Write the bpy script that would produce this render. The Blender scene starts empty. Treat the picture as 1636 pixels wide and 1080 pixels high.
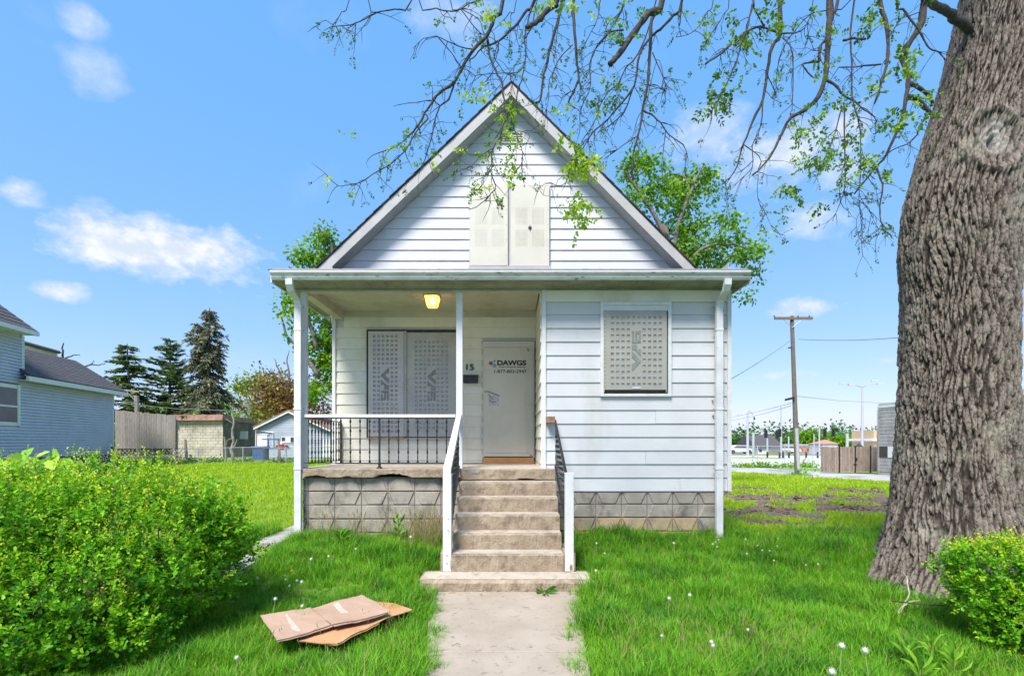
import bpy, math, random
import numpy as np
from mathutils import Vector, Matrix
R = math.radians
random.seed(7); rng = np.random.default_rng(7)
scn = bpy.context.scene; COL = scn.collection

# ------------------------------------------------------------------ camera
CZ = 1.875; FP = 810.0
cam = bpy.data.cameras.new('camera'); cam.sensor_width = 36; cam.lens = FP / 1636 * 36
cam.shift_y = (705 - 540) / 1636; cam.clip_start = .05; cam.clip_end = 3000
camo = bpy.data.objects.new('camera', cam); COL.objects.link(camo)
camo.location = (0, 0, CZ); camo.rotation_euler = (R(90), 0, 0); scn.camera = camo

# ------------------------------------------------------------------ sun and sky
SUN_EL, SUN_AZ = 55.0, 205.0            # high and behind the photographer, through thin cloud
sd = Vector((math.sin(R(SUN_AZ)) * math.cos(R(SUN_EL)), math.cos(R(SUN_AZ)) * math.cos(R(SUN_EL)), math.sin(R(SUN_EL))))
sun = bpy.data.lights.new('sun', 'SUN'); sun.energy = 3.1; sun.angle = R(20); sun.color = (1, .955, .89)
suno = bpy.data.objects.new('sun', sun); COL.objects.link(suno)
suno.rotation_euler = sd.to_track_quat('Z', 'Y').to_euler(); suno.location = (0, -10, 30)
scn.view_settings.view_transform = 'Standard'; scn.view_settings.look = 'None'
scn.view_settings.gamma = 1; scn.view_settings.use_curve_mapping = False
scn.view_settings.exposure = 1.25
scn.render.engine = 'CYCLES'
scn.cycles.max_bounces = 6; scn.cycles.diffuse_bounces = 3; scn.cycles.transparent_max_bounces = 6
scn.cycles.transmission_bounces = 3; scn.cycles.glossy_bounces = 2

world = bpy.data.worlds.new('World'); scn.world = world; world.use_nodes = True
WN = world.node_tree; WN.nodes.clear()
def wn(t, **k):
    n = WN.nodes.new(t)
    for a, b in k.items(): setattr(n, a, b)
    return n
def wm(op, a, b=None, c=None, clamp=False):
    n = wn('ShaderNodeMath', operation=op, use_clamp=clamp)
    for i, v in enumerate((a, b, c)):
        if v is None: continue
        if isinstance(v, (int, float)): n.inputs[i].default_value = v
        else: WN.links.new(v, n.inputs[i])
    return n.outputs[0]
def build_world():
    L = WN.links.new
    sky = wn('ShaderNodeTexSky', sky_type='NISHITA', sun_disc=False, sun_elevation=R(SUN_EL), sun_rotation=R(SUN_AZ), altitude=0, air_density=1.0, dust_density=.6, ozone_density=1.5)
    tint = wn('ShaderNodeMix', data_type='RGBA', blend_type='MULTIPLY'); tint.inputs[0].default_value = 1
    L(sky.outputs[0], tint.inputs[6]); tint.inputs[7].default_value = SKY_TINT
    hz = wn('ShaderNodeMix', data_type='RGBA', blend_type='ADD'); hz.inputs[0].default_value = 1; L(tint.outputs[2], hz.inputs[6]); hz.inputs[7].default_value = SKY_ADD   # constant blue added over the sky colour
    tc = wn('ShaderNodeTexCoord'); sep = wn('ShaderNodeSeparateXYZ'); L(tc.outputs['Generated'], sep.inputs[0])
    X, Y, Z = sep.outputs
    az = wm('ARCTAN2', X, Y); el = wm('ARCSINE', Z)
    cmb = wn('ShaderNodeCombineXYZ'); L(wm('MULTIPLY', az, 1.0), cmb.inputs[0]); L(wm('MULTIPLY', el, 1.5), cmb.inputs[1])
    def noise(scale, detail, off=0.0, rough=.55):
        n = wn('ShaderNodeTexNoise'); n.inputs['Scale'].default_value = scale; n.inputs['Detail'].default_value = detail
        n.inputs['Roughness'].default_value = rough
        ad = wn('ShaderNodeVectorMath', operation='ADD'); L(cmb.outputs[0], ad.inputs[0]); ad.inputs[1].default_value = (off, off * .7, off)
        L(ad.outputs[0], n.inputs['Vector']); return n.outputs[0]
    n1 = noise(9.5, 8, 0, .52); n2 = noise(30, 6, 3.1, .6)
    wob = wm('ADD', wm('MULTIPLY', wm('SUBTRACT', n1, .5), 4.2), wm('MULTIPLY', wm('SUBTRACT', n2, .5), 1.6))
    total = None
    # clouds, each an azimuth/elevation patch with a ragged edge: px, py, half width, half height, strength
    for px, py, w, h, s in CLOUDS:
        a0 = math.atan2(px - 818, FP); e0 = math.atan2(705 - py, math.hypot(FP, px - 818))
        r2 = FP * FP + (px - 818) ** 2
        wa = w * FP / r2; we = h / math.sqrt(r2) * math.cos(e0)
        u = wm('DIVIDE', wm('SUBTRACT', az, a0), wa); v = wm('DIVIDE', wm('SUBTRACT', el, e0), we)
        d = wm('SQRT', wm('ADD', wm('MULTIPLY', u, u), wm('MULTIPLY', v, v)))
        m = wm('MULTIPLY', wm('SMOOTHSTEP', 0, 1, wm('ADD', wm('SUBTRACT', 1.0, d), wm('MULTIPLY', wob, .55))) if False else wm('MULTIPLY', wm('ADD', wm('SUBTRACT', 1.0, d), wm('MULTIPLY', wob, .5)), 1.35, clamp=True), s)
        total = m if total is None else wm('MAXIMUM', total, m)
    # thin cloud all round, outside the patches too
    cir = wm('MULTIPLY', wm('SUBTRACT', noise(3.2, 6, 8.3), .56), 1.6, clamp=True)
    total = wm('MAXIMUM', total, wm('MULTIPLY', cir, .55))
    mix = wn('ShaderNodeMix', data_type='RGBA'); L(total, mix.inputs[0]); L(hz.outputs[2], mix.inputs[6]); shade = wn('ShaderNodeMix', data_type='RGBA'); L(wm('MULTIPLY', wm('SUBTRACT', n2, .42), 4.0, clamp=True), shade.inputs[0]); shade.inputs[6].default_value = (3.1, 3.5, 4.1, 1); shade.inputs[7].default_value = CLOUD_COL; L(shade.outputs[2], mix.inputs[7])
    bg = wn('ShaderNodeBackground'); bg.inputs[1].default_value = SKY_STR; L(mix.outputs[2], bg.inputs[0])
    out = wn('ShaderNodeOutputWorld'); L(bg.outputs[0], out.inputs[0])
SKY_STR = .10; SKY_TINT = (.54, .365, .27, 1); SKY_ADD = (.30, 1.50, 3.5, 1); CLOUD_COL = (4.2, 4.35, 4.6, 1)
CLOUDS = [(245, 398, 190, 58, 1.0), (315, 402, 120, 50, 1.0), (195, 395, 120, 44, 1.0), (262, 392, 80, 40, 1.0), (128, 30, 44, 30, .55), (150, 112, 60, 36, .38), (30, 308, 54, 26, .7), (98, 465, 52, 20, .85),
          (1130, 215, 70, 50, .5), (1240, 245, 140, 54, .85), (1350, 270, 60, 26, .5), (1290, 362, 55, 32, .6), (1290, 490, 75, 20, .75),
          (1250, 600, 50, 10, .5), (740, 25, 90, 40, .35), (1420, 575, 40, 8, .3), (700, 20, 60, 30, .3)]
build_world()

# ------------------------------------------------------------------ node helpers for materials
def new_mat(name):
    m = bpy.data.materials.new(name); m.use_nodes = True
    return m, m.node_tree, m.node_tree.nodes['Principled BSDF']
def nn(nt, t, **k):
    n = nt.nodes.new(t)
    for a, b in k.items(): setattr(n, a, b)
    return n
def coord(nt, stretch=(1, 1, 1)):
    tc = nn(nt, 'ShaderNodeTexCoord'); mp = nn(nt, 'ShaderNodeMapping'); nt.links.new(tc.outputs['Object'], mp.inputs[0])
    mp.inputs['Scale'].default_value = stretch; return mp.outputs[0]
def noise(nt, vec, scale, detail=4, rough=.55, lo=.35, hi=.65):
    n = nn(nt, 'ShaderNodeTexNoise'); n.inputs['Scale'].default_value = scale; n.inputs['Detail'].default_value = detail
    n.inputs['Roughness'].default_value = rough; nt.links.new(vec, n.inputs['Vector'])
    r = nn(nt, 'ShaderNodeMapRange'); r.inputs[1].default_value = lo; r.inputs[2].default_value = hi; nt.links.new(n.outputs[0], r.inputs[0])
    return r.outputs[0]
def mixc(nt, fac, a, b, mode='MIX'):
    n = nn(nt, 'ShaderNodeMix', data_type='RGBA', blend_type=mode)
    for i, v in ((0, fac), (6, a), (7, b)):
        if isinstance(v, (int, float)): n.inputs[i].default_value = v
        elif isinstance(v, tuple): n.inputs[i].default_value = (*v[:3], 1)
        else: nt.links.new(v, n.inputs[i])
    return n.outputs[2]
def bump(nt, p, h, strength=.4, dist=.01):
    b = nn(nt, 'ShaderNodeBump'); b.inputs['Strength'].default_value = strength; b.inputs['Distance'].default_value = dist
    nt.links.new(h, b.inputs['Height']); nt.links.new(b.outputs[0], p.inputs['Normal'])
def mat(name, c1, c2=None, scale=6, rough=.7, metal=0, stretch=(1, 1, 1), c3=None, s3=1.5, f3=(.5, .7), bs=.0, bscale=60, rnd=0, detail=5, lo=.35, hi=.65, st3=(1, 1, 1)):
    m, nt, p = new_mat(name); v = coord(nt, stretch)
    col = mixc(nt, noise(nt, v, scale, detail, lo=lo, hi=hi), c1, c2 or c1)
    if c3: col = mixc(nt, noise(nt, coord(nt, st3), s3, 6, .65, *f3), col, c3)
    if rnd:
        oi = nn(nt, 'ShaderNodeObjectInfo'); r = nn(nt, 'ShaderNodeMapRange'); r.inputs[3].default_value = 1 - rnd; r.inputs[4].default_value = 1 + rnd * .6
        nt.links.new(oi.outputs['Random'], r.inputs[0])
        cb = nn(nt, 'ShaderNodeCombineColor')
        for i in range(3): nt.links.new(r.outputs[0], cb.inputs[i])
        col = mixc(nt, 1.0, col, cb.outputs[0], 'MULTIPLY')
    nt.links.new(col, p.inputs['Base Color'])
    p.inputs['Roughness'].default_value = rough; p.inputs['Metallic'].default_value = metal
    if bs: bump(nt, p, noise(nt, v, bscale, 6, .6, .2, .8), bs)
    return m
def leaf_mat(name, lo, mid, hi, transl=.35, rough=.5):
    """foliage: colour from the per-leaf attribute 'tint' 0..1, light passes through"""
    m, nt, p = new_mat(name); at = nn(nt, 'ShaderNodeAttribute', attribute_name='tint')
    cr = nn(nt, 'ShaderNodeValToRGB'); e = cr.color_ramp.elements
    e[0].position = 0; e[0].color = (*lo, 1); e[1].position = 1; e[1].color = (*hi, 1); x = e.new(.5); x.color = (*mid, 1)
    nt.links.new(at.outputs['Fac'], cr.inputs[0]); nt.links.new(cr.outputs[0], p.inputs['Base Color']); p.inputs['Roughness'].default_value = rough; p.inputs['Specular IOR Level'].default_value = .18
    tr = nn(nt, 'ShaderNodeBsdfTranslucent'); nt.links.new(cr.outputs[0], tr.inputs[0])
    ms = nn(nt, 'ShaderNodeMixShader'); ms.inputs[0].default_value = transl
    nt.links.new(p.outputs[0], ms.inputs[1]); nt.links.new(tr.outputs[0], ms.inputs[2])
    nt.links.new(ms.outputs[0], nt.nodes['Material Output'].inputs[0]); return m

# ------------------------------------------------------------------ objects
ORG = {}
def tag(o, label=None, cat=None, group=None, kind=None):
    if label: o['label'] = label
    if cat: o['category'] = cat
    if group: o['group'] = group
    if kind: o['kind'] = kind
    return o
def thing(name, loc, label, cat, group=None):
    o = bpy.data.objects.new(name, None); COL.objects.link(o); o.location = loc; o.empty_display_size = .1
    ORG[o.name] = Vector(loc); return tag(o, label, cat, group)
def link(o, parent=None):
    COL.objects.link(o)
    if parent is not None:
        o.parent = parent; o.matrix_parent_inverse = Matrix.Translation(-ORG.get(parent.name, Vector((0, 0, 0))))
    return o
def tree_copy(o, parent=None, dz=None):
    c = o.copy(); COL.objects.link(c); c.parent = parent
    for ch in o.children: tree_copy(ch, c)
    return c
def at(px, py, Y): return Vector(((px - 818) / FP * Y, Y, CZ - (py - 705) / FP * Y))
def gr(px, py, z):
    Y = (CZ - z) * FP / (py - 705); return Vector(((px - 818) / FP * Y, Y, z))

class MB:
    def __init__(s): s.v = []; s.f = []
    def add(s, vs, fs):
        o = len(s.v); s.v += [tuple(v) for v in vs]; s.f += [tuple(i + o for i in f) for f in fs]; return s
    def box(s, x0, x1, y0, y1, z0, z1):
        return s.add([(x0, y0, z0), (x1, y0, z0), (x1, y1, z0), (x0, y1, z0), (x0, y0, z1), (x1, y0, z1), (x1, y1, z1), (x0, y1, z1)],
                     [(0, 3, 2, 1), (4, 5, 6, 7), (0, 1, 5, 4), (1, 2, 6, 5), (2, 3, 7, 6), (3, 0, 4, 7)])
    def hexa(s, b, t):   # bottom quad, top quad, same winding (counter-clockwise seen from above)
        return s.add(list(b) + list(t), [(0, 3, 2, 1), (4, 5, 6, 7), (0, 1, 5, 4), (1, 2, 6, 5), (2, 3, 7, 6), (3, 0, 4, 7)])
    def prism(s, poly, y0, y1):   # polygon of (x, z), extruded along y
        n = len(poly)
        return s.add([(x, y0, z) for x, z in poly] + [(x, y1, z) for x, z in poly],
                     [tuple(range(n)), tuple(range(2 * n - 1, n - 1, -1))] + [(i, i + n, (i + 1) % n + n, (i + 1) % n) for i in range(n)])
    def prism_x(s, poly, x0, x1):   # polygon of (y, z), extruded along x
        n = len(poly)
        return s.add([(x0, y, z) for y, z in poly] + [(x1, y, z) for y, z in poly],
                     [tuple(range(n)), tuple(range(2 * n - 1, n - 1, -1))] + [(i, i + n, (i + 1) % n + n, (i + 1) % n) for i in range(n)])
    def tube(s, pts, r, n=6, caps=True, rot=0, twist=0):
        pts = [Vector(p) for p in pts]; rs = r if isinstance(r, (list, tuple)) else [r] * len(pts); o = len(s.v); up = None
        for i, p in enumerate(pts):
            t = (pts[min(i + 1, len(pts) - 1)] - pts[max(i - 1, 0)])
            t = t.normalized() if t.length > 1e-9 else Vector((0, 0, 1))
            if up is None: up = Vector((0, 1, 0)) if abs(t.z) > .9 else Vector((0, 0, 1))
            a = up.cross(t); a = a.normalized() if a.length > 1e-6 else Vector((1, 0, 0)); b = t.cross(a); up = b
            for k in range(n):
                an = 2 * math.pi * k / n + rot + twist * i; s.v.append(tuple(p + (a * math.cos(an) + b * math.sin(an)) * rs[i]))
        for i in range(len(pts) - 1):
            for k in range(n):
                k2 = (k + 1) % n; s.f.append((o + i * n + k, o + i * n + k2, o + (i + 1) * n + k2, o + (i + 1) * n + k))
        if caps: s.f.append(tuple(o + k for k in range(n))[::-1]); s.f.append(tuple(o + (len(pts) - 1) * n + k for k in range(n)))
        return s
    def lathe(s, c, prof, n=12):   # prof: (radius, z)
        o = len(s.v); c = Vector(c)
        for r, z in prof:
            for k in range(n): an = 2 * math.pi * k / n; s.v.append((c.x + r * math.cos(an), c.y + r * math.sin(an), c.z + z))
        for i in range(len(prof) - 1):
            for k in range(n):
                k2 = (k + 1) % n; s.f.append((o + i * n + k, o + i * n + k2, o + (i + 1) * n + k2, o + (i + 1) * n + k))
        s.f.append(tuple(o + k for k in range(n))[::-1]); s.f.append(tuple(o + (len(prof) - 1) * n + k for k in range(n))); return s
    def build(s, name, m, parent=None, label=None, cat=None, group=None, kind=None, smooth=False, bevel=0, loc=None):
        me = bpy.data.meshes.new(name); me.from_pydata(s.v, [], s.f); me.materials.append(m)
        if smooth: me.polygons.foreach_set('use_smooth', [True] * len(me.polygons))
        me.update(); o = bpy.data.objects.new(name, me); link(o, parent)
        if loc is not None: o.location = loc
        if bevel:
            b = o.modifiers.new('b', 'BEVEL'); b.width = bevel; b.segments = 2; b.limit_method = 'ANGLE'; b.angle_limit = R(40)
        return tag(o, label, cat, group, kind)
def np_mesh(name, V, F, m, parent=None, smooth=False, attrs=None, **tg):
    """V (n,3), F (k, m) faces of one size"""
    me = bpy.data.meshes.new(name); V = np.asarray(V, np.float32); F = np.asarray(F, np.int32); k, c = F.shape
    me.vertices.add(len(V)); me.vertices.foreach_set('co', V.ravel()); me.loops.add(k * c); me.loops.foreach_set('vertex_index', F.ravel())
    me.polygons.add(k); me.polygons.foreach_set('loop_start', np.arange(0, k * c, c, dtype=np.int32))
    if smooth: me.polygons.foreach_set('use_smooth', np.ones(k, bool))
    me.materials.append(m)
    for a, d in (attrs or {}).items():
        t = me.attributes.new(a, 'FLOAT', 'POINT'); t.data.foreach_set('value', np.asarray(d, np.float32))
    me.update(calc_edges=True); me.validate(); o = bpy.data.objects.new(name, me); link(o, parent); return tag(o, **tg)
def unit(a): return a / np.maximum(np.linalg.norm(a, axis=-1, keepdims=True), 1e-9)
OVAL = (np.array([(0, 0, 0), (.3, .42, .06), (.68, .5, .04), (1, 0, -.08), (.68, -.5, .04), (.3, -.42, .06)], float), np.array([(0, 1, 2, 3), (0, 3, 4, 5)]))
QUADL = (np.array([(0, 0, 0), (.5, .5, .05), (1, 0, -.1), (.5, -.5, .05)], float), np.array([(0, 1, 2, 3)]))
def leaf_arrays(P, D, Lg, Wd, tint, shape=OVAL, nrm=None):
    """leaves at P pointing along D, length Lg, width Wd"""
    n = len(P); D = unit(D)
    N = unit(rng.normal(size=(n, 3)) + (np.array([0, 0, 1.2]) if nrm is None else nrm * 1.5))
    S = unit(np.cross(D, N)); N = np.cross(S, D); T, F = shape; k = len(T)
    V = P[:, None] + D[:, None] * (T[None, :, 0:1] * Lg[:, None, None]) + S[:, None] * (T[None, :, 1:2] * Wd[:, None, None]) + N[:, None] * (T[None, :, 2:3] * Lg[:, None, None])
    FF = (F[None] + (np.arange(n) * k)[:, None, None]).reshape(-1, F.shape[1])
    return V.reshape(-1, 3), FF, np.repeat(tint, k)
def hgt(x, y):
    """ground height"""
    x = np.asarray(x, float); y = np.asarray(y, float)
    sm = lambda a, b, t: (lambda u: u * u * (3 - 2 * u))(np.clip((t - a) / (b - a), 0, 1))
    g = .08 + .31 * sm(5.2, 7.6, y)
    w = sm(-3, 3, x)
    far = (1 - w) * .02 * np.clip(y - 8, 0, 18) + w * (-.0235 * np.clip(y - 8, 0, 24))
    g = g + far + .02 * np.sin(x * 1.7 + 1.3 * np.sin(y * .9)) * sm(3.0, 4, np.abs(x) * 1.4)
    # the front walk lies in a shallow cut
    w = (1 - sm(.85, 1.15, np.abs(x + .06))) * (1 - sm(6.3, 6.8, y)); return g * (1 - w) + .05 * w
# ------------------------------------------------------------------ materials
M = {}
M['siding'] = mat('painted_siding', (.52, .53, .55), (.59, .595, .60), 1.2, .5, c3=(.42, .41, .37), s3=1.3, f3=(.53, .85), rnd=.04, st3=(1, 1, .35), bs=.04, bscale=12)
M['porch_siding'] = mat('beige_siding', (.66, .63, .53), (.72, .70, .61), 1.4, .55, c3=(.47, .42, .28), s3=1.3, f3=(.52, .85), rnd=.05, st3=(1, 1, .5), bs=.04, bscale=12)  # beiger, yellower copy of the siding for porch walls and friezes
M['white'] = mat('white_paint', (.68, .68, .69), (.60, .60, .59), 9, .5, c3=(.5, .47, .42), s3=14, f3=(.66, .74))
M['white_post'] = mat('white_post_paint', (.66, .665, .69), (.56, .56, .57), 5, .5, c3=(.30, .25, .20), s3=13, f3=(.66, .72), bs=.12, bscale=25)
M['rake'] = mat('gray_white_rake', (.36, .35, .345), (.42, .41, .40), 3, .5, c3=(.24, .225, .21), s3=9, f3=(.64, .74))
M['gutter'] = mat('dirty_gutter', (.60, .60, .59), (.48, .48, .45), 4, .45, c3=(.10, .10, .075), s3=7, f3=(.58, .68), st3=(1, 1, 5))
M['soffit'] = mat('stained_shaded_soffit', (.20, .19, .145), (.30, .285, .22), 3, .7, c3=(.12, .12, .08), s3=5, f3=(.56, .72), st3=(1, 4, 1))  # dirty tan, its colour darkened further for the shade under the eave
M['ceiling'] = mat('porch_ceiling_paint', (.47, .43, .35), (.54, .51, .43), 2, .7, c3=(.33, .27, .17), s3=1.4, f3=(.5, .8), bs=.1, bscale=30)
M['shingle'] = mat('asphalt_shingle', (.035, .035, .038), (.075, .072, .075), 25, .9, bs=.5, bscale=90, stretch=(1, 1, 3))
M['steel'] = mat('cream_steel', (.53, .505, .415), (.58, .555, .465), 1.6, .45, c3=(.49, .465, .38), s3=1.2, f3=(.5, .7), bs=.04, bscale=5)
M['steel_grey'] = mat('grey_steel_screen', (.37, .37, .36), (.43, .43, .41), 3, .42, c3=(.31, .30, .27), s3=1.3, f3=(.5, .7))
M['steel_pale'] = mat('pale_steel_screen', (.45, .43, .44), (.50, .48, .46), 3, .42, c3=(.42, .40, .33), s3=2.3, f3=(.55, .62))
M['steel_warm'] = mat('warm_steel_screen', (.33, .315, .27), (.37, .355, .315), 3, .42)
M['backing'] = mat('dark_backing', (.26, .26, .25), (.36, .36, .36), 14, .35, c3=(.38, .38, .42), s3=4)
M['rust'] = mat('rusty_edge', (.23, .13, .07), (.42, .36, .28), 22, .8)
M['dark'] = mat('dark_gap', (.03, .028, .024), (.06, .05, .04), 10, .8)
M['logo'] = mat('grey_logo_print', (.17, .18, .17), (.24, .25, .24), 12, .5)
M['ink'] = mat('black_ink', (.02, .02, .022), None, 5, .5)
M['red'] = mat('red_print', (.45, .03, .03), None, 5, .5); M['bluep'] = mat('blue_print', (.05, .35, .62), None, 5, .5); M['greenp'] = mat('green_print', (.12, .35, .08), None, 5, .5)
M['iron'] = mat('black_iron', (.018, .018, .02), (.04, .038, .04), 30, .45, metal=.3)
M['concrete'] = mat('worn_concrete', (.40, .34, .27), (.47, .41, .335), 5, .9, c3=(.22, .175, .13), s3=7, f3=(.54, .72), bs=.6, bscale=45)
M['riser'] = mat('stained_concrete', (.28, .215, .145), (.37, .295, .21), 5, .9, c3=(.14, .105, .075), s3=8, f3=(.48, .72), bs=.8, bscale=40)
M['walk'] = mat('walk_concrete', (.32, .265, .205), (.38, .32, .255), 3, .9, c3=(.21, .175, .14), s3=16, f3=(.58, .68), bs=.5, bscale=70)
M['oldwalk'] = mat('grey_walk', (.30, .28, .27), (.38, .36, .35), 6, .9, bs=.5, bscale=50)
M['block'] = mat('concrete_block', (.30, .27, .225), (.38, .345, .295), 6, .95, c3=(.14, .13, .11), s3=2.6, f3=(.52, .68), bs=.7, bscale=70, rnd=.10)
M['block_tan'] = mat('tan_stained_block', (.40, .29, .165), (.48, .37, .23), 6, .95, c3=(.27, .225, .165), s3=2.4, f3=(.5, .68), bs=.7, bscale=70, rnd=.08)
M['mortar'] = mat('mortar', (.13, .105, .08), (.24, .20, .155), 20, .95)
M['wood'] = mat('bare_wood', (.42, .19, .07), (.55, .29, .12), 7, .7, stretch=(1, 1, 8))
M['oldwood'] = mat('brown_wood_block', (.20, .10, .05), (.30, .18, .11), 18, .8)
M['greywood'] = mat('weathered_grey_wood', (.19, .17, .145), (.32, .285, .25), 9, .9, stretch=(6, 6, .6), c3=(.12, .105, .09), s3=3, f3=(.55, .7), st3=(5, 5, .6), rnd=.18)
M['polewood'] = mat('dark_pole_wood', (.10, .078, .06), (.19, .155, .12), 9, .9, stretch=(6, 6, .6))
M['brownwood'] = mat('weathered_brown_wood', (.20, .15, .12), (.34, .27, .22), 9, .9, stretch=(5, 5, .5), c3=(.08, .06, .05), s3=2, f3=(.55, .7), st3=(4, 4, .6), rnd=.2)
M['card'] = mat('cardboard', (.36, .235, .165), (.41, .28, .20), 3, .85, bs=.1, bscale=9); M['card2'] = mat('orange_cardboard', (.46, .24, .11), (.50, .28, .14), 3, .85)
M['tape'] = mat('tape', (.50, .37, .29), (.62, .50, .42), 30, .3)
# ================================================================== the white house
F, B = 7.79, 9.46; SF, SB = FP / F, FP / B
zf = lambda py: CZ + (705 - py) / SF; zb = lambda py: CZ + (705 - py) / SB
xf = lambda px: (px - 818) / SF; xb = lambda px: (px - 818) / SB
house = thing('house', (0, 12, .4), 'white sided gabled house with boarded windows and a concrete stoop', 'house')
XL, XR, XBUMP = -3.28, 3.355, .455
def course(name, xb0, xb1, xt0, xt1, z0, z1, Y, m, out=-1):
    """one lapped siding course facing -y: the bottom edge stands proud"""
    b = MB(); e = .0015
    if xb1 - xb0 > 2.6 and xt1 - xt0 > 2.2 and random.random() < .6:      # two lengths of siding lapped at a joint
        s = random.uniform(max(xb0, xt0) + .5, min(xb1, xt1) - .5); dz = random.uniform(-.002, .002)
        course(name, xb0, s - .0015, xt0, s - .0015, z0 + dz, z1 + dz, Y, m); course(name, s + .0015, xb1, s + .0015, xt1, z0 - dz, z1 - dz, Y - .0015, m); return
    b.hexa([(xb0, Y - .021, z0 + e), (xb1, Y - .021, z0 + e), (xb1, Y, z0 + e), (xb0, Y, z0 + e)],
           [(xt0, Y - .004, z1), (xt1, Y - .004, z1), (xt1, Y, z1), (xt0, Y, z1)])
    return b.build(name, m, house)
def course_side(X, y0, y1, z0, z1, sgn, m):
    b = MB(); a, c = X + sgn * .021, X + sgn * .004
    lo, hi = min, max
    b.hexa([(min(X, a), y0, z0 + .0015), (max(X, a), y0, z0 + .0015), (max(X, a), y1, z0 + .0015), (min(X, a), y1, z0 + .0015)],
           [(min(X, c), y0, z1), (max(X, c), y0, z1), (max(X, c), y1, z1), (min(X, c), y1, z1)])
    return b.build('siding_plank', m, house)
# --- carcass walls
BK = 18.6
wl = MB()
wl.box(XBUMP, XR - .02, F + .03, B + .05, 1.09, 4.25)      # front room
wl.box(-3.33, 3.33, B + .021, BK, .9, 4.95)                 # main body
wl.build('wall', M['siding'], house)
AX, AZ = -.01, 8.38; LE, RE = (-3.507, 5.04), (3.39, 4.95)   # roof line: apex, left and right eave at the rake plane
TH = .255                                                    # roof build-up, measured upright
RY = B - .30
gab = MB().prism([(-3.30, 4.95), (3.25, 4.95), (AX, AZ - TH - .02)], B + .02, BK); gab.build('gable_wall', M['siding'], house)
# --- gable courses
def edge_x(z, side):   # inner line of the rake soffit
    ex, ez = LE if side < 0 else RE
    t = (AZ - TH - z) / (AZ - ez); return AX + (ex - AX) * t
rows = [416.5 - 17.05 * i for i in range(14)] + [182]
rows = [434.5] + rows
for i in range(len(rows) - 1):
    z0, z1 = zb(rows[i]), zb(rows[i + 1])
    if i == len(rows) - 2: z1 = min(z1, AZ - TH - .03)
    l0, r0, l1, r1 = edge_x(z0, -1), edge_x(z0, 1), edge_x(z1, -1), edge_x(z1, 1)
    l0, l1 = max(l0, -3.33), max(l1, -3.33); r0, r1 = min(r0, 3.33), min(r1, 3.33)
    wx0, wx1 = xb(750), xb(879)
    if rows[i + 1] > 296 - 8:
        course('siding_plank', l0, wx0, l1, wx0, z0, z1, B + .018, M['siding']); course('siding_plank', wx1, r0, wx1, r1, z0, z1, B + .018, M['siding'])
    else: course('siding_plank', l0, r0, l1, r1, z0, z1, B + .018, M['siding'])
z0 = zb(182)
MB().hexa([(edge_x(z0, -1), B, z0), (edge_x(z0, 1), B, z0), (edge_x(z0, 1), B + .018, z0), (edge_x(z0, -1), B + .018, z0)],
          [(AX - .02, B + .012, AZ - TH - .02), (AX + .02, B + .012, AZ - TH - .02), (AX + .02, B + .018, AZ - TH - .02), (AX - .02, B + .018, AZ - TH - .02)]).build('siding_plank', M['siding'], house)
# --- main roof, rake boards, soffits
def slope(side, zoff0, zoff1, y0, y1, name, m, ext=0.0, apex_x=None):
    ex, ez = LE if side < 0 else RE
    dx, dz = ex - AX, ez - AZ; ex, ez = ex + dx * ext, ez + dz * ext
    a = [(AX, AZ + zoff0), (ex, ez + zoff0), (ex, ez + zoff1), (AX, AZ + zoff1)]
    if side > 0: a = a[::-1]
    return MB().prism(a, y0, y1).build(name, m, house)
for s in (-1, 1):
    slope(s, -.035, -TH + .005, RY, RY + .03, 'rake_board', M['rake'])
    slope(s, -TH, -TH + .012, RY + .03, B - .002, 'rake_soffit', M['rake'])
    slope(s, -.03, -.012, RY - .015, BK + .3, 'roof_deck', M['dark'], .004)
    # shingle courses on the slope
    ex, ez = LE if s < 0 else RE; n = 24
    for i in range(n):
        t0, t1 = i / n, (i + 1.12) / n
        p = [(AX + (ex - AX) * t0, AZ + (ez - AZ) * t0 - .012), (AX + (ex - AX) * t1, AZ + (ez - AZ) * t1 + .012)]
        y00 = RY - .022 - random.random() * .012
        poly = [(p[0][0], p[0][1]), (p[1][0], p[1][1] - .018), (p[1][0], p[1][1]), (p[0][0], p[0][1] + .006)]
        if s > 0: poly = poly[::-1]
        MB().prism(poly, y00, BK + .32).build('shingle_course', M['shingle'], house)
    # boxed eave end
    d = s
    MB().prism([(ex - d * .03, ez - TH - .03), (ex + d * .012, ez - TH + .06), (ex + d * .004, ez - .04), (ex - d * .26, ez + .0), (ex - d * .26, ez - TH - .03)][::(1 if s < 0 else -1)], RY + .002, RY + .028).build('eave_return', M['rake'], house)
    MB().box(min(ex, ex - d * .2), max(ex, ex - d * .2), RY + .03, BK, ez - TH - .04, ez - TH + .01).build('eave_soffit', M['rake'], house)
    MB().box(min(ex, ex + d * .02), max(ex, ex + d * .02), RY + .03, BK, ez - TH - .05, ez - .03).build('eave_fascia', M['rake'], house)
MB().prism([(AX - .016, AZ - TH), (AX + .016, AZ - TH), (AX + .016, AZ - .05), (AX - .016, AZ - .05)], RY - .006, RY).build('rake_joint_cover', M['rust'], house)
# --- attic vent
v = MB().box(xb(797), xb(838), B - .012, B - .001, zb(229), zb(212)); vent = v.build('attic_vent', M['white'], house)
for k in range(4):
    for (a, c) in ((800, 815), (820, 835)):
        MB().box(xb(a), xb(c), B - .018, B - .0125, zb(227 - k * 3.6), zb(226 - k * 3.6)).build('dark_slot', M['dark'], vent)  # dark bars laid on the vent face, one per slot
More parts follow.
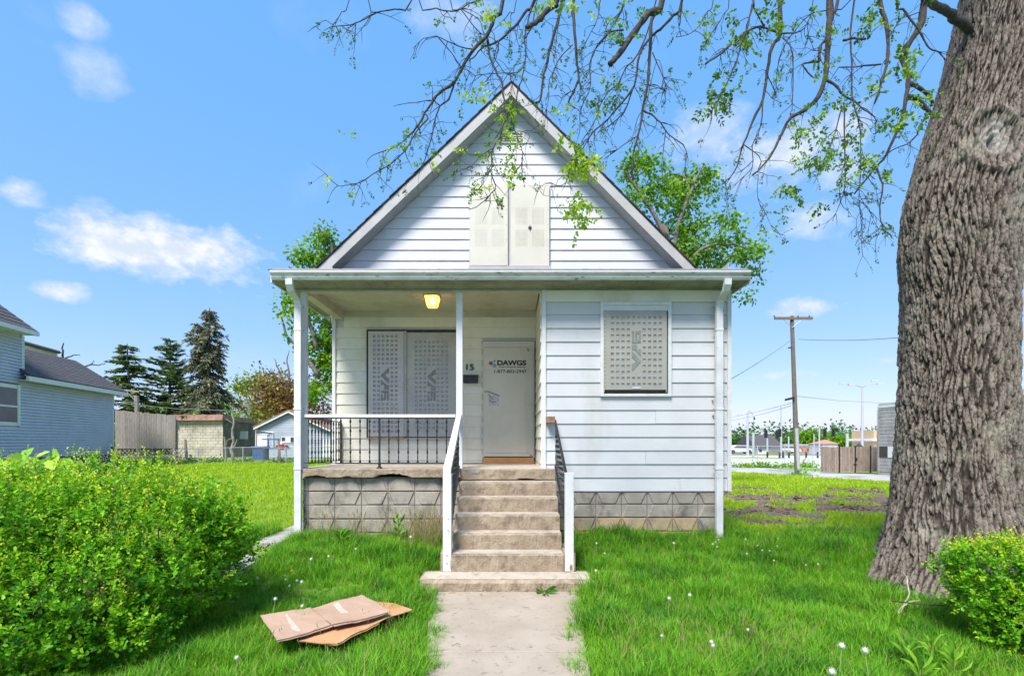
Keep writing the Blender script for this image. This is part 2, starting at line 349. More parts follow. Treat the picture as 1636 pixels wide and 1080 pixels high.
# --- attic window: two perforated steel shutters
def perf_dots(px0, py0, dx, dy, nx, ny, s, Y, parent, m, name='perforations'):
    b = MB()
    for i in range(nx):
        for j in range(ny):
            p = at(px0 + i * dx, py0 + j * dy, Y); h = s * .5
            b.add([(p.x - h, Y, p.z - h), (p.x + h, Y, p.z - h), (p.x + h, Y, p.z + h), (p.x - h, Y, p.z + h)], [(0, 1, 2, 3)])
    return b.build(name, m, parent, kind='stuff')
aw = MB().box(xb(750), xb(879), B - .01, B + .02, zb(433), zb(298)).build('attic_window', M['rake'], house)
for (a, c, t, bt, lab) in ((751.5, 811.5, 299, 426, None), (816, 877.5, 299.5, 426.5, None)):
    sh = MB().box(xb(a) * 1, xb(c), B - .055, B - .011, zb(bt), zb(t)).build('steel_shutter', M['steel'], aw if False else house, bevel=.006)
    for gx in (0, 1):
        for gy in (0, 1):
            perf_dots(a + 8.3 + gx * 26.5, t + 33.5 + gy * 35, 1.95, 1.95, 10, 14, .0085, B - .0566, sh, M['rust' if a > 800 else 'steel_grey'])
    for k in range(5):
        MB().lathe((0, 0, 0), [(.006, 0), (.006, .004)], 6).build('screw', M['rust'], sh).matrix_local = Matrix.Translation((xb(c - 2.5), B - .055, zb(t + 14 + k * 24))) @ Matrix.Rotation(R(90), 4, 'X')
    if a > 800: MB().box(xb(844), xb(849), B - .066, B - .056, zb(368), zb(364.5)).box(xb(846), xb(847.2), B - .07, B - .0665, zb(371), zb(362.5)).build('latch', M['iron'], sh)
MB().box(xb(749), xb(880), B - .07, B - .011, zb(431.5), zb(427)).build('window_sill', M['rake'], house)
# --- porch back wall
prow = [735.5, 717.7, 700, 682.3, 665, 646.3, 628.5, 611, 593.3, 575.7, 557.7, 540, 523.3]
holes = [(586, 736, 527, 700), (771, 855, 544, 740)]
def strips(y_lo, y_hi, x0, x1, holes):
    segs = [(x0, x1)]
    for hx0, hx1, t, b_ in holes:
        if min(b_, y_lo) - max(t, y_hi) > 4:
            segs = [q for a, c in segs for q in ((a, min(c, hx0)), (max(a, hx1), c)) if q[1] - q[0] > 1]
    return segs
prow2 = [739.5] + prow
for i in range(len(prow2) - 1):
    for a, c in strips(prow2[i], prow2[i + 1], 533, 855.5, holes):
        course('siding_plank', xb(a), xb(c), xb(a), xb(c), zb(prow2[i]), zb(prow2[i + 1]), B + .018, M['porch_siding'])
MB().box(xb(549.5), xb(856), B - .012, B + .018, zb(523), zb(505)).build('frieze_board', M['porch_siding'], house)
MB().box(xb(549.5), xb(856), B - .03, B - .0125, zb(507), 4.30).build('crown_board', M['ceiling'], house)
MB().box(xb(531.5), xb(536.5), B - .03, B - .0, .9, 4.3).build('corner_trim', M['white'], house)
# --- side wall of the front room towards the porch, and outer side walls
frow = [784.4, 762.8, 741.3, 719.6, 698, 676.6, 655, 632.8, 611, 589, 567.5, 545.8, 524.3, 502.7, 483]
for i in range(len(frow) - 1):
    z0, z1 = zf(frow[i]), zf(frow[i + 1])
    if z1 > 1.46: course_side(XBUMP, F + .03, B + .02, max(z0, 1.46), z1, -1, M['porch_siding'])
course_side(XBUMP, F + .03, B + .02, zf(483), 4.30, -1, M['porch_siding'])
zz = [zf(784.4) + .2067 * k for k in range(20)]
for i in range(len(zz) - 1):
    if zz[i + 1] < 4.75: course_side(3.335, F + .03, BK, zz[i], zz[i + 1], 1, M['siding'])
    if zz[i + 1] < 4.75: course_side(-3.335, B + .02, BK, zz[i], zz[i + 1], -1, M['siding'])
# --- front wall courses with the window opening
hol = [(958.9, 1072, 483.4, 633.5)]
for i in range(len(frow) - 1):
    for a, c in strips(frow[i], frow[i + 1], 871.5, 1162, hol):
        x0, x1 = xf(a), xf(c); course('siding_plank', x0, x1, x0, x1, zf(frow[i]), zf(frow[i + 1]), F + .018, M['siding'])
MB().box(xf(871.5), xf(1162), F - .006, F + .018, zf(482.5), 4.24).build('frieze_board', M['porch_siding'], house)
MB().box(xf(866), xf(872), F - .02, F + .04, 1.42, 4.2).build('corner_trim', M['white'], house)
MB().box(xf(1161.5), xf(1167.8), F - .022, F + .05, zf(784), 4.235).build('corner_trim', M['white'], house)
# --- eave of the porch roof
GY = 7.32
xg = lambda px: (px - 818) / FP * GY
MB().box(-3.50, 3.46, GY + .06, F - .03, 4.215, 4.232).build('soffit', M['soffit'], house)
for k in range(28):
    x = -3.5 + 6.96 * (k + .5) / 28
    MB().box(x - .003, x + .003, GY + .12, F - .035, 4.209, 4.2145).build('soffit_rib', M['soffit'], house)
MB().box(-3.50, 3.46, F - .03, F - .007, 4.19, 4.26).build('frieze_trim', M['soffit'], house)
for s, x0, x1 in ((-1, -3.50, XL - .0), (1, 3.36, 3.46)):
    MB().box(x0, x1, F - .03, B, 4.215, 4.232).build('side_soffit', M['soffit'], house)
    xe = -3.50 if s < 0 else 3.46
    MB().box(min(xe, xe + s * .02), max(xe, xe + s * .02), GY + .07, B + .3, 4.19, 4.36).build('side_fascia', M['gutter'], house)
gp = [(GY + .10, 4.222), (GY + .055, 4.222), (GY + .035, 4.255), (GY + .03, 4.285), (GY, 4.31), (GY, 4.335), (GY + .012, 4.34), (GY + .02, 4.33), (GY + .10, 4.32)]
for a, c in ((431, 448), (448.2, 806), (806.2, 1200)):
    MB().prism_x(gp[::-1], xg(a), xg(c)).build('gutter', M['gutter'], house)
MB().box(xg(431), xg(1200), GY - .004, GY + .0, 4.322, 4.344).build('gutter_lip', M['white'], house)
MB().box(-3.50, 3.46, GY + .102, GY + .122, 4.2335, 4.40).build('fascia', M['gutter'], house)
MB().hexa([(-3.53, GY + .02, 4.345), (3.49, GY + .02, 4.345), (3.49, B + .03, 5.02), (-3.53, B + .03, 5.02)],
          [(-3.53, GY + .02, 4.365), (3.49, GY + .02, 4.365), (3.49, B + .03, 5.05), (-3.53, B + .03, 5.05)]).build('porch_roof', M['shingle'], house)
for s in (-1, 1):
    x = -3.47 if s < 0 else 3.43
    MB().prism_x([(GY + .14, 4.235), (B + .0, 4.235), (B + .0, 4.99), (GY + .14, 4.345)][::-1], x - .01, x + .01).build('roof_end_board', M['siding'], house)
# --- porch ceiling, header, side beam, posts
MB().box(XL + .02, XBUMP - .02, F + .10, B - .03, 4.30, 4.33).build('porch_ceiling', M['ceiling'], house)
MB().box(XL + .02, XBUMP, F - .004, F + .10, 4.165, 4.33).build('header_beam', M['ceiling'], house)
MB().box(-3.27, -3.13, F + .10, B - .0305, 4.14, 4.33).build('side_beam', M['ceiling'], house)
MB().box(-3.255, -3.165, F, F + .09, 1.46, 4.165).build('porch_post', M['white_post'], house, bevel=.004)
MB().box(-.858, -.76, F + .0, F + .09, 1.46, 4.165).build('porch_post', M['white_post'], house, bevel=.004)
# --- stoop slab with a chipped lower edge
def rough_slab(name, x0, x1, y0, y1, z0, z1, m, parent, chips=(), seg=.03, amp=.004, nose=.012, label=None, side_amp=0):
    """slab whose front arris is worn: rows of points along x"""
    n = max(4, int((x1 - x0) / seg)); V = []; prof = 7
    for i in range(n + 1):
        x = x0 + (x1 - x0) * i / n
        ph = lambda k: amp * (math.sin(x * 23 + k * 2.1 + z1 * 40) * .5 + math.sin(x * 61 + k * 1.3 + z0 * 31) * .4 + (random.random() - .5) * .9)
        cz = 0; cy = 0
        for cx, cw, ch in chips:
            t = abs(x - cx) / cw
            if t < 1: cz = ch * (1 - t ** 2) * (.75 + .5 * random.random()); cy = .05
        V += [(x, y1, z0), (x, y0 + cy, z0 + cz), (x, y0 + ph(1) * .7, z0 + cz + .012), (x, y0 + ph(2), (z0 + z1) / 2 + cz * .5), (x, y0 + ph(3), z1 - nose + ph(5) * .5), (x, y0 + nose + ph(4), z1 + ph(5) * .3), (x, y1, z1)]
    Fc = []
    for i in range(n):
        for k in range(prof): k2 = (k + 1) % prof; Fc.append((i * prof + k, (i + 1) * prof + k, (i + 1) * prof + k2, i * prof + k2))
    Fc.append(tuple(range(prof))); Fc.append(tuple(n * prof + k for k in range(prof))[::-1])
    return MB().add(V, Fc).build(name, m, parent, label=label)
SLF = 7.675
rough_slab('stoop_slab', -3.30, -.779, SLF, B - .001, 1.333, 1.458, M['riser'], house, chips=[(-1.82, .27, .045), (-2.98, .16, .018), (-2.5, .05, .01)])
rough_slab('stoop_slab', -.7785, .65, SLF - .005, B - .001, 1.30, 1.4585, M['riser'], house, chips=[(.2, .12, .006)])
# --- foundation blocks
def blocks(cols, rws, Yp, sc, first_top_wide, tan_from, lim):
    """courses of hollow blocks with a raised tapered face; cols/rws are joint lines in the plane Yp"""
    mo = []
    for r in range(len(rws) - 1):
        z1, z0 = CZ + (705 - rws[r]) / sc, CZ + (705 - rws[r + 1]) / sc
        for c in range(len(cols) - 1):
            x0, x1 = (cols[c] - 818) / sc, (cols[c + 1] - 818) / sc; g = .0055; j = (random.random() - .5) * .004
            xa, xc, za, zc = max(x0 + g, lim[0]), min(x1 - g, lim[1]), z0 + g, z1 - g
            if xc - xa < .04: continue
            b = MB(); b.box(xa, xc, Yp + j, Yp + .06, za, zc)
            wide_top = (r % 2 == 0) == first_top_wide; k = .083
            tl, bl = (0.004, k) if wide_top else (k, .004)
            q = .017; cl = lambda x: min(max(x, xa + .002), xc - .002)
            bot = [cl(x0 + bl + g), cl(x1 - bl - g)]; top = [cl(x0 + tl + g), cl(x1 - tl - g)]
            b.add([(bot[0], Yp + j, za + .004), (bot[1], Yp + j, za + .004), (top[1], Yp + j, zc - .004), (top[0], Yp + j, zc - .004),
                   (cl(bot[0] + .012), Yp + j - q, za + .010), (cl(bot[1] - .012), Yp + j - q, za + .010), (cl(top[1] - .012), Yp + j - q, zc - .010), (cl(top[0] + .012), Yp + j - q, zc - .010)],
                  [(4, 5, 6, 7), (0, 1, 5, 4), (1, 2, 6, 5), (2, 3, 7, 6), (3, 0, 4, 7)])
            b.build('block', M['block_tan'] if r >= tan_from and not (c == len(cols) - 2) else M['block'], house)
lc = [450, 492.3, 534.9, 577.5, 620, 662.6, 704.5, 747]; lr = [763, 784.8, 806.3, 828.6, 850.4, 872, 894]
blocks(lc, lr, F - .02, FP / (F - .02), False, 4, (-3.20, -.79))
rc = [870, 911.3, 952, 992.7, 1033.7, 1074.5, 1115, 1156]; rr = [785, 805, 826.4, 847.9, 869, 890]
blocks(rc, rr, F + .03, FP / (F + .03), True, 2, (.30, 3.215))
MB().box(-3.19, -.80, F - .008, F + .2, .1, 1.33).box(.31, 3.205, F + .042, F + .3, .1, 1.10).build('mortar_bed', M['mortar'], house)
MB().box(-3.20, -3.0, F + .2, B + .02, .1, 1.325).box(3.0, 3.21, F + .3, BK, .1, 1.09).box(-3.21, -3.0, B + .03, BK, .1, .92).box(-3.2, 3.2, BK - .2, BK - .01, .1, .92).build('foundation_side', M['block'], house)
# --- concrete steps
stz = [1.280, 1.079, .875, .664, .453]; sty = [7.42, 7.17, 6.91, 6.66, 6.40]; zb_ = [1.078, .874, .663, .452, .22]
for i in range(5):
    yb = SLF + .03 if i == 0 else sty[i - 1] + .03
    rough_slab('step', -.778, .65, sty[i], yb, .2 if False else zb_[i] - .02, stz[i], M['riser'], house, seg=.02, amp=.0065, nose=.02)
    # worn pale tread, a skim a few mm above the cast step
    MB().box(-.772, .644, sty[i] + .03, yb - .031, stz[i] + .0015, stz[i] + .004).build('tread', M['concrete'], house)
MB().box(-.76, .63, 6.5, SLF + .5, .1, .44).box(-.76, .63, 6.75, SLF + .5, .44, .65).box(-.76, .63, 7.0, SLF + .5, .65, .86).box(-.76, .63, 7.26, SLF + .5, .86, 1.06).box(-.76, .63, 7.5, SLF + .5, 1.06, 1.27).build('step_core', M['riser'], house)
rough_slab('cheek_block', -.905, -.7785, 6.42, 7.0, .1, .47, M['riser'], house, amp=.01); rough_slab('cheek_block', .651, .80, 6.42, 7.0, .1, .47, M['riser'], house, amp=.01)
rough_slab('landing', -1.115, .975, 6.0, 6.47, .0, .226, M['riser'], house, seg=.03, amp=.009, nose=.03)
MB().box(-1.09, .95, 6.06, 6.395, .2285, .2315).build('landing_top', M['concrete'], house)
MB().box(-.77, .64, SLF + .025, 7.79, 1.4592, 1.4612).box(-3.29, .44, 7.79, B - .04, 1.4592, 1.4612).build('stoop_floor', M['concrete'], house)
MB().add([(xf(752), SLF - .012, 1.40), (xf(765), SLF - .012, 1.39), (xf(768), SLF - .012, 1.43), (xf(762), SLF - .012, 1.452), (xf(750), SLF - .012, 1.448)], [(0, 1, 2, 3, 4)]).build('paint_patch', M['oldwalk'], house)
# --- downspouts
def downspout(x, side, zbot):
    d = thing('x', (0, 0, 0), '', '') if False else None
    b = MB(); w = .05; y1 = F - .11
    pts = [(x, GY + .06, 4.235), (x, GY + .065, 4.15), (x + 0, GY + .12, 4.07), (x, y1 - .03, 3.99), (x, y1, 3.92), (x, y1, zbot)]
    for i in range(len(pts) - 1):
        a, c = pts[i], pts[i + 1]; dep = .035
        b.hexa([(c[0] - w, c[1] - dep, c[2]), (c[0] + w, c[1] - dep, c[2]), (c[0] + w, c[1] + dep, c[2]), (c[0] - w, c[1] + dep, c[2])],
               [(a[0] - w, a[1] - dep, a[2]), (a[0] + w, a[1] - dep, a[2]), (a[0] + w, a[1] + dep, a[2]), (a[0] - w, a[1] + dep, a[2])])
    o = b.build('downspout', M['white_post'], house)
    for z in (3.9, 3.55, 2.35, 1.45):
        MB().box(x - w - .006, x + w + .006, y1 - .041, y1 + .05, z, z + .03).build('strap', M['white'], o)
        MB().box(x - w - .02, x - w - .006, y1 + .03, y1 + .05, z + .008, z + .022).box(x + w + .006, x + w + .02, y1 + .03, y1 + .05, z + .008, z + .022).build('strap_screw', M['rust'], o)
    return o
downspout(-3.238, -1, .46); downspout((1148.7 - 818) / (FP / (F - .11)), 1, .42)
MB().prism_x([(F - .17, .34), (F - .06, .34), (F - .06, .475), (F - .16, .475)][::-1], -3.31, -3.17).build('downspout_boot', M['dark'], house)
# --- door
X0, X1 = xb(773.2), xb(851.8)
dr = MB().box(X0, X1, B - .055, B - .012, zb(729), zb(556)).build('door', M['steel'], house, bevel=.004)
MB().box(xb(770.8), X0 - .002, B - .04, B + .01, zb(731), zb(548)).box(X1 + .002, xb(853.8), B - .04, B + .01, zb(731), zb(548)).box(xb(770.8), xb(853.8), B - .045, B + .01, zb(555.6), zb(548.8)).build('door_frame', M['steel'], house)
MB().box(xb(771), xb(853.5), B - .052, B - .02, zb(548.5), zb(546.6)).build('door_drip_cap', M['white'], house)
MB().box(xb(770), xb(855.5), B + .005, B + .0178, 1.46, zb(545)).build('door_opening', M['dark'], house)
MB().box(xb(772), xb(853), B - .045, B + .0, 1.4625, zb(730.5)).build('threshold', M['wood'], house)
MB().box(X0 + .03, X1 - .06, B - .0575, B - .0555, zb(723.5), zb(723)).box(xb(846), xb(849.5), B - .07, B - .0555, zb(727.5), zb(726)).box(xb(842), xb(846), B - .07, B - .0555, zb(562), zb(558)).build('door_bracket', M['rust'], dr)
MB().prism([(xb(834), zb(590)), (xb(838), zb(605)), (xb(837.5), zb(640)), (xb(840), zb(725)), (xb(851.3), zb(725)), (xb(851.3), zb(557.5)), (xb(830), zb(557.5)), (xb(832), zb(570)), (xb(835), zb(573))][::-1], B - .0568, B - .0556).build('door_overspray', mat('khaki_overspray', (.44, .43, .34), (.52, .51, .43), 2, .5), dr)
# torn hasp on the door
hs = MB()
def strap(px, w=.011, Y=B - .066, rise=.0):
    for i in range(len(px) - 1):
        a, c = at(*px[i], Y), at(*px[i + 1], Y); hs.tube([a, c], w * .5, 5)
strap([(774, 626), (779, 625.3), (798, 632.3)]); strap([(779.5, 629), (783, 634), (788.5, 638.5)], .008); strap([(782.5, 638), (783, 641), (787, 642.5), (793, 642)], .008)
hs.build('torn_hasp', M['iron'], dr)
MB().box(xb(781), xb(797), B - .0575, B - .0556, zb(648), zb(632)).build('hasp_plate', M['steel_pale'], dr)
for px, py in ((782, 647.5), (789, 646), (796, 647.5), (796, 639), (789, 632.5)):
    p = at(px, py, B - .058); MB().box(p.x - .006, p.x + .006, B - .062, B - .0578, p.z - .006, p.z + .006).build('rivet', M['iron'], dr)
def text(body, px, py, w_px, h, Y, m, parent, name='lettering', bold=0, ry=0, sx=None):
    cu = bpy.data.curves.new(name, 'FONT'); cu.body = body; cu.size = h; cu.extrude = .0008; cu.offset = bold
    cu.materials.append(m); o = bpy.data.objects.new(name, cu); link(o, parent)
    p = at(px, py, Y); bpy.context.view_layer.update()
    wd = o.dimensions.x or 1; s = (w_px / FP * Y) / wd
    M4 = Matrix.Translation(p) @ Matrix.Rotation(R(90), 4, 'X') @ Matrix.Diagonal((s, 1, 1, 1))
    o.matrix_basis = M4; bpy.context.view_layer.update()
    me = bpy.data.meshes.new_from_object(o.evaluated_get(bpy.context.evaluated_depsgraph_get())); q = bpy.data.objects.new(name, me); link(q, parent); q.matrix_basis = M4
    bpy.data.objects.remove(o); q.name = name; return q
TY = B - .0575
text('DAWGS', 794, 583.3, 46.5, .125, TY, M['ink'], dr, bold=.006)
text('Vacant Property Security', 797, 587.4, 42.5, .04, TY, M['ink'], dr, bold=.0008)
text('1-877-803-2947', 788, 595.7, 52, .082, TY, M['ink'], dr, bold=.0016)
for (px, py, r, m) in ((784.2, 580.2, 3.0, 'red'), (790, 584, 3.0, 'bluep'), (790, 576.8, 1.8, 'greenp')):
    p = at(px, py, TY); b = MB(); n = 14; rr_ = r / SB
    b.add([(p.x + rr_ * math.cos(2 * math.pi * k / n) * (1.15 if k % 2 else 1), TY, p.z + rr_ * math.sin(2 * math.pi * k / n) * (1.15 if k % 2 else 1)) for k in range(n)], [tuple(range(n))]); b.build('logo_dot', M[m], dr)
text('15', 742, 591, 12.5, .155, B - .012, M['ink'], house, 'house_number', bold=.004)
# --- perforated window screens
def screen(px0, px1, py0, py1, Y, cx, cy, sx, sy, hs_, skip, m, parent, name='security_screen', th=.004):
    """steel sheet with real square holes; cx, cy hole centres in pixels"""
    sc = FP / Y; g = lambda px: (px - 818) / sc; h = lambda py: CZ + (705 - py) / sc
    xs = [g(px0)]; ys = [h(py1)]
    for c in cx: xs += [g(c - hs_ / 2), g(c + hs_ / 2)]
    for c in sorted(cy, reverse=True): ys += [h(c + hs_ / 2), h(c - hs_ / 2)]
    xs.append(g(px1)); ys.append(h(py0)); nx, ny = len(xs), len(ys); V = [(x, Y, y) for y in ys for x in xs]; Fc = []; rows_ = sorted(cy, reverse=True)
    for j in range(ny - 1):
        for i in range(nx - 1):
            if i % 2 == 1 and j % 2 == 1 and not skip((i - 1) // 2, len(cy) - 1 - (j - 1) // 2): continue
            Fc.append((j * nx + i, j * nx + i + 1, (j + 1) * nx + i + 1, (j + 1) * nx + i))
    o = MB().add(V, Fc).build(name, m, parent); sm = o.modifiers.new('s', 'SOLIDIFY'); sm.thickness = th; sm.offset = -1
    MB().box(g(px0) + .01, g(px1) - .01, Y + .012, Y + .016, h(py1) + .01, h(py0) - .01).build('backing_sheet', M['backing'], o)
    return o
def logo(px, py, w, hgt_, Y, parent, flip=False):
    """the three letters VPS set on end, reading down (or up when flipped)"""
    # letter polygons in a 0..1 box, u across (0 left,1 right), v down; drawn for the reading-down panel
    V_ = [(1, 0), (1, .17), (.42, .235), (1, .34), (1, .50), (0, .26), (0, .235)]
    P_ = [(0, .37), (.72, .53), (1, .53), (1, .67), (.42, .67), (.42, .56), (.26, .47), (.26, .54), (0, .54)]
    S1 = [(0, .70), (1, .70), (1, .985), (.76, .985), (.76, .77), (.62, .77), (.62, .97), (0, 1.0), (0, .80), (.2, .80), (.2, .92), (.42, .92), (.42, .76), (0, .76)]
    b = MB(); sc = FP / Y
    for poly in (V_, P_, S1):
        pts = []
        for u, v in poly:
            if flip: u, v = 1 - u, 1 - v
            pts.append(((px + u * w - 818) / sc, Y, CZ + (705 - (py + v * hgt_)) / sc))
        b.add(pts, [tuple(range(len(pts)))])
    return b.build('printed_logo', M['logo'], parent)
def folded_rim(px0, px1, py0, py1, Yf, Yb, sc, parent, m):
    g = lambda px: (px - 818) / sc; h = lambda py: CZ + (705 - py) / sc; t = .006
    b = MB(); b.box(g(px0) - t, g(px0), Yf, Yb, h(py1), h(py0)).box(g(px1), g(px1) + t, Yf, Yb, h(py1), h(py0)).box(g(px0) - t, g(px1) + t, Yf, Yb, h(py0), h(py0) + t).box(g(px0) - t, g(px1) + t, Yf, Yb, h(py1) - t, h(py1))
    return b.build('screen_rim', m, parent)
# porch window: outer box, left narrow screen and right wide screen
win = MB().box(xb(586), xb(736), B - .02, B + .017, zb(700), zb(527)).build('porch_window', M['dark'], house)
YS = B - .075
cxs = [580 + 103 / 5.68 + i * 7.0 for i in range(6)]; cys = [520 + 98 / 5.68 + j * 7.22 for j in range(22)]
s1 = screen(588.5, 644.5, 529.5, 697, YS, [c * 1.0 for c in cxs], cys, 0, 0, 4.1, lambda i, j: i in (2, 3) and 7 <= j <= 14, M['steel_pale'], house)
logo(608.6, 586.5, 12.8, 54, YS - .0065, s1)
folded_rim(588.5, 644.5, 529.5, 697, YS + .004, B - .021, FP / YS, s1, M['rust'])
perf_dots(585.7 + .6, 533, 3, 3.9, 1, 42, .012, YS - .0015, s1, M['dark'], 'rim_holes'); perf_dots(646.8, 533, 3, 3.9, 1, 42, .014, YS - .0025, s1, M['dark'], 'rim_holes')
gq = FP / YS
MB().box((645 - 818) / gq, (649.3 - 818) / gq, YS, YS + .05, CZ + (705 - 697) / gq, CZ + (705 - 529) / gq).build('screen_edge_strip', M['steel_grey'], s1)
MB().box((587 - 818) / gq, (648 - 818) / gq, YS - .002, YS + .06, CZ + (705 - 701) / gq, CZ + (705 - 698.2) / gq).build('rusty_bottom_rail', M['rust'], s1)
cxs = [580 + 483 / 5.68 + i * 6.97 for i in range(8)]; cys = [520 + 150 / 5.68 + j * 7.2 for j in range(20)]
s2 = screen(650.3, 733.5, 531.5, 697.5, YS + .03, cxs, cys, 0, 0, 4.1, lambda i, j: i in (3, 4) and 6 <= j <= 13, M['steel_grey'], house)
logo(683, 589, 12.8, 52, YS + .0235, s2)
folded_rim(650.3, 733.5, 531.5, 697.5, YS + .034, B - .021, FP / (YS + .03), s2, M['rust'])
MB().box(xb(649), xb(735), B - .06, B - .021, zb(702), zb(699.5)).build('window_sill', M['steel_grey'], house)
# right window with white frame
wf = MB(); a0, a1, b0, b1 = xf(958.9), xf(1072), zf(633.4), zf(483.2); fw = .052
wf.box(a0, a0 + fw, F - .035, F + .02, b0, b1).box(a1 - fw, a1, F - .035, F + .02, b0, b1).box(a0 + fw, a1 - fw, F - .035, F + .02, b1 - fw, b1).box(a0 + fw, a1 - fw, F - .035, F + .02, b0, b0 + .04)
wfo = wf.build('window_frame', M['white'], house, bevel=.003)
MB().box(a0 + fw, a1 - fw, F - .02, F + .02, zf(497), b1 - fw - .002).build('top_sash', M['white'], wfo)
MB().box(a0 + fw, a1 - fw, F + .0, F + .019, b0 + .04, zf(497.5)).build('window_recess', M['dark'], wfo)
YW = F - .05; k = FP / YW / SF
cxs = [978.4 + i * 8.49 for i in range(10)]; cys = [507.8 + j * 9.69 for j in range(12)]
s3 = screen(966, 1064.3, 497.5, 622.5, YW, cxs, cys, 0, 0, 4.8, lambda i, j: i in (4, 5) and 2 <= j <= 9, M['steel_warm'], house)
logo(1009.5, 528, 14.2, 65, YW - .0065, s3, True)
sw = FP / YW; g = lambda px: (px - 818) / sw; h = lambda py: CZ + (705 - py) / sw
MB().box(g(964.6), g(966), YW, F + .0, h(626.5), h(497)).box(g(1064.3), g(1065.4), YW, F, h(626.5), h(497)).box(g(964.6), g(1065.4), YW, F, h(497.5), h(496.7)).build('screen_rim', M['steel_warm'], s3)
MB().hexa([(g(966), F - .005, h(627)), (g(1064.3), F - .005, h(627)), (g(1064.3), F, h(627)), (g(966), F, h(627))], [(g(969), YW + .001, h(622.6)), (g(1061), YW + .001, h(622.6)), (g(1064.3), F, h(622.6)), (g(966), F, h(622.6))]).build('gap_shade_strip', M['dark'], s3)  # dark strip standing in for the shaded gap below the screen
perf_dots(966.6, 506, 3, 6.2, 1, 19, .012, YW - .0055, s3, M['dark'], 'rim_holes')
MB().box(g(1010), g(1023.5), YW - .007, YW - .005, h(620.5), h(618.3)).build('sticker', M['white'], s3)
for px, py in ((979, 502), (1155.5, 496), (1155.5, 640), (1139, 640), (1139.5, 664)):
    p = at(px, py, F - .02); MB().box(p.x - .008, p.x + .008, F - .03, F + .01, p.z - .008, p.z + .008).build('screw', M['rust'], house)
# --- handrail block
MB().box(xf(872.3), xf(885.3), F - .16, F - .005, zf(675.5), zf(666)).build('railing_block', M['oldwood'], house)

# ================================================================== things on the house
mbx = thing('mailbox', at(752, 606, B), 'small black metal mailbox on the porch wall beside the door', 'mailbox')
MB().box(xb(740.5), xb(764.3), B - .10, B - .02, zb(612.7), zb(602)).build('box', M['iron'], mbx, bevel=.006)
MB().hexa([(xb(740), B - .108, zb(602.5)), (xb(764.8), B - .108, zb(602.5)), (xb(764.8), B - .02, zb(601)), (xb(740), B - .02, zb(601))],
          [(xb(740), B - .105, zb(601.5)), (xb(764.8), B - .105, zb(601.5)), (xb(764.8), B - .02, zb(598.8)), (xb(740), B - .02, zb(598.8))]).build('lid', M['iron'], mbx)
# porch light
LY = 8.43; lp = at(690.5, 472, LY)
pl = thing('porch_light', (lp.x, LY, 4.30), 'lit square brass and glass lantern on the porch ceiling', 'lamp')
MB().box(lp.x - .13, lp.x + .13, LY - .13, LY + .13, 4.272, 4.2995).build('base_plate', mat('dull_brass', (.30, .22, .10), (.2, .15, .08), 12, .4, metal=.6), pl, bevel=.004)
gm, nt, p = new_mat('seeded_glass'); p.inputs['Base Color'].default_value = (1, .86, .5, 1); p.inputs['Transmission Weight'].default_value = .85; p.inputs['Roughness'].default_value = .35
p.inputs['Emission Color'].default_value = (1, .62, .16, 1); p.inputs['Emission Strength'].default_value = .38
bump(nt, p, noise(nt, coord(nt), 40), .3)
t0, t1, z0, z1 = .118, .082, 4.272, 4.105
for s in range(4):
    a = R(90 * s); rt = lambda x, y: (lp.x + x * math.cos(a) - y * math.sin(a), LY + x * math.sin(a) + y * math.cos(a))
    q = [(*rt(-t1 + .004, -t1), z1), (*rt(t1 - .004, -t1), z1), (*rt(t0 - .004, -t0), z0 - .003), (*rt(-t0 + .004, -t0), z0 - .003)]
    o = MB().add(q, [(0, 1, 2, 3)]).build('glass_pane', gm, pl); sm = o.modifiers.new('s', 'SOLIDIFY'); sm.thickness = .003
    MB().tube([(*rt(-t1, -t1), z1), (*rt(-t0, -t0), z0 - .001)], .005, 5).tube([(*rt(-t1, -t1), z1), (*rt(t1, -t1), z1)], .005, 5).build('cage_bar', M['iron'], pl)
MB().box(lp.x - t1 + .003, lp.x + t1 - .003, LY - t1 + .003, LY + t1 - .003, z1 - .002, z1 + .001).build('glass_bottom', gm, pl)
em, nt, p = new_mat('lit_bulb'); p.inputs['Emission Color'].default_value = (1, .72, .32, 1); p.inputs['Emission Strength'].default_value = 9; p.inputs['Base Color'].default_value = (1, .9, .7, 1)
MB().lathe((lp.x, LY, 4.15), [(.008, 0), (.028, .015), (.033, .04), (.022, .075), (.014, .10)], 12).build('bulb', em, pl, smooth=True)
lt = bpy.data.lights.new('bulb_light', 'POINT'); lt.energy = 9; lt.color = (1, .68, .32); lt.shadow_soft_size = .03
lo = bpy.data.objects.new('bulb_light', lt); link(lo, pl); lo.location = Vector((lp.x, LY, 4.19)) - Vector((0, 0, 0))
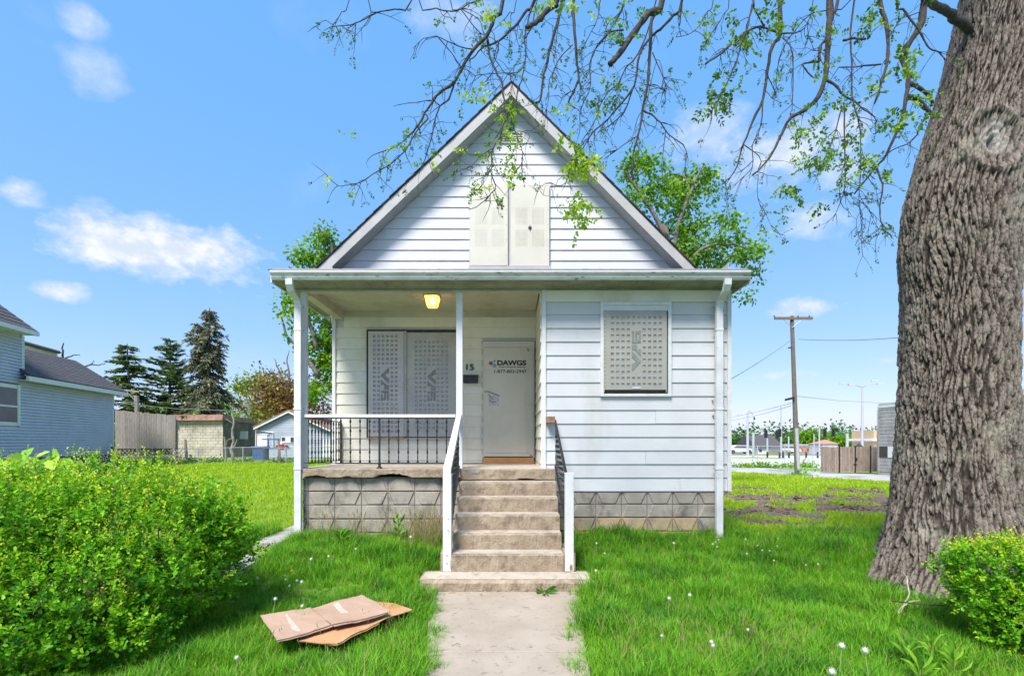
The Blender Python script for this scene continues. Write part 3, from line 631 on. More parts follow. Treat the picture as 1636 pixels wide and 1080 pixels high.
# --- iron railings
def baluster(p0, p1, rr=.0115, turns=5, parent=None, mesh=None):
    if mesh is None:
        n = 26; pts = [Vector(p0).lerp(Vector(p1), i / n) for i in range(n + 1)]
        rs = [rr * (.8 if (i // 2) % 3 else 1.35) for i in range(n + 1)]
        return MB().tube(pts, rs, 4, twist=R(34)).build('baluster', M['iron'], parent)
ry = F - .045
fr = thing('porch_railing', ((xf(610)), ry, 1.46), 'black twisted iron railing along the porch front under a white top rail', 'railing')
MB().box(-3.17, -.86, ry - .03, ry + .045, 2.237, 2.285).build('top_rail', M['white_post'], fr, bevel=.004)
MB().box(-3.165, -.87, ry - .012, ry + .018, 2.222, 2.2365).build('iron_top_bar', M['iron'], fr)
MB().box(-3.165, -.87, ry - .012, ry + .018, 1.542, 1.553).build('bottom_bar', M['iron'], fr)
proto = None
for i in range(15):
    px = 498.5 + 15.35 * i
    if abs(px - 606) < 5: continue
    x = (px - 818) / (FP / ry)
    if proto is None: proto = baluster((x, ry, 1.5525), (x, ry, 2.2225), parent=fr); px_ = x
    else:
        c = proto.copy(); COL.objects.link(c); c.parent = fr; c.matrix_parent_inverse = proto.matrix_parent_inverse.copy(); c.location = (x - px_, 0, 0)
x = (606.3 - 818) / (FP / ry)
MB().box(x - .013, x + .013, ry - .013, ry + .013, 1.47, 2.222).lathe((x, ry, 1.4615), [(.05, 0), (.045, .012), (.022, .03), (.02, .08)], 10).build('rail_post', M['iron'], fr)
sr = thing('side_railing', (-3.19, 8.6, 1.46), 'black twisted iron railing along the open left end of the porch', 'railing')
MB().box(-3.205, -3.175, F + .09, B - .012, 2.225, 2.24).build('iron_top_bar', M['iron'], sr); MB().box(-3.205, -3.175, F + .09, B - .012, 1.52, 1.532).build('bottom_bar', M['iron'], sr)
MB().box(-3.2, -3.17, B - .04, B - .012, 1.4615, 2.224).build('rail_post', M['iron'], sr)
proto = None
for i in range(11):
    y = F + .15 + i * .14
    if proto is None: proto = baluster((-3.19, y, 1.5315), (-3.19, y, 2.2255), parent=sr); y_ = y
    else: c = proto.copy(); COL.objects.link(c); c.parent = sr; c.matrix_parent_inverse = proto.matrix_parent_inverse.copy(); c.location = (0, y - y_, 0)
NY = 6.45; sn = FP / NY
for s, xa, xc, top in ((-1, 708.3, 721.7, 756), (1, 902.3, 916, 755)):
    xa, xc = (xa - 818) / sn, (xc - 818) / sn; zt = CZ + (705 - top) / sn; xm = (xa + xc) / 2
    hr = thing('stair_railing', (xm, NY, .23), 'white wooden handrail and newel post on the left of the steps' if s < 0 else 'black iron stair railing ending at a white newel post with a rotted foot', 'railing')
    MB().box(xa, xc, NY - .05, NY + .055, .2325, zt).build('newel_post', M['white_post'], hr, bevel=.005)
    if s < 0:
        p1 = at(731.5, 661, F - .0); p0 = Vector((xm + .0, NY + .0, zt + .0)); d = (.047)
        MB().hexa([(xa + .005, NY - .06, zt - .06), (xc - .005, NY - .06, zt - .06), (xc - .005, NY + .04, zt + .02), (xa + .005, NY + .04, zt + .02)][:4],
                  [(xa + .005, NY - .06, zt + .04), (xc - .005, NY - .06, zt + .04), (xc - .005, NY + .04, zt + .11), (xa + .005, NY + .04, zt + .11)]) if False else None
        MB().hexa([(xa + .004, NY - .045, zt + .001), (xc - .004, NY - .045, zt + .001), (-.775, F - .003, 2.20), (-.85, F - .003, 2.20)],
                  [(xa + .004, NY - .045, zt + .07), (xc - .004, NY - .045, zt + .07), (-.775, F - .003, 2.30), (-.85, F - .003, 2.30)]).build('handrail', M['white_post'], hr, bevel=.004)
        for z in (.33, .43): MB().box(xm - .006, xm + .006, NY - .056, NY - .0505, z, z + .01).build('nail', M['iron'], hr)
    else: MB().add([(xm + .01, NY - .0515, .24), (xm + .04, NY - .0515, .25), (xm + .038, NY - .0515, .31), (xm + .015, NY - .0515, .33), (xm - .0, NY - .0515, .28)], [(0, 1, 2, 3, 4)]).build('rot_hole', M['oldwood'], hr)
    X_t, X_b = (.655, .70) if s > 0 else (-.80, -.79)
    T0, T1 = Vector((X_t, F - .10, 2.19)), Vector((X_b, NY + .056, zt - .03)); B0, B1 = Vector((X_t, F - .12, 1.50)), Vector((X_b, NY + .056, .72))
    if s < 0: T0.z -= .06; T1.z -= .03
    for a, c, nm, h_ in ((T0, T1, 'iron_top_bar', .012), (B0, B1, 'bottom_bar', .007)):
        MB().hexa([(a.x - .014, a.y, a.z - h_), (a.x + .014, a.y, a.z - h_), (c.x + .014, c.y, c.z - h_), (c.x - .014, c.y, c.z - h_)][::-1],
                  [(a.x - .014, a.y, a.z + h_), (a.x + .014, a.y, a.z + h_), (c.x + .014, c.y, c.z + h_), (c.x - .014, c.y, c.z + h_)][::-1]).build(nm, M['iron'], hr)
    for i in range(10):
        t = (i + .5) / 10; a, c = B0.lerp(B1, t), T0.lerp(T1, t); baluster(a, (a.x, a.y, a.z + (c.z - a.z)), rr=.0075, parent=hr)
# ================================================================== ground
def ground_mat():
    m, nt, p = new_mat('lawn_soil'); v = coord(nt)
    g1 = mixc(nt, noise(nt, v, 1.3, 6), (.10, .22, .02), (.16, .30, .03))
    g2 = mixc(nt, noise(nt, v, 14, 5), (.07, .14, .015), g1)
    fine = mixc(nt, noise(nt, coord(nt, (1, .35, 1)), 60, 4), g2, (.22, .36, .05))
    # bare earth scattered through the lawn beyond the right side of the house
    dirt = nn(nt, 'ShaderNodeAttribute', attribute_name='dirt')
    ds = mixc(nt, noise(nt, v, 12, 6, .7), (.07, .045, .03), (.26, .20, .15))
    nf = noise(nt, coord(nt, (1, .8, 1)), 2.2, 8, .75, .25, .75)
    mm = nn(nt, 'ShaderNodeMath', operation='ADD'); nt.links.new(dirt.outputs['Fac'], mm.inputs[0]); nt.links.new(nf, mm.inputs[1])
    mr = nn(nt, 'ShaderNodeMapRange'); mr.inputs[1].default_value = .88; mr.inputs[2].default_value = 1.05; nt.links.new(mm.outputs[0], mr.inputs[0])
    nt.links.new(mixc(nt, mr.outputs[0], fine, ds), p.inputs['Base Color']); p.inputs['Roughness'].default_value = .95
    bump(nt, p, noise(nt, v, 35, 6, .7, .2, .8), .8, .03); return m
def dirtf(x, y):
    """0..1 where the soil is bare"""
    d = 0
    for cx, cy, rx, ry in ((5.6, 11.0, 1.5, 1.2), (8.2, 11.8, 1.6, 1.3), (9.6, 14.2, 2.2, 1.9), (7.2, 14.6, 1.3, 1.6), (11.6, 17.2, 1.6, 1.8), (5.6, 15.5, 1.4, 2.2), (8.2, 18.2, 2.0, 1.5), (6.6, 12.9, .9, .8), (5.0, 18.5, 1.2, 1.5), (4.9, 9.3, .7, .5)):
        d = np.maximum(d, np.clip(1.25 - np.hypot((x - cx) / rx, (y - cy) / ry) + .35 * np.sin(x * 3.1 + y * 1.7) * np.sin(y * 2.3 - x * 1.1) + .2 * np.sin(x * 7.7 - y * 5.1), 0, 1))
    return np.clip(d, 0, 1)
def ground():
    xs = np.concatenate([-np.geomspace(400, 10.5, 24), np.arange(-10, 20.01, .25), np.geomspace(21, 600, 26)])
    ys = np.concatenate([np.arange(-6, 1.9, .5), np.arange(2, 20.01, .2), np.geomspace(20.6, 900, 46)])
    Xg, Yg = np.meshgrid(xs, ys); Z = hgt(Xg, Yg); V = np.stack([Xg, Yg, Z], -1).reshape(-1, 3); n = len(xs)
    i = np.arange(len(ys) - 1)[:, None] * n + np.arange(n - 1)[None]; Fc = np.stack([i, i + 1, i + n + 1, i + n], -1).reshape(-1, 4)
    np_mesh('ground', V, Fc, ground_mat(), smooth=True, attrs={'dirt': dirtf(Xg, Yg).ravel()}, kind='structure')
ground()
# front walk: cast slabs
def flat_slab(name, poly, z0, z1, m, parent=None, **tg):
    n = len(poly); b = MB().add([(x, y, z0) for x, y in poly] + [(x, y, z1) for x, y in poly], [tuple(range(n))[::-1], tuple(range(n, 2 * n))] + [(i, (i + 1) % n, (i + 1) % n + n, i + n) for i in range(n)])
    return b.build(name, m, parent, bevel=.008, **tg)
walk = flat_slab('front_walk', [(-.66, 3.1), (.56, 3.1), (.62, 4.275), (-.72, 4.275)], -.02, .10, M['walk'], kind='structure')
fl = flat_slab('slab', [(-.72, 4.285), (.62, 4.285), (.80, 5.99), (-.98, 5.99)], -.02, .101, M['walk'], walk)
flat_slab('slab', [(-.64, 1.0), (.5, 1.0), (.56, 3.09), (-.66, 3.09)], -.03, .098, M['walk'], walk)
sw_ = MB()
for k in range(14):
    y0 = 5.2 + k * 1.0; z = float(hgt(-3.5, y0 + .5)) + .02
    flat_slab('side_walk_slab', [(-3.70, y0), (-3.30, y0), (-3.30, y0 + .985), (-3.70, y0 + .985)], z - .15, float(hgt(-3.5, y0 + .5)) + .035, M['oldwalk'], None, kind='structure')
# alley, lot and road on the far right
def sheet(name, pts, m, dz, sub=1, **tg):
    V = [(x, y, float(hgt(x, y)) + dz) for x, y in pts]
    return MB().add(V, [tuple(range(len(V)))]).build(name, m, **tg)
def strip_sheet(name, left, right, m, dz, n=30, **tg):
    """ruled sheet between two edges [(x, y), ...] draped on the ground"""
    V = []; Fc = []
    def samp(e, t):
        k = t * (len(e) - 1); i = min(int(k), len(e) - 2); f = k - i; return e[i][0] + (e[i + 1][0] - e[i][0]) * f, e[i][1] + (e[i + 1][1] - e[i][1]) * f
    w = 6
    for i in range(n + 1):
        a, c = samp(left, i / n), samp(right, i / n)
        for j in range(w + 1):
            x, y = a[0] + (c[0] - a[0]) * j / w, a[1] + (c[1] - a[1]) * j / w; V.append((x, y, float(hgt(x, y)) + dz))
    for i in range(n):
        for j in range(w): k = i * (w + 1) + j; Fc.append((k, k + 1, k + w + 2, k + w + 1))
    return MB().add(V, Fc).build(name, m, **tg)
M['asphalt_pale'] = mat('sunbleached_asphalt', (.34, .33, .32), (.42, .41, .40), .6, .9, c3=(.20, .19, .18), s3=.35, f3=(.55, .66), bs=.2, bscale=30)
M['lot'] = mat('pale_lot', (.50, .49, .48), (.58, .57, .56), .4, .9, c3=(.40, .39, .38), s3=.2)
M['road'] = mat('road_asphalt', (.16, .16, .17), (.2, .2, .21), .5, .9)
strip_sheet('alley', [(17.6, 12), (16.3, 21.8), (14.3, 33), (11.5, 46)], [(26, 12), (25.5, 24), (19.5, 36), (16.5, 52)], M['asphalt_pale'], .03, kind='structure')
strip_sheet('parking_lot', [(20.6, 38.5), (15, 56), (10, 74)], [(70, 38.5), (70, 56), (70, 74)], M['lot'], .02, kind='structure')
strip_sheet('grass_verge', [(10, 74.5), (10, 79)], [(90, 74.5), (90, 79)], mat('verge_grass', (.12, .22, .03), (.18, .26, .05), .8, .95), .05, kind='structure')
strip_sheet('road', [(5, 79.2), (5, 94)], [(110, 79.2), (110, 94)], M['road'], .03, kind='structure')
# ------------------------------------------------------------------ grass: tufts placed on points
GRASS_M = {}
def blade_proto(name, nb, h, spread, w, m, bend=.5, tint=(0, 1), seed=0):
    r = random.Random(seed); V = []; Fc = []; T = []
    for b in range(nb):
        a = r.random() * 6.283; rad = spread * math.sqrt(r.random()); x, y = rad * math.cos(a), rad * math.sin(a); hh = h * (.55 + .6 * r.random())
        lean = r.random() * bend; da = r.random() * 6.283; dx, dy = math.cos(da), math.sin(da); ww = w * (.7 + .6 * r.random()); tn = r.uniform(*tint)
        segs = 3; o = len(V); px_, py_ = -dy, dx
        for s in range(segs + 1):
            t = s / segs; cx = x + dx * hh * lean * t * t; cy = y + dy * hh * lean * t * t; cz = hh * (t - .25 * lean * t * t); q = ww * (1 - t ** 1.6) + .0004
            if s < segs: V += [(cx - px_ * q, cy - py_ * q, cz), (cx + px_ * q, cy + py_ * q, cz)]; T += [tn * (.8 + .2 * t)] * 2
            else: V.append((cx, cy, cz)); T.append(tn)
        for s in range(segs):
            i = o + 2 * s
            Fc.append((i, i + 1, i + 3, i + 2) if s < segs - 1 else (i, i + 1, i + 2))
    me = bpy.data.meshes.new(name); me.from_pydata(V, [], Fc); me.materials.append(m)
    t = me.attributes.new('tint', 'FLOAT', 'POINT'); t.data.foreach_set('value', T); me.update()
    return bpy.data.objects.new(name, me)
def scatter(name, P, rot, scl, idx, protos, label=None, parent=None):
    """one object of kind stuff: protos instanced on points by geometry nodes"""
    col = bpy.data.collections.new(name + '_kinds')
    for p in protos: col.objects.link(p)
    me = bpy.data.meshes.new(name); n = len(P); me.vertices.add(n); me.vertices.foreach_set('co', np.asarray(P, np.float32).ravel())
    a = me.attributes.new('rot', 'FLOAT_VECTOR', 'POINT'); a.data.foreach_set('vector', np.asarray(rot, np.float32).ravel())
    a = me.attributes.new('scl', 'FLOAT_VECTOR', 'POINT'); a.data.foreach_set('vector', np.asarray(scl, np.float32).ravel())
    a = me.attributes.new('idx', 'INT', 'POINT'); a.data.foreach_set('value', np.asarray(idx, np.int32))
    me.update(); o = bpy.data.objects.new(name, me); link(o, parent); o['kind'] = 'stuff'
    if label: o['label'] = label
    ng = bpy.data.node_groups.new(name + '_nodes', 'GeometryNodeTree')
    ng.interface.new_socket('Geometry', in_out='INPUT', socket_type='NodeSocketGeometry'); ng.interface.new_socket('Geometry', in_out='OUTPUT', socket_type='NodeSocketGeometry')
    gi, go = ng.nodes.new('NodeGroupInput'), ng.nodes.new('NodeGroupOutput'); ip = ng.nodes.new('GeometryNodeInstanceOnPoints'); ci = ng.nodes.new('GeometryNodeCollectionInfo')
    ci.inputs['Collection'].default_value = col; ci.inputs['Separate Children'].default_value = True; ci.inputs['Reset Children'].default_value = True
    def attr(nm, t):
        q = ng.nodes.new('GeometryNodeInputNamedAttribute'); q.data_type = t; q.inputs['Name'].default_value = nm; return [s for s in q.outputs if s.enabled and s.name == 'Attribute'][0]
    ng.links.new(gi.outputs[0], ip.inputs['Points']); ng.links.new(ci.outputs[0], ip.inputs['Instance']); ip.inputs['Pick Instance'].default_value = True
    ng.links.new(attr('idx', 'INT'), ip.inputs['Instance Index']); ng.links.new(attr('rot', 'FLOAT_VECTOR'), ip.inputs['Rotation']); ng.links.new(attr('scl', 'FLOAT_VECTOR'), ip.inputs['Scale'])
    ng.links.new(ip.outputs[0], go.inputs[0]); md = o.modifiers.new('scatter', 'NODES'); md.node_group = ng; return o
GM = leaf_mat('grass_blade', (.075, .25, .012), (.16, .41, .02), (.36, .57, .05), .38, .5)
GMf = leaf_mat('lawn_blade', (.22, .38, .012), (.36, .53, .02), (.50, .60, .05), .4, .6)
GMk = leaf_mat('deep_green_blade', (.03, .13, .012), (.07, .24, .02), (.14, .36, .03), .35, .5)
GMd = leaf_mat('dry_blade', (.20, .19, .06), (.30, .27, .11), (.36, .31, .16), .3, .8)
from mathutils import noise as mn
def patch(x, y, s=1.0, o=0.0): return np.array([mn.noise((float(a) * s + o, float(b) * s - o, o)) for a, b in zip(x, y)])
def lawn_points(n, x0, x1, y0, y1, keep):
    x = rng.uniform(x0, x1, n); y = rng.uniform(y0, y1, n); k = keep(x, y); return x[k], y[k]
def solid(x, y):
    """True where grass can grow: not on walk, house, steps, side walk"""
    half = np.where(y < 4.28, .60, .60 + (y - 4.28) * .155)
    edge = .05 * np.sin(y * 9) + .04 * np.sin(y * 23 + 1)
    cx = -.06 - (y > 5) * .02
    on = (np.abs(x - cx) < half + edge - .04) & (y < 6.0)
    on |= (x > -1.12) & (x < .98) & (y > 5.95) & (y < 6.5); on |= (x > -.93) & (x < .83) & (y > 6.4)& (y < 7.9)
    on |= (x > -3.24) & (x < -.7) & (y > 7.76) ; on |= (x > -3.3) & (x < 3.34) & (y > 7.8)
    on |= (x > -3.70) & (x < -3.30) & (y > 5.6)
    return ~on
def visible(x, y, m=.4): return np.abs(x) < y * 1.02 + m
# long front grass
x, y = lawn_points(42000, -4.6, 6.2, 3.2, 8.2, lambda a, b: solid(a, b) & visible(a, b))
pn = patch(x, y, 1.1, 3.0); pn2 = patch(x, y, 3.3, 9.0)
keepm = rng.random(len(x)) < np.clip(1.25 - (y - 3.2) * .12, .4, 1); x, y, pn, pn2 = x[keepm], y[keepm], pn[keepm], pn2[keepm]
near_wall = np.clip((y - 7.2) / .5, 0, 1)
sc = .72 + .45 * pn + .35 * pn2 + rng.uniform(-.12, .25, len(x)) + .25 * near_wall * (x > 3.4) * 0
sc *= np.where((x > -3.0) & (x < -.5) & (y < 5.8) & (y > 4.1), .8, 1.0); sc *= 1 + .45 * np.exp(-((np.abs(x + .06) - .95) / .22) ** 2) * (y < 6.2) * rng.uniform(.2, 1.3, len(x)) + .35 * near_wall * rng.uniform(0, 1.2, len(x)); sc = np.clip(sc, .35, 1.9)
protos = [blade_proto('grass_tuft_a', 12, .21, .05, .0032, GM, .9, (.0, .7), 1), blade_proto('grass_tuft_b', 12, .17, .06, .003, GM, 1.2, (.2, 1), 2),
          blade_proto('grass_tuft_c', 10, .24, .04, .0036, GM, .7, (.1, .8), 3), blade_proto('grass_tuft_d', 14, .13, .07, .0026, GM, 1.4, (.35, 1), 4),
          blade_proto('grass_tuft_e', 6, .22, .06, .0022, GMd, .8, (.0, 1), 5), blade_proto('grass_tuft_f', 13, .19, .06, .0034, GMk, 1.0, (.0, 1), 6), blade_proto('grass_tuft_g', 9, .07, .06, .009, GMk, 1.6, (.3, 1), 7)]
pf = patch(x, y, 1.7, 21.0) * 1.4 + patch(x, y, 5.0, 31.0) * .8 + rng.normal(0, .28, len(x)); z = hgt(x, y)
idx = np.select([pf < -.45, pf < -.05, pf < .3, pf < .62], [5, 0, 1, 3], 2); rr_ = rng.random(len(x)); idx = np.where(rr_ < .05, 4, idx); idx = np.where((rr_ > .95) & (pf > 0), 6, idx)
rot = np.stack([rng.normal(0, .12, len(x)), rng.normal(0, .12, len(x)), rng.uniform(0, 6.28, len(x))], -1)
scatter('long_grass', np.stack([x, y, z - .01], -1), rot, np.stack([sc * .95 + .1, sc * .95 + .1, sc], -1), idx, protos, 'long bright green grass over the front yard')
# mown lawn left and right, thinning with distance
def lawn(name, n, x0, x1, y0, y1, h, label, keep=lambda a, b: np.ones(len(a), bool), mown=GMf, seed=0):
    u = rng.random(n); y = y0 * (y1 / y0) ** (u ** 1.15); x = rng.uniform(x0, x1, n); k = solid(x, y) & visible(x, y, 1) & keep(x, y); x, y = x[k], y[k]
    pr = [blade_proto(name + '_tuft_a', 14, h, .10, .004, mown, 1.1, (0, .8), 11 + seed), blade_proto(name + '_tuft_b', 14, h * .8, .12, .0035, mown, 1.3, (.3, 1), 12 + seed), blade_proto(name + '_tuft_c', 12, h * 1.3, .08, .004, mown, .8, (.1, .9), 13 + seed)]
    dist = np.clip(y / 9, 1, 3.2); s = rng.uniform(.7, 1.25, len(x)) * (1 + .3 * patch(x, y, .8, seed)); dd = dirtf(x, y)
    k = rng.random(len(x)) > dd * 1.9; x, y, s, dist = x[k], y[k], s[k], dist[k]
    scatter(name, np.stack([x, y, hgt(x, y) - .005], -1), np.stack([rng.normal(0, .1, len(x)), rng.normal(0, .1, len(x)), rng.uniform(0, 6.28, len(x))], -1), np.stack([s * dist, s * dist, s * (dist ** .35)], -1), rng.integers(0, 3, len(x)), pr, label)
lawn('left_lawn', 38000, -26, -3.6, 6.0, 30, .075, 'mown yellow green lawn beside the house', lambda a, b: a < -3.66, seed=1)
lawn('right_lawn', 42000, 3.36, 17.4, 7.6, 34, .085, 'mown lawn with bare earth patches between house and alley', lambda a, b: a < 17.6 - np.clip(b - 12, 0, 40) * .148, seed=5)
# broken sods and clods in the bare patches
def clod_proto(name, seed):
    r = random.Random(seed); b = MB(); n = 6; V = []
    for k, (rr, z) in enumerate(((.55, -.2), (1, .1), (.8, .5), (.25, .75))):
        for q in range(n): a = 6.283 * q / n; f = rr * r.uniform(.7, 1.25); V.append((f * math.cos(a), f * math.sin(a), z * r.uniform(.8, 1.2)))
    Fc = [(k * n + q, k * n + (q + 1) % n, (k + 1) * n + (q + 1) % n, (k + 1) * n + q) for k in range(3) for q in range(n)] + [tuple(18 + q for q in range(n))]
    me = bpy.data.meshes.new(name); me.from_pydata(V, [], Fc); me.materials.append(M['soil']); return bpy.data.objects.new(name, me)
M['soil'] = mat('crumbly_soil', (.07, .045, .03), (.24, .18, .13), 9, .98, bs=.6, bscale=40)
x = rng.uniform(3.6, 15, 26000); y = rng.uniform(9, 20, 26000); d = dirtf(x, y); wv = .5 + .9 * patch(x, y, .9, 4.0) + .5 * patch(x, y, 2.6, 2.0); k = rng.random(len(x)) < np.clip(d * 1.2 * wv, 0, 1) * .55; x, y = x[k], y[k]
s = rng.uniform(.018, .07, len(x)) ** 1.0 * (1 + .5 * (rng.random(len(x)) > .93))
scatter('soil_clods', np.stack([x, y, hgt(x, y)], -1), np.stack([rng.normal(0, .4, len(x)), rng.normal(0, .4, len(x)), rng.uniform(0, 6.28, len(x))], -1), np.stack([s, s, s * .7], -1), rng.integers(0, 3, len(x)), [clod_proto('clod_a', 1), clod_proto('clod_b', 2), clod_proto('clod_c', 3)], 'crumbled brown soil in the bare patches of the lawn')
# tall seeding weeds against the stoop wall and around the walk
def weed_proto(name, h, seed, head=True):
    r = random.Random(seed); b = MB(); T = []
    for k in range(3):
        a = r.random() * 6.28; x, y = .04 * math.cos(a), .04 * math.sin(a); hh = h * r.uniform(.7, 1.1); lx, ly = r.uniform(-.12, .12), r.uniform(-.12, .12)
        b.tube([(x, y, 0), (x + lx * .3, y + ly * .3, hh * .5), (x + lx, y + ly, hh)], [.0022, .0018, .0012], 3)
        if head:
            for q in range(4): zz = hh * (1 - q * .035); b.lathe((x + lx * (1 - q * .05), y + ly, zz), [(.002, 0), (.006, .008), (.002, .018)], 4)
    me = bpy.data.meshes.new(name); me.from_pydata(b.v, [], b.f); me.materials.append(M['weed']); me.update(); return bpy.data.objects.new(name, me)
M['weed'] = mat('weed_stem', (.20, .20, .06), (.30, .22, .10), 9, .8)
x = np.concatenate([rng.normal(-1.15, .22, 130), rng.uniform(-3.0, -1.2, 60), rng.uniform(.9, 3.1, 30), rng.uniform(.75, 2.6, 60), rng.uniform(-2.5, -.8, 20)])
y = np.concatenate([rng.uniform(7.0, 7.68, 130), rng.uniform(7.35, 7.7, 60), rng.uniform(7.5, 7.75, 30), rng.uniform(3.9, 4.7, 60), rng.uniform(4, 5, 20)])
s = rng.uniform(.5, 1.1, len(x)); s[190:] *= .6
k = solid(x, y); x, y, s = x[k], y[k], s[k]
scatter('tall_weeds', np.stack([x, y, hgt(x, y)], -1), np.stack([rng.normal(0, .15, len(x)), rng.normal(0, .15, len(x)), rng.uniform(0, 6.28, len(x))], -1), np.stack([s, s, s], -1), rng.integers(0, 2, len(x)), [weed_proto('weed_a', .48, 1), weed_proto('weed_b', .40, 2)], 'thin brown seeding weeds by the stoop wall')
# broad leaved weeds
LW = leaf_mat('weed_leaf', (.05, .17, .015), (.13, .34, .025), (.28, .50, .04), .4)
def leafy_weed(loc, n, L, W, rise, label, tint=(.1, .8), cat='weed', group='broad leaved weeds in the front yard', stalk=.0):
    t = thing('weed', loc, label, cat, group); P = []; D = []
    stem = MB()
    for k in range(n):
        a = k * 2.4 + random.random() * .4; f = k / max(1, n - 1); zz = stalk * f
        P.append((loc[0] + .01 * math.cos(a), loc[1] + .01 * math.sin(a), loc[2] + zz)); D.append((math.cos(a), math.sin(a), rise * (.4 + 1.1 * f)))
    if stalk: stem.tube([loc, (loc[0], loc[1], loc[2] + stalk)], [.006, .003], 5).build('stem', M['weed'], t)
    P, D = np.array(P, float), np.array(D, float); n = len(P)
    T = np.array([(0, 0, 0), (.15, .12, .05), (.4, .42, .1), (.7, .38, .08), (1, 0, -.12), (.7, -.38, .08), (.4, -.42, .1), (.15, -.12, .05), (.4, 0, .02), (.7, 0, 0)], float)
    Fc = np.array([(0, 1, 2, 8), (8, 2, 3, 9), (9, 3, 4, 4), (0, 8, 6, 7), (8, 9, 5, 6), (9, 4, 5, 5)])
    V, Fq, tt = leaf_arrays(P, D, np.full(n, L) * rng.uniform(.7, 1.1, n), np.full(n, W) * rng.uniform(.8, 1.2, n), rng.uniform(*tint, n), (T, Fc[[0, 1, 3, 4]]), np.tile([0, 0, 1.0], (n, 1)))
    V2 = V; k = len(T); tri = np.array([(9, 3, 4), (9, 4, 5)])
    me_f = [tuple(f) for f in Fq.tolist()] + [tuple((q + i * k).tolist()) for i in range(n) for q in tri]
    o = MB().add(V2.tolist(), me_f).build('leaves', LW, t); a = o.data.attributes.new('tint', 'FLOAT', 'POINT'); a.data.foreach_set('value', np.repeat(rng.uniform(*tint, n), k).astype(np.float32))
    return t
def onground(px, py, dz=0.0):
    """ground point seen at a pixel"""
    z = .1
    for _ in range(30): p = gr(px, py, z); z = float(hgt(p.x, p.y))
    return Vector((p.x, p.y, z + dz))
leafy_weed(Vector((.38, 5.93, .10)), 9, .17, .045, .35, 'dock weed with dark leaves at the right of the lowest step', (0, .3))
leafy_weed(Vector((-.93, 5.90, .10)), 8, .10, .035, .5, 'small weed at the left end of the lowest step', (0, .4))
leafy_weed(onground(545, 872), 14, .20, .07, .9, 'large leafy weed under the stoop wall, left one of two', (.2, .6), stalk=.15)
leafy_weed(onground(636, 868), 16, .17, .06, 1.0, 'tall leafy weed below the chipped stoop edge', (.3, .9), stalk=.35)
leafy_weed(Vector((1.98, 7.62, .38)), 8, .13, .035, 1.3, 'dark little weed growing up the right foundation blocks', (0, .2), stalk=.12)
for px, py, lb in ((1450, 1070, 'lance leaved weed left of its neighbours below the tree'), (1490, 1062, 'tallest lance leaved weed below the tree'), (1525, 1085, 'lance leaved weed nearest the small shrub'), (1470, 1100, 'lance leaved weed lowest in front of the tree')):
    leafy_weed(onground(px, py) * 1.0, 15, .15, .035, 1.1, lb, (.5, 1), stalk=.16)
leafy_weed(onground(712, 985), 9, .08, .03, .5, 'low weed creeping over the left edge of the walk', (.2, .7))
leafy_weed(onground(918, 1040), 9, .08, .035, .4, 'low dark weed at the right edge of the walk', (.1, .5))
# fallen twigs and leaves on the walk
for i, (px, py, ln, an) in enumerate(((722, 955, .09, .3), (846, 942, .14, .8), (768, 958, .06, 2.0), (728, 1040, .08, .5), (905, 1015, .06, 1.9))):
    p = onground(px, py); p.z = .106; d = Vector((math.cos(an), math.sin(an), .0)) * ln
    tag(MB().tube([p - d * .5, p + Vector((.01, .005, .012)), p + d * .5], .0028, 4).build('twig', M['oldwood']), ('dark twig on the walk just below the left end of the landing', 'longest dark twig below the right end of the landing', 'short twig on the walk, farthest up between the two others', 'twig lying near the left edge of the walk by the joint', 'twig near the right edge of the walk')[i], 'twig', 'fallen twigs on the walk')
# ------------------------------------------------------------------ dandelions
M['fluff'] = mat('dandelion_fluff', (.6, .59, .52), (.7, .69, .64), 60, .9); M['dstem'] = mat('dandelion_stem', (.22, .30, .10), (.32, .28, .14), 20, .7); M['yellow'] = mat('yellow_petals', (.85, .55, .01), (.8, .4, .01), 60, .6)
def dandelion_proto(h, r, seed, yellow=False):
    rd = random.Random(seed); root = bpy.data.objects.new('dandelion', None); ORG['dandelion'] = Vector((0, 0, 0))
    lx = rd.uniform(-.03, .03); bs = []
    s = MB().tube([(0, 0, 0), (lx * .4, 0, h * .5), (lx, 0, h)], [.0028, .0024, .002], 5)
    hd = MB(); c = Vector((lx, 0, h + r * .5))
    if yellow:
        for k in range(34):
            a = k * 2.4; e = .2 + .9 * (k / 34); d = Vector((math.cos(a) * math.cos(e), math.sin(a) * math.cos(e), math.sin(e))); t = d.cross(Vector((0, 0, 1))).normalized() * .003
            hd.add([c - t, c + t, c + d * r * 1.1 + t * .8, c + d * r * 1.1 - t * .8], [(0, 1, 2, 3)])
    else:
        hd.lathe(c - Vector((0, 0, r * .62)), [(r * .15, 0), (r * .5, r * .18), (r * .62, r * .62), (r * .45, r * 1.05), (r * .1, r * 1.24)], 8)
        for k in range(60):
            e = math.asin(1 - 2 * (k + .5) / 60); a = k * 2.39996; d = Vector((math.cos(a) * math.cos(e), math.sin(a) * math.cos(e), math.sin(e))); t = (d.cross(Vector((.3, .2, 1)))).normalized() * r * .13; u = d.cross(t)
            q = c + d * r; hd.add([q - t, q - u, q + t, q + u], [(0, 1, 2, 3)])
    return s, hd, yellow
DP = [dandelion_proto(.20, .019, 1), dandelion_proto(.24, .022, 2), dandelion_proto(.15, .016, 3), dandelion_proto(.13, .02, 4, True)]
pm = []
for s, hd, yl in DP:
    o1 = s.build('stem', M['dstem']); o2 = hd.build('flower_head', M['yellow'] if yl else M['fluff']); pm.append((o1.data, o2.data)); bpy.data.objects.remove(o1); bpy.data.objects.remove(o2)
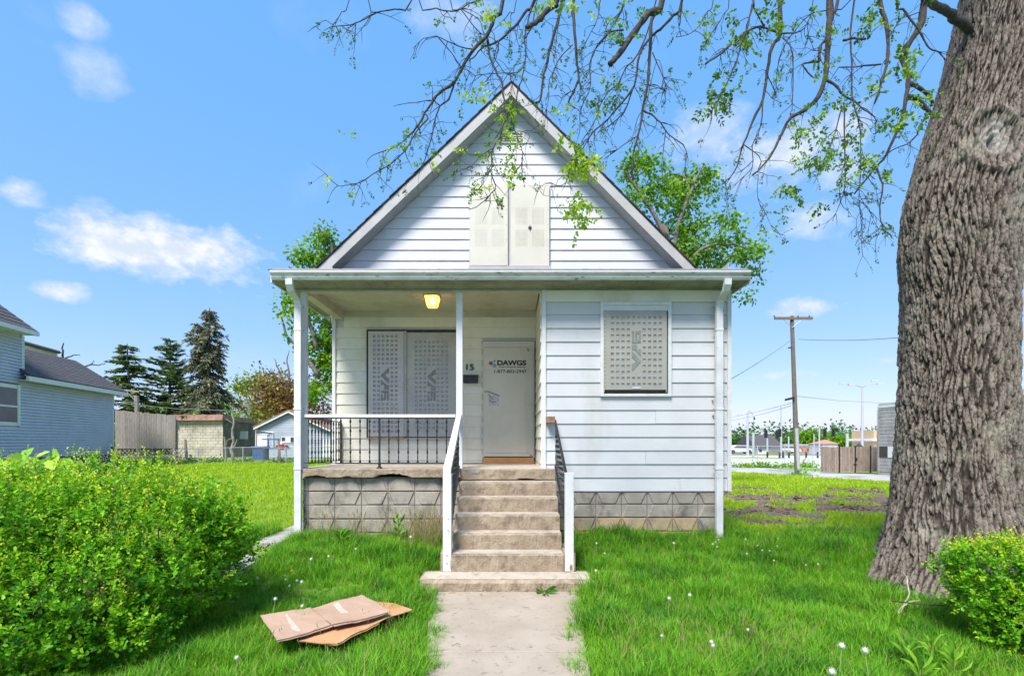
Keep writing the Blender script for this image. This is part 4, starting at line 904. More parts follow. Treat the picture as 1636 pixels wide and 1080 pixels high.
def dandelion(px, py, dh, label, group, k=None, s=1.0):
    """a seed head seen at px, py; the ground is found below it"""
    if k is None: k = random.choice((0, 1, 2))
    h = (.20, .24, .15, .13)[k] * s
    z = .2
    for _ in range(30): p = gr(px, py, z); z = float(hgt(p.x, p.y)) + h
    t = thing('dandelion', (p.x, p.y, z - h), label, 'dandelion', group); t.rotation_euler = (0, 0, random.random() * 6); t.scale = (s, s, s)
    for me, nm in zip(pm[k], ('stem', 'flower_head')):
        o = bpy.data.objects.new(nm, me); COL.objects.link(o); o.parent = t
    return t
D1 = [(413, 925), (456, 926), (460, 937), (473, 929), (478, 931), (435, 959), (482, 968), (494, 893.5), (570, 877), (376, 1054), (522, 888), (657, 858)]
ORD = 'nearest second third fourth fifth sixth seventh eighth ninth tenth eleventh twelfth thirteenth fourteenth fifteenth farthest'.split()
def ordered(pts, lx, ly, text, group, k=None, s=1.0):
    for i, (px, py) in enumerate(sorted(pts, key=lambda q: math.hypot(q[0] - lx, q[1] - ly))): dandelion(px, py, 0, text.replace('#', 'farthest' if i == len(pts) - 1 else ORD[i]), group, k, s)
ordered(D1, 530, 985, 'white dandelion seed head left of the walk, # from the flattened cardboard', 'dandelions on the left of the walk')
dandelion(466, 914, 0, 'yellow open dandelion flower above the flattened cardboard', None, 3)
D2 = [(1105, 840), (1129, 842), (1142, 866), (1149, 863), (1144, 874), (1190, 862), (1212, 871), (1242, 860.5), (1241, 870), (1219, 877), (1228, 876), (1195, 885), (1309, 884), (1287, 887), (1235, 895), (1140, 870)]
ordered(D2, 1148, 858, 'small white dandelion seed head, # from the foot of the right downspout', 'dandelions by the right downspout', 2, .85)
D3 = [(954, 869), (966, 885), (1067, 958), (1098, 952), (1055, 1017), (1132, 1026), (1139, 1031), (1192, 1007), (1078, 868), (951, 890), (928, 880)]
ordered(D3, 935, 915, 'dandelion seed head right of the walk, # from the right end of the landing', 'dandelions right of the walk')
for px, py, l in ((1340, 1035, 'large round dandelion clock in front of the tree, shorter of the pair'), (1390, 1044, 'biggest dandelion clock, closest to the tree trunk foot'), (1333, 1073, 'pale dandelion low at the front edge below the clock pair')): dandelion(px, py, 0, l, 'dandelion clocks before the tree', 1, 1.25)
# ------------------------------------------------------------------ flattened cardboard boxes
def card(pxs, z, m, name, parent, th=.006, lift=None):
    pts = [gr(px, py, z + (lift[i] if lift else 0)) for i, (px, py) in enumerate(pxs)]; n = len(pts)
    V = [tuple(p) for p in pts] + [(p.x, p.y, p.z + th) for p in pts]
    c = Vector((0, 0, 0)); 
    for p in pts: c += p / n
    area = sum(pts[i].x * pts[(i + 1) % n].y - pts[(i + 1) % n].x * pts[i].y for i in range(n))
    f = [tuple(range(n))[::-1], tuple(range(n, 2 * n))] + [(i, (i + 1) % n, (i + 1) % n + n, i + n) for i in range(n)]
    if area < 0: f = [q[::-1] for q in f]
    o = MB().add(V, f).build(name, m, parent); sb_ = o.modifiers.new('s', 'SUBSURF'); sb_.subdivision_type = 'SIMPLE'; sb_.levels = sb_.render_levels = 4
    tx = bpy.data.textures.get('warp') or bpy.data.textures.new('warp', 'CLOUDS'); tx.noise_scale = .22; tx.noise_depth = 2
    dm = o.modifiers.new('d', 'DISPLACE'); dm.texture = tx; dm.texture_coords = 'GLOBAL'; dm.direction = 'Z'; dm.strength = .035; return o
z = .235
cb = thing('cardboard_box', gr(520, 985, z), 'flattened pinkish brown cardboard box lying on top on the grass', 'cardboard')
card([(416, 983), (442.6, 1023.5), (528, 1000.5), (512, 984), (495.6, 970)], z + .02, M['card'], 'cardboard_panel', cb)
card([(418, 985), (444, 1026), (532, 1003), (500, 972)], z + .008, M['card'], 'cardboard_panel', cb)
card([(498, 971.5), (530.5, 1000), (622, 978), (600, 962), (577.5, 951.5)], z + .028, M['card'], 'cardboard_panel', cb)
card([(506, 975), (534, 1003.5), (620, 980.5), (578, 955)], z + .016, M['card'], 'cardboard_panel', cb)
card([(458, 979.5), (462, 984), (480, 1006), (474, 1007.5), (466, 1004), (456, 981)], z + .027, M['tape'], 'tape', cb, .001)
card([(532, 965), (541, 963), (556, 979), (545, 980)], z + .036, M['tape'], 'tape', cb, .001)
cb2 = thing('cardboard_box', gr(560, 1000, z - .03), 'orange brown cardboard sheet sticking out from under the flattened box', 'cardboard')
card([(474, 1023), (515, 1028), (539, 1028), (604, 994), (659, 973.5), (633, 964.5), (589, 959.5), (520, 985)], z - .03, M['card2'], 'cardboard_panel', cb2)
card([(478, 1025), (539, 1031), (606, 996), (600, 980)], z - .042, M['card2'], 'cardboard_panel', cb2)
# ================================================================== the big tree
def bark_mat():
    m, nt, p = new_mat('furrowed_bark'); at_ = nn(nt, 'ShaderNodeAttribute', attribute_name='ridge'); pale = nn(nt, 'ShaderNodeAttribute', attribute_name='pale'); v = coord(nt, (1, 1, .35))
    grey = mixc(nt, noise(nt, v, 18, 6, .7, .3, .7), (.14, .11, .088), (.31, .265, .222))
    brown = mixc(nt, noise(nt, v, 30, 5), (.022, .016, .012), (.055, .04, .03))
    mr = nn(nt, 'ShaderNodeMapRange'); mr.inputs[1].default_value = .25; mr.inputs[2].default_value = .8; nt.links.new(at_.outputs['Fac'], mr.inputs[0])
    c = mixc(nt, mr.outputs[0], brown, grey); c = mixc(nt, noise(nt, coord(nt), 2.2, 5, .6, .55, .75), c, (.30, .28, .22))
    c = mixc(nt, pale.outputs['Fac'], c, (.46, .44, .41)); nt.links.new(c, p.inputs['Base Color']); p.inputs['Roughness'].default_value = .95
    bump(nt, p, noise(nt, v, 70, 8, .7, .2, .8), .9, .012); return m
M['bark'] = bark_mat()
def worley(u, v, pu, seed):
    """F1, F2 of jittered cells; u wraps every pu cells"""
    iu, iv = np.floor(u).astype(int), np.floor(v).astype(int); d1 = np.full(u.shape, 9.0); d2 = np.full(u.shape, 9.0); cell = np.zeros(u.shape)
    def h(a, b, k): q = np.sin(a * 127.1 + b * 311.7 + k * 74.7 + seed) * 43758.5453; return q - np.floor(q)
    for a in (-1, 0, 1):
        for b in (-1, 0, 1):
            ca, cb_ = iu + a, iv + b; w = np.mod(ca, pu); du = ca + h(w, cb_, 1) - u; dv = cb_ + h(w, cb_, 2) - v; d = np.hypot(du, dv)
            n1 = d < d1; d2 = np.where(n1, d1, np.minimum(d2, d)); cell = np.where(n1, h(w, cb_, 3), cell); d1 = np.where(n1, d, d1)
    return d1, d2, cell
tree = thing('tree', (5.4, 6.1, .1), 'huge shade tree with deeply furrowed grey brown bark at the right of the yard', 'tree')
TY0 = 6.1
def make_trunk():
    NT, NZ = 560, 860; zt = np.linspace(-.3, 9.4, NZ); th = np.linspace(0, 2 * math.pi, NT, endpoint=False); k = .00753
    py = np.array([1020, 960, 930, 870, 800, 700, 600, 500, 420, 350, 300, 260, 180, 100, 0, -120, -320]); zk = CZ + (705 - py) * k
    lx = 818 + (np.array([1350, 1378, 1390, 1407, 1419, 1431, 1438, 1440, 1433, 1438, 1452, 1463, 1491, 1512, 1535, 1545, 1548]) - 818)
    rx = np.array([1690, 1665, 1655, 1645, 1638, 1634, 1633, 1634, 1636, 1640, 1645, 1650, 1660, 1672, 1695, 1730, 1760])
    al, ar = np.arctan((lx - 818) / FP), np.arctan((rx - 818) / FP); ph, hw = (al + ar) / 2, (ar - al) / 2; dist = TY0 / np.cos(ph)   # edges as seen give centre and radius
    Ys = dist * np.cos(hw) * np.cos(al); zk = CZ + (705 - py) / FP * Ys; cxk = TY0 * np.tan(ph); rk = dist * np.sin(hw) - .012
    xl = np.interp(zt, zk, cxk - rk); xr = np.interp(zt, zk, cxk + rk)
    ker = np.hanning(15); ker /= ker.sum(); sm = lambda a: np.convolve(np.pad(a, 7, mode='edge'), ker, 'valid'); xl, xr = sm(xl), sm(xr)
    cx, rad = (xl + xr) / 2, (xr - xl) / 2; T, Z = np.meshgrid(th, zt); RR = rad[:, None] * np.ones_like(T)
    lob = np.clip((1.5 - Z) / 1.5, 0, 1) ** 2; RR = RR * (1 + lob * .14 + lob * .5 * np.clip(np.sin(T), 0, 1) ** 1.5 + lob * .24 * (np.cos(4 * T + .6) + .6 * np.cos(7 * T + 2)) + .018 * np.sin(3 * T + Z) + .012 * np.sin(5 * T - 1.7 * Z))
    # bark plates: stretched cells pulled about by a slow warp
    kx, kz = .06, .34; su = T / (2 * math.pi) * 64; sv = Z / kz
    wu = .55 * np.sin(Z * 2.3 + np.sin(T * 5) * 1.3) + .28 * np.sin(Z * 6.1 + T * 4) + .07 * np.sin(Z * 19 + 3 * np.sin(T * 9)) + .03 * np.sin(Z * 47 + 5 * np.sin(T * 13))
    a1, a2, c1 = worley(su + wu, sv + .5 * np.sin(T * 11) + .15 * np.sin(T * 71), 64, 1.3); f = a2 - a1
    b1, b2, c2 = worley((T / (2 * math.pi) * 100) + wu * 1.56 + .3, Z / .055 + .4 * np.sin(T * 23) + .3 * np.sin(T * 97), 100, 5.1); g = b2 - b1
    ridge = np.clip(f * 3.6, 0, 1) ** .9; ridge2 = np.clip(g * 6, 0, 1) ** .8; jit = np.random.default_rng(3).normal(0, 1, T.shape); jit = (jit + np.roll(jit, 1, 0) + np.roll(jit, -1, 0)) / 1.7
    rgh = np.zeros_like(T)
    for q, (fa, fb, am) in enumerate(((37, 21, .3), (71, 33, .22), (113, 57, .18), (29, 90, .15))): rgh += am * np.sin(fa * T + 3 * np.sin(fb * Z * .3 + q) + q) * np.sin(fb * Z + 2 * np.sin(5 * T + q))
    disp = .036 * ridge + .013 * ridge2 * (.3 + .7 * ridge) + .006 * rgh + .014 * (c1 - .5) + .015 * (c2 - .5) * (.3 + .7 * ridge) + .0013 * jit
    X = cx[:, None] + RR * np.cos(T); Yf = TY0 - RR * np.sin(T)   # front is th = 90 degrees
    # old branch scar
    kc = at(1592, 222, TY0 - .5); e = np.hypot((X - kc.x) / .24, (Z - kc.z) / .36); front = (np.sin(T) > 0); e = np.where(front, e, 9)
    ins = np.clip(1.25 - e, 0, 1); rings = .5 + .5 * np.cos(e * 26 + 1.2 * np.sin(4 * np.arctan2(Z - kc.z, X - kc.x)))
    disp = disp * (1 - .55 * np.clip(1.15 - e, 0, 1)) + np.where(e < 1.4, .042 * np.exp(-((e - 1.0) / .15) ** 2) - .05 * np.clip(.8 - e, 0, 1) + .016 * rings * ins, 0)
    e2 = np.hypot((X - kc.x + .03) / .05, (Z - kc.z + .02) / .13); disp -= np.where(front, .11 * np.clip(1 - e2, 0, 1), 0)
    pale = np.where(front, np.clip(1.0 - np.hypot((X - kc.x) / .17, (Z - kc.z - .06) / .24), 0, 1) * 1.1 * (.45 + .55 * rings), 0); pale = np.clip(pale, 0, .8)
    Rn = RR + disp - .03; X = cx[:, None] + Rn * np.cos(T); Yf = TY0 - Rn * np.sin(T)
    V = np.stack([X, Yf, Z], -1).reshape(-1, 3); i = np.arange(NZ - 1)[:, None] * NT + np.arange(NT)[None]; j = np.arange(NZ - 1)[:, None] * NT + (np.arange(NT)[None] + 1) % NT
    Fc = np.stack([i, j, j + NT, i + NT], -1).reshape(-1, 4)
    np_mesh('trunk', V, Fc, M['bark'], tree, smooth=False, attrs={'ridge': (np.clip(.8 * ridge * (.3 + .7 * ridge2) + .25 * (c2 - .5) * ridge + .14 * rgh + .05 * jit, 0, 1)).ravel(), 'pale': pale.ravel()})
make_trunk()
M['twig'] = mat('dark_branch_bark', (.028, .022, .018), (.065, .052, .042), 30, .9, c3=(.10, .085, .072), s3=9, f3=(.6, .75), bs=.8, bscale=60)
LEAF1 = leaf_mat('young_leaf', (.05, .12, .01), (.20, .36, .02), (.50, .64, .05), .45)
# limbs out of the frame that carry everything hanging into it
def smooth_path(P, n=3, wig=.0):
    P = [Vector(p) for p in P]; out = []
    for i in range(len(P) - 1):
        p0, p1, p2, p3 = P[max(i - 1, 0)], P[i], P[i + 1], P[min(i + 2, len(P) - 1)]
        for k in range(n):
            t = k / n; out.append(.5 * ((2 * p1) + (p2 - p0) * t + (2 * p0 - 5 * p1 + 4 * p2 - p3) * t * t + (3 * p1 - p0 - 3 * p2 + p3) * t ** 3) + Vector((random.uniform(-1, 1), random.uniform(-1, 1), random.uniform(-1, 1))) * wig)
    out.append(P[-1]); return out
def limb(P, r0, r1, name='limb', n=8): 
    Q = smooth_path(P, 4, .012); return MB().tube(Q, [r0 + (r1 - r0) * i / (len(Q) - 1) for i in range(len(Q))], n).build(name, M['bark2'], tree, smooth=True)
def limb2(P, r0, r1):
    Q = smooth_path(P, 4, .012); return MB().tube(Q, [(r0 + (r1 - r0) * i / (len(Q) - 1)) * (1 + .08 * math.sin(i * 2.1)) for i in range(len(Q))], 9).build('limb', M['twig'], tree, smooth=True)
M['bark2'] = mat('limb_bark', (.12, .10, .085), (.24, .20, .17), 14, .95, bs=.9, bscale=40, stretch=(1, 1, 1))
TOP = Vector((5.9, 6.1, 9.0)); LIMB = [TOP, Vector((4.6, 5.6, 9.3)), Vector((3.0, 5.1, 9.2)), Vector((1.2, 4.8, 8.6)), Vector((-.6, 4.7, 7.9)), Vector((-2.3, 4.9, 7.3))]
limb(LIMB, .30, .05); limb([TOP, Vector((4.6, 4.9, 8.6)), Vector((3.4, 4.4, 8.1)), Vector((2.0, 4.3, 7.5)), Vector((.9, 4.4, 7.2))], .22, .04)
limb([TOP, Vector((7, 6.8, 11)), Vector((8, 7.6, 13))], .45, .2); limb([TOP - Vector((0, 0, .4)), Vector((5.6, 5.0, 10.6)), Vector((5.0, 4.0, 12.4))], .4, .16)
LPTS = smooth_path(LIMB, 6) + smooth_path([TOP, Vector((4.6, 4.9, 8.6)), Vector((3.4, 4.4, 8.1)), Vector((2.0, 4.3, 7.5)), Vector((.9, 4.4, 7.2))], 6)
# hanging branches: pixel path, thickness in pixels at each end, depth at each end
BR = [
 ([(803,0),(790,28),(779,56),(756,80),(741,104),(726,131),(703,148),(690,163),(678,182),(671,196),(653,217),(634,234),(604,245)],6.5,1.2,4.7,4.4),
 ([(678,182),(683,190),(665,211),(647,241),(625,261),(601,275),(576,292),(555,296),(540,297)],2.2,.8,4.5,4.3),
 ([(726,131),(717,159),(703,170),(696,190),(690,220),(679,254),(672,272),(656,287)],2.6,.9,4.6,4.5),
 ([(703,170),(695,163),(686,161),(662,164),(641,167)],1.6,.7,4.6,4.5),
 ([(779,61),(781,82),(786,100),(795,120),(802,133),(804,152),(809,170),(810,187),(803,202),(798,220),(787,238),(786,263),(784,275),(792,298),(784,309),(778,316),(763,330),(748,335)],3.4,.9,4.7,4.2),
 ([(786,263),(772,284),(766,302),(760,303)],1.3,.6,4.3,4.2),([(787,238),(770,247),(757,262),(748,268)],1.3,.5,4.3,4.2),([(770,247),(752,248),(742,240)],1.0,.5,4.3,4.2),
 ([(853,0),(849,15),(842,41),(838,61),(840,82),(838,104),(834,126),(828,141),(824,167),(821,180),(817,196),(824,211),(832,235),(835,245),(832,263),(821,276)],2.6,.9,4.9,4.4),
 ([(832,235),(842,228),(845,216),(833,211)],1.0,.5,4.4,4.4),
 ([(854,3),(841,17),(828,37),(812,52),(797,66),(779,73),(771,76),(760,89),(749,98)],5,1.3,5.0,4.7),
 ([(797,66),(796,80),(791,97),(786,100)],1.4,.9,4.8,4.7),
 ([(891,-4),(888,7),(873,18),(864,31),(851,40),(841,44)],9,6,4.6,4.4),
 ([(899,5),(893,28),(886,52),(878,80),(873,106),(867,126),(864,159),(856,165)],5.5,2.2,5.2,4.9),
 ([(917,0),(916.5,28),(919,65),(921,96),(924,118),(926,132),(927,143)],6,1.6,5.0,4.8),
 ([(924,128),(916,148),(910,160),(910,166),(919,174)],3.2,1.5,4.8,4.8),
 ([(915,72),(895,93),(884,115),(877,133),(877,157),(873,174)],1.6,.8,4.9,4.8),([(916,145),(902,152),(896,160)],1.2,.8,4.8,4.7),
 ([(1000,-5),(975,49),(960,68),(947,87),(942,111),(943,141),(932,163),(927,182),(927,200)],2.6,1,5.1,4.8),
 ([(657,0),(631,15),(601,21),(576,35),(555,41),(530,43)],2.4,1,4.3,4.1),([(558,0),(546,20),(533,39),(520,33),(506,42)],1.4,.7,4.2,4.1),([(589,0),(601,20)],1.6,1.4,4.2,4.2),
 ([(669,0),(697,14),(710,18),(730,18),(749,7),(769,0)],1.6,1.6,4.5,4.6),([(720,0),(736,15),(753,37),(766,52),(773,57)],1.6,1,4.5,4.7),([(736,15),(764,30),(771,48),(776,58)],1.1,.9,4.6,4.7),
 ([(753,79),(740,77),(723,70),(699,59)],1.8,1,4.6,4.5),([(699,59),(716,78),(734,104),(737,108)],1.5,1,4.5,4.6),([(699,59),(677,62),(660,78)],1.1,.6,4.5,4.4),
 ([(838,104),(828,116),(808,117),(785,118),(765,120),(757,121),(748,113)],1.3,.7,4.8,4.6),([(797,66),(790,90),(797,104),(805,115),(812,118),(822,105),(830,95),(833,80)],1.2,.8,4.8,4.7),
 ([(812,118),(802,133),(790,145),(781,157)],1.1,.6,4.7,4.6),
 ([(1058,0),(1036,22),(1015,50),(1000,72),(985,92),(975,103)],10,7,4.7,4.5),([(997,49),(979,50),(960,66),(950,81),(944,100)],2.6,1.2,4.7,4.7),
 ([(1060,-5),(1045,25),(1040,43),(1038,94),(1035,137),(1027,177),(1020,216),(1011,252),(1011,288)],6.5,1.8,4.9,4.6),
 ([(1089,0),(1076,25),(1055,47),(1042,58),(1022,86),(1013,137),(986,173),(965,196),(950,209),(940,224)],4.5,1.5,5.0,4.8),
 ([(1089,0),(1088,20),(1085,42)],3,2,5,5),([(1013,137),(997,180),(972,202),(955,212)],2.2,1,4.8,4.7),([(1050,-4),(1020,86),(1000,108),(990,130),(970,150),(958,170),(950,195),(930,225)],2.2,1,5.2,5.0),
 ([(1027,177),(1040,183),(1055,196),(1069,216),(1091,231),(1098,249)],2.8,1,4.7,4.5),([(1063,210),(1060,240),(1056,267)],1.3,.6,4.6,4.6),
 ([(1033,165),(1050,95),(1060,125),(1064,145),(1058,138)],1.0,.7,4.8,4.7),([(1043,85),(1053,110),(1062,130),(1064,146),(1050,137)],1.6,.9,4.8,4.7),
 ([(1020,216),(985,240),(965,255)],1.4,.8,4.6,4.7),([(950,209),(930,232),(915,258),(905,290),(893,297),(876,293),(861,300)],1.3,.7,4.7,4.5),([(940,224),(925,245),(910,250),(890,238)],1.2,.6,4.7,4.6),
 ([(1202,-5),(1202,7),(1195,40),(1184,72),(1170,115),(1152,151),(1137,177)],3.4,1.3,4.4,4.2),
 ([(1246,0),(1247,54),(1233,76),(1226,115),(1219,159),(1202,195),(1188,231),(1177,267),(1163,288)],7,1.2,4.8,4.5),
 ([(1219,159),(1215,202),(1202,234),(1202,267),(1185,285)],2,.8,4.6,4.5),([(1247,54),(1210,43),(1181,61),(1152,86),(1127,103)],2.8,2.4,4.8,4.6),
 ([(1202,10),(1216,35),(1222,42),(1210,43)],2,2,4.6,4.7),([(1251,61),(1266,86),(1266,166),(1262,182)],2,.9,4.8,4.6),([(1247,54),(1280,50),(1291,34)],2.2,1.2,4.8,4.8),
 ([(1325,-5),(1325,36),(1323,72),(1320,119),(1307,155),(1285,177),(1264,188),(1249,213),(1235,242),(1217,267),(1202,280)],10,1.6,4.7,4.4),
 ([(1312,76),(1309,90),(1310,98),(1290,100),(1282,105),(1290,115),(1300,125)],3.5,1.4,4.6,4.6),([(1321,62),(1310,76),(1308,96),(1307,110)],4,2,4.7,4.6),
 ([(1320,128),(1338,140),(1345,151),(1365,162),(1380,175),(1397,187)],4,1,4.6,4.5),([(1340,-5),(1332,20),(1325,40)],5,4,4.8,4.7),
 ([(1366,-5),(1359,54),(1361,100),(1361,155),(1374,202),(1375,234),(1375,270)],3.2,1.1,4.9,4.7),([(1348,165),(1349,200),(1350,260),(1348,306),(1330,353)],2.4,.7,4.6,4.5),
 ([(1345,170),(1330,225),(1315,260),(1300,294)],1.8,.7,4.6,4.5),([(1375,270),(1372,320),(1375,345),(1378,380)],1.1,.6,4.7,4.6),
 ([(1375,280),(1373,310),(1384,330),(1395,350),(1405,372)],.9,.5,4.6,4.6),([(1384,330),(1371,345),(1369,370),(1380,390)],.7,.5,4.6,4.6),
 ([(1404,-5),(1415,32),(1419,90),(1408,133),(1397,166)],7.5,2.4,4.6,4.4),([(1404,148),(1416,148)],1.8,1.8,4.5,4.4),([(1408,103),(1380,106),(1340,108)],2.4,1.4,4.6,4.6),
 ([(1477,2),(1469,43),(1448,76),(1442,97),(1451,123),(1448,152),(1444,180),(1433,209),(1415,249),(1397,270),(1365,310)],10,1.8,5.2,4.7),
 ([(1451,155),(1466,159),(1478,173),(1491,186)],6,4.5,5.0,5.0),([(1455,133),(1470,142),(1487,158),(1488,170)],5.5,4,5.0,5.1),
 ([(1433,-5),(1443,15),(1458,36),(1473,58),(1485,78),(1500,84),(1509,96)],4,1.4,4.9,4.9),([(1484,180),(1469,202),(1465,215),(1448,231),(1430,238),(1415,249)],2.4,1.2,4.9,4.7),
 ([(1401,270),(1406,285),(1410,299),(1406,330),(1408,353),(1419,368)],2.8,1.2,4.6,4.5),([(1347,65),(1365,62),(1383,63)],3.4,2.6,4.4,4.3),
 ([(1211,278),(1211,317),(1222,340),(1235,368)],.9,.5,4.5,4.5),([(1188,231),(1212,250),(1216,262),(1210,275)],1.4,.7,4.5,4.5),
 ([(1160,280),(1160,300),(1158,322)],.8,.5,4.5,4.5),([(1365,-5),(1300,20),(1262,60),(1245,95),(1240,140)],1.8,.9,5.1,5.0),([(1300,-5),(1290,45),(1300,80)],1.8,.9,4.8,4.8),
 ([(1480,-5),(1440,30),(1420,60)],1.8,1,5,4.9),([(1140,-5),(1130,20),(1110,50),(1080,60)],1.6,.8,4.9,4.8),([(1165,-5),(1155,25),(1140,50),(1128,70)],1.6,.8,4.9,4.8),
 ([(905,-5),(893,30),(888,70),(884,100)],1.6,.8,5.1,5.0),([(960,-5),(955,30),(940,60),(928,85)],1.6,.8,5.1,5.0),([(1000,-5),(990,20),(970,40),(963,70)],1.5,.8,4.8,4.8),
 ([(825,0),(815,20),(805,32)],1.6,1,4.6,4.6),([(700,0),(714,28)],1,.7,4.4,4.4),([(860,-5),(851,40),(839,62)],2.2,1.4,4.8,4.8),
]
sprigs = []   # (point, direction, size) where leaves sit
def twigs_from(Q, r_end, density, depth=0):
    """fine side twigs with leaf sprigs at their ends"""
    b = MB(); L = 0
    for i in range(1, len(Q)):
        L += (Q[i] - Q[i - 1]).length
    n = max(1, int(L * density)); made = 0
    for k in range(n):
        i = random.randrange(len(Q) // 4, len(Q)); p = Q[i]; t = (Q[i] - Q[max(i - 1, 0)]).normalized()
        d = (t * .5 + Vector((random.gauss(0, .7), random.gauss(0, .5), random.gauss(-.25, .5)))).normalized(); ln = random.uniform(.07, .26); pts = [p]; d2 = d.copy()
        for s in range(4): d2 = (d2 + Vector((random.gauss(0, .22), random.gauss(0, .22), random.gauss(-.12, .2)))).normalized(); pts.append(pts[-1] + d2 * ln / 4)
        b.tube(pts, [.0035, .003, .0024, .0018, .0012], 4)
        if random.random() < .62: sprigs.append((pts[-1], d2, random.uniform(.5, 1.1)))
        if random.random() < .5:
            q = pts[2]; e = (d2 + Vector((random.gauss(0, .9), random.gauss(0, .9), random.gauss(-.2, .8)))).normalized(); b.tube([q, q + e * ln * .3, q + e * ln * .55 + Vector((0, 0, -.01))], [.002, .0016, .001], 4)
            if random.random() < .5: sprigs.append((q + e * ln * .55, e, random.uniform(.4, .9)))
    return b
allbr = 0
for path, w0, w1, y0, y1 in BR:
    n = len(path); P = [at(px, py, y0 + (y1 - y0) * i / (n - 1)) for i, (px, py) in enumerate(path)]
    top = path[0][1] <= 8
    if top:   # carry on up to the nearest limb
        a = P[0]; c = min(LPTS, key=lambda q: (q - a).length + abs(q.x - a.x)); P = [c, c.lerp(a, .5) + Vector((random.uniform(-.15, .15), .1, .15))] + P
    Q = smooth_path(P, 3, .004 if w0 > 2 else .003); m = len(Q); sc = ((y0 + y1) / 2) / FP
    rs = []
    for i in range(m):
        t = i / (m - 1); rs.append(max(.0011, .58 * sc * (w0 * (1 - t) + w1 * t)) * (1 + .10 * math.sin(i * 2.7) + (.22 if random.random() < .12 else 0)))
    br = MB().tube(Q, rs, 7 if w0 > 4 else 5).build('branch', M['twig'], tree, smooth=True)
    s0 = 6 if top else 0
    tw = twigs_from(Q[s0:], w1, 13 if w0 < 7 else 6)
    if tw.f: tw.build('twigs', M['twig'], br, kind='stuff')
# the thick limb that leaves the trunk at the top right
limb2([at(1600, 75, 6.1), at(1535, 38, 5.9), at(1515, 20, 5.7), at(1495, 8, 5.5), at(1478, 0, 5.2), at(1462, -30, 5.1), at(1440, -90, 5.0)], .050, .03)
# leaf clusters placed where the photograph has them: px, py, size, amount
CL = [(655,217,1,5),(640,232,.8,3),(560,218,.8,3),(566,308,.7,3),(527,285,.8,3),(604,247,.9,4),(685,257,1,4),(750,157,1.1,6),(765,160,1,5),(803,178,1.2,9),(816,177,1,6),(798,212,1.1,7),(776,60,.6,1),(787,30,1.2,5),(776,12,1.1,5),(690,25,.8,2),
      (835,218,1.1,6),(748,240,1,5),(780,248,.9,4),(812,251,.8,3),(820,277,1.2,8),(777,307,1,5),(893,180,.9,4),(898,220,1.1,6),(912,262,1.3,10),(925,262,1.3,12),(938,248,1.2,9),(946,268,1.1,7),(930,275,1.1,6),(918,330,1.3,9),(932,348,1.2,9),(925,320,1.1,7),(945,325,1,5),(905,325,.9,4),
      (975,30,1,5),(990,55,1,5),(1000,60,1,5),(975,130,.9,5),(960,160,1,5),(985,150,.9,4),(970,183,.9,4),(1005,10,1,4),(1030,15,.9,3),(870,8,1.1,6),(905,5,1.1,5),(940,10,1,4),
      (1145,15,1.1,6),(1160,22,1,4),(1180,65,1.2,8),(1190,70,1.1,6),(1145,160,1.3,10),(1135,165,1.2,8),(1160,140,1.1,6),(1150,115,1,5),(1230,15,1.2,7),(1240,40,1.2,8),(1225,35,1.1,6),(1215,3,1,4),(1165,165,1,5),(1130,75,.9,4),(1190,120,.8,3),
      (1300,110,1,5),(1325,100,.9,4),(1290,215,1.1,8),(1310,220,1.1,7),(1275,205,1,6),(1325,170,1.1,8),(1345,170,1,7),(1300,260,1.1,9),(1320,250,1.1,8),(1285,270,1,6),(1330,240,1,5),(1365,220,1.1,8),(1350,260,1.1,7),(1375,260,1,6),(1390,265,1.1,8),(1360,285,1,6),(1340,300,.9,5),
      (1260,305,1.1,8),(1245,300,.9,5),(1275,315,.9,5),(1310,325,1,6),(1255,335,.9,5),(1225,330,.7,2),(1441,98,1.3,10),(1430,105,1.1,7),(1447,92,1.1,6),(1437,195,1.3,10),(1420,200,1,5),(1483,178,1.1,7),(1467,148,.9,4),(1462,88,.8,3),(1395,130,1,5),(1400,140,.9,4),(1415,270,1,5),(1418,365,1,5),(1385,30,1.1,7),(1395,15,1.1,6),(1400,40,1,5),(1440,15,.8,3),
      (1180,250,.7,3),(1170,300,.6,2),(1090,160,.6,2),(1100,130,.6,2),(1250,140,.8,3),(1230,120,.8,3),(1100,20,.7,2),(1045,180,.7,2),(1075,230,.6,2),(1320,40,.9,4),(1340,55,.9,4),(1300,15,.9,4),(1270,30,.8,3)]
LP, LD, LL, LT = [], [], [], []
def compound(p, d, s, tint):
    """a leaflet spray: a rachis with paired leaflets"""
    d = Vector(d).normalized(); side = d.cross(Vector((random.gauss(0, .4), random.gauss(0, 1), random.gauss(0, .6)))).normalized(); n = random.randint(3, 5); q = Vector(p)
    for k in range(n):
        q = q + d * .021 * s + Vector((0, 0, -.002 * k))
        for sg in (-1, 1):
            LP.append(q); LD.append(side * sg + d * .55 + Vector((random.gauss(0, .25), random.gauss(0, .25), random.gauss(-.25, .25)))); LL.append(.034 * s * random.uniform(.7, 1.25)); LT.append(min(1, max(0, tint + random.gauss(0, .14))))
    LP.append(q); LD.append(d); LL.append(.04 * s); LT.append(tint)
for p, d, s in sprigs:
    for k in range(random.randint(1, 2)): compound(p, Vector(d) + Vector((random.gauss(0, .6), random.gauss(0, .6), random.gauss(-.1, .6))), s * .62, random.uniform(.0, .30))
for px, py, s, n in CL:
    for k in range(n):
        Y = random.uniform(4.3, 4.7); p = at(px + random.gauss(0, 5.5 * s), py + random.gauss(0, 5.5 * s), Y)
        compound(p, (random.gauss(0, .8), random.gauss(0, .8), random.gauss(-.35, .6)), s * .92, random.uniform(.35, 1) if px < 960 else random.uniform(.0, .62))
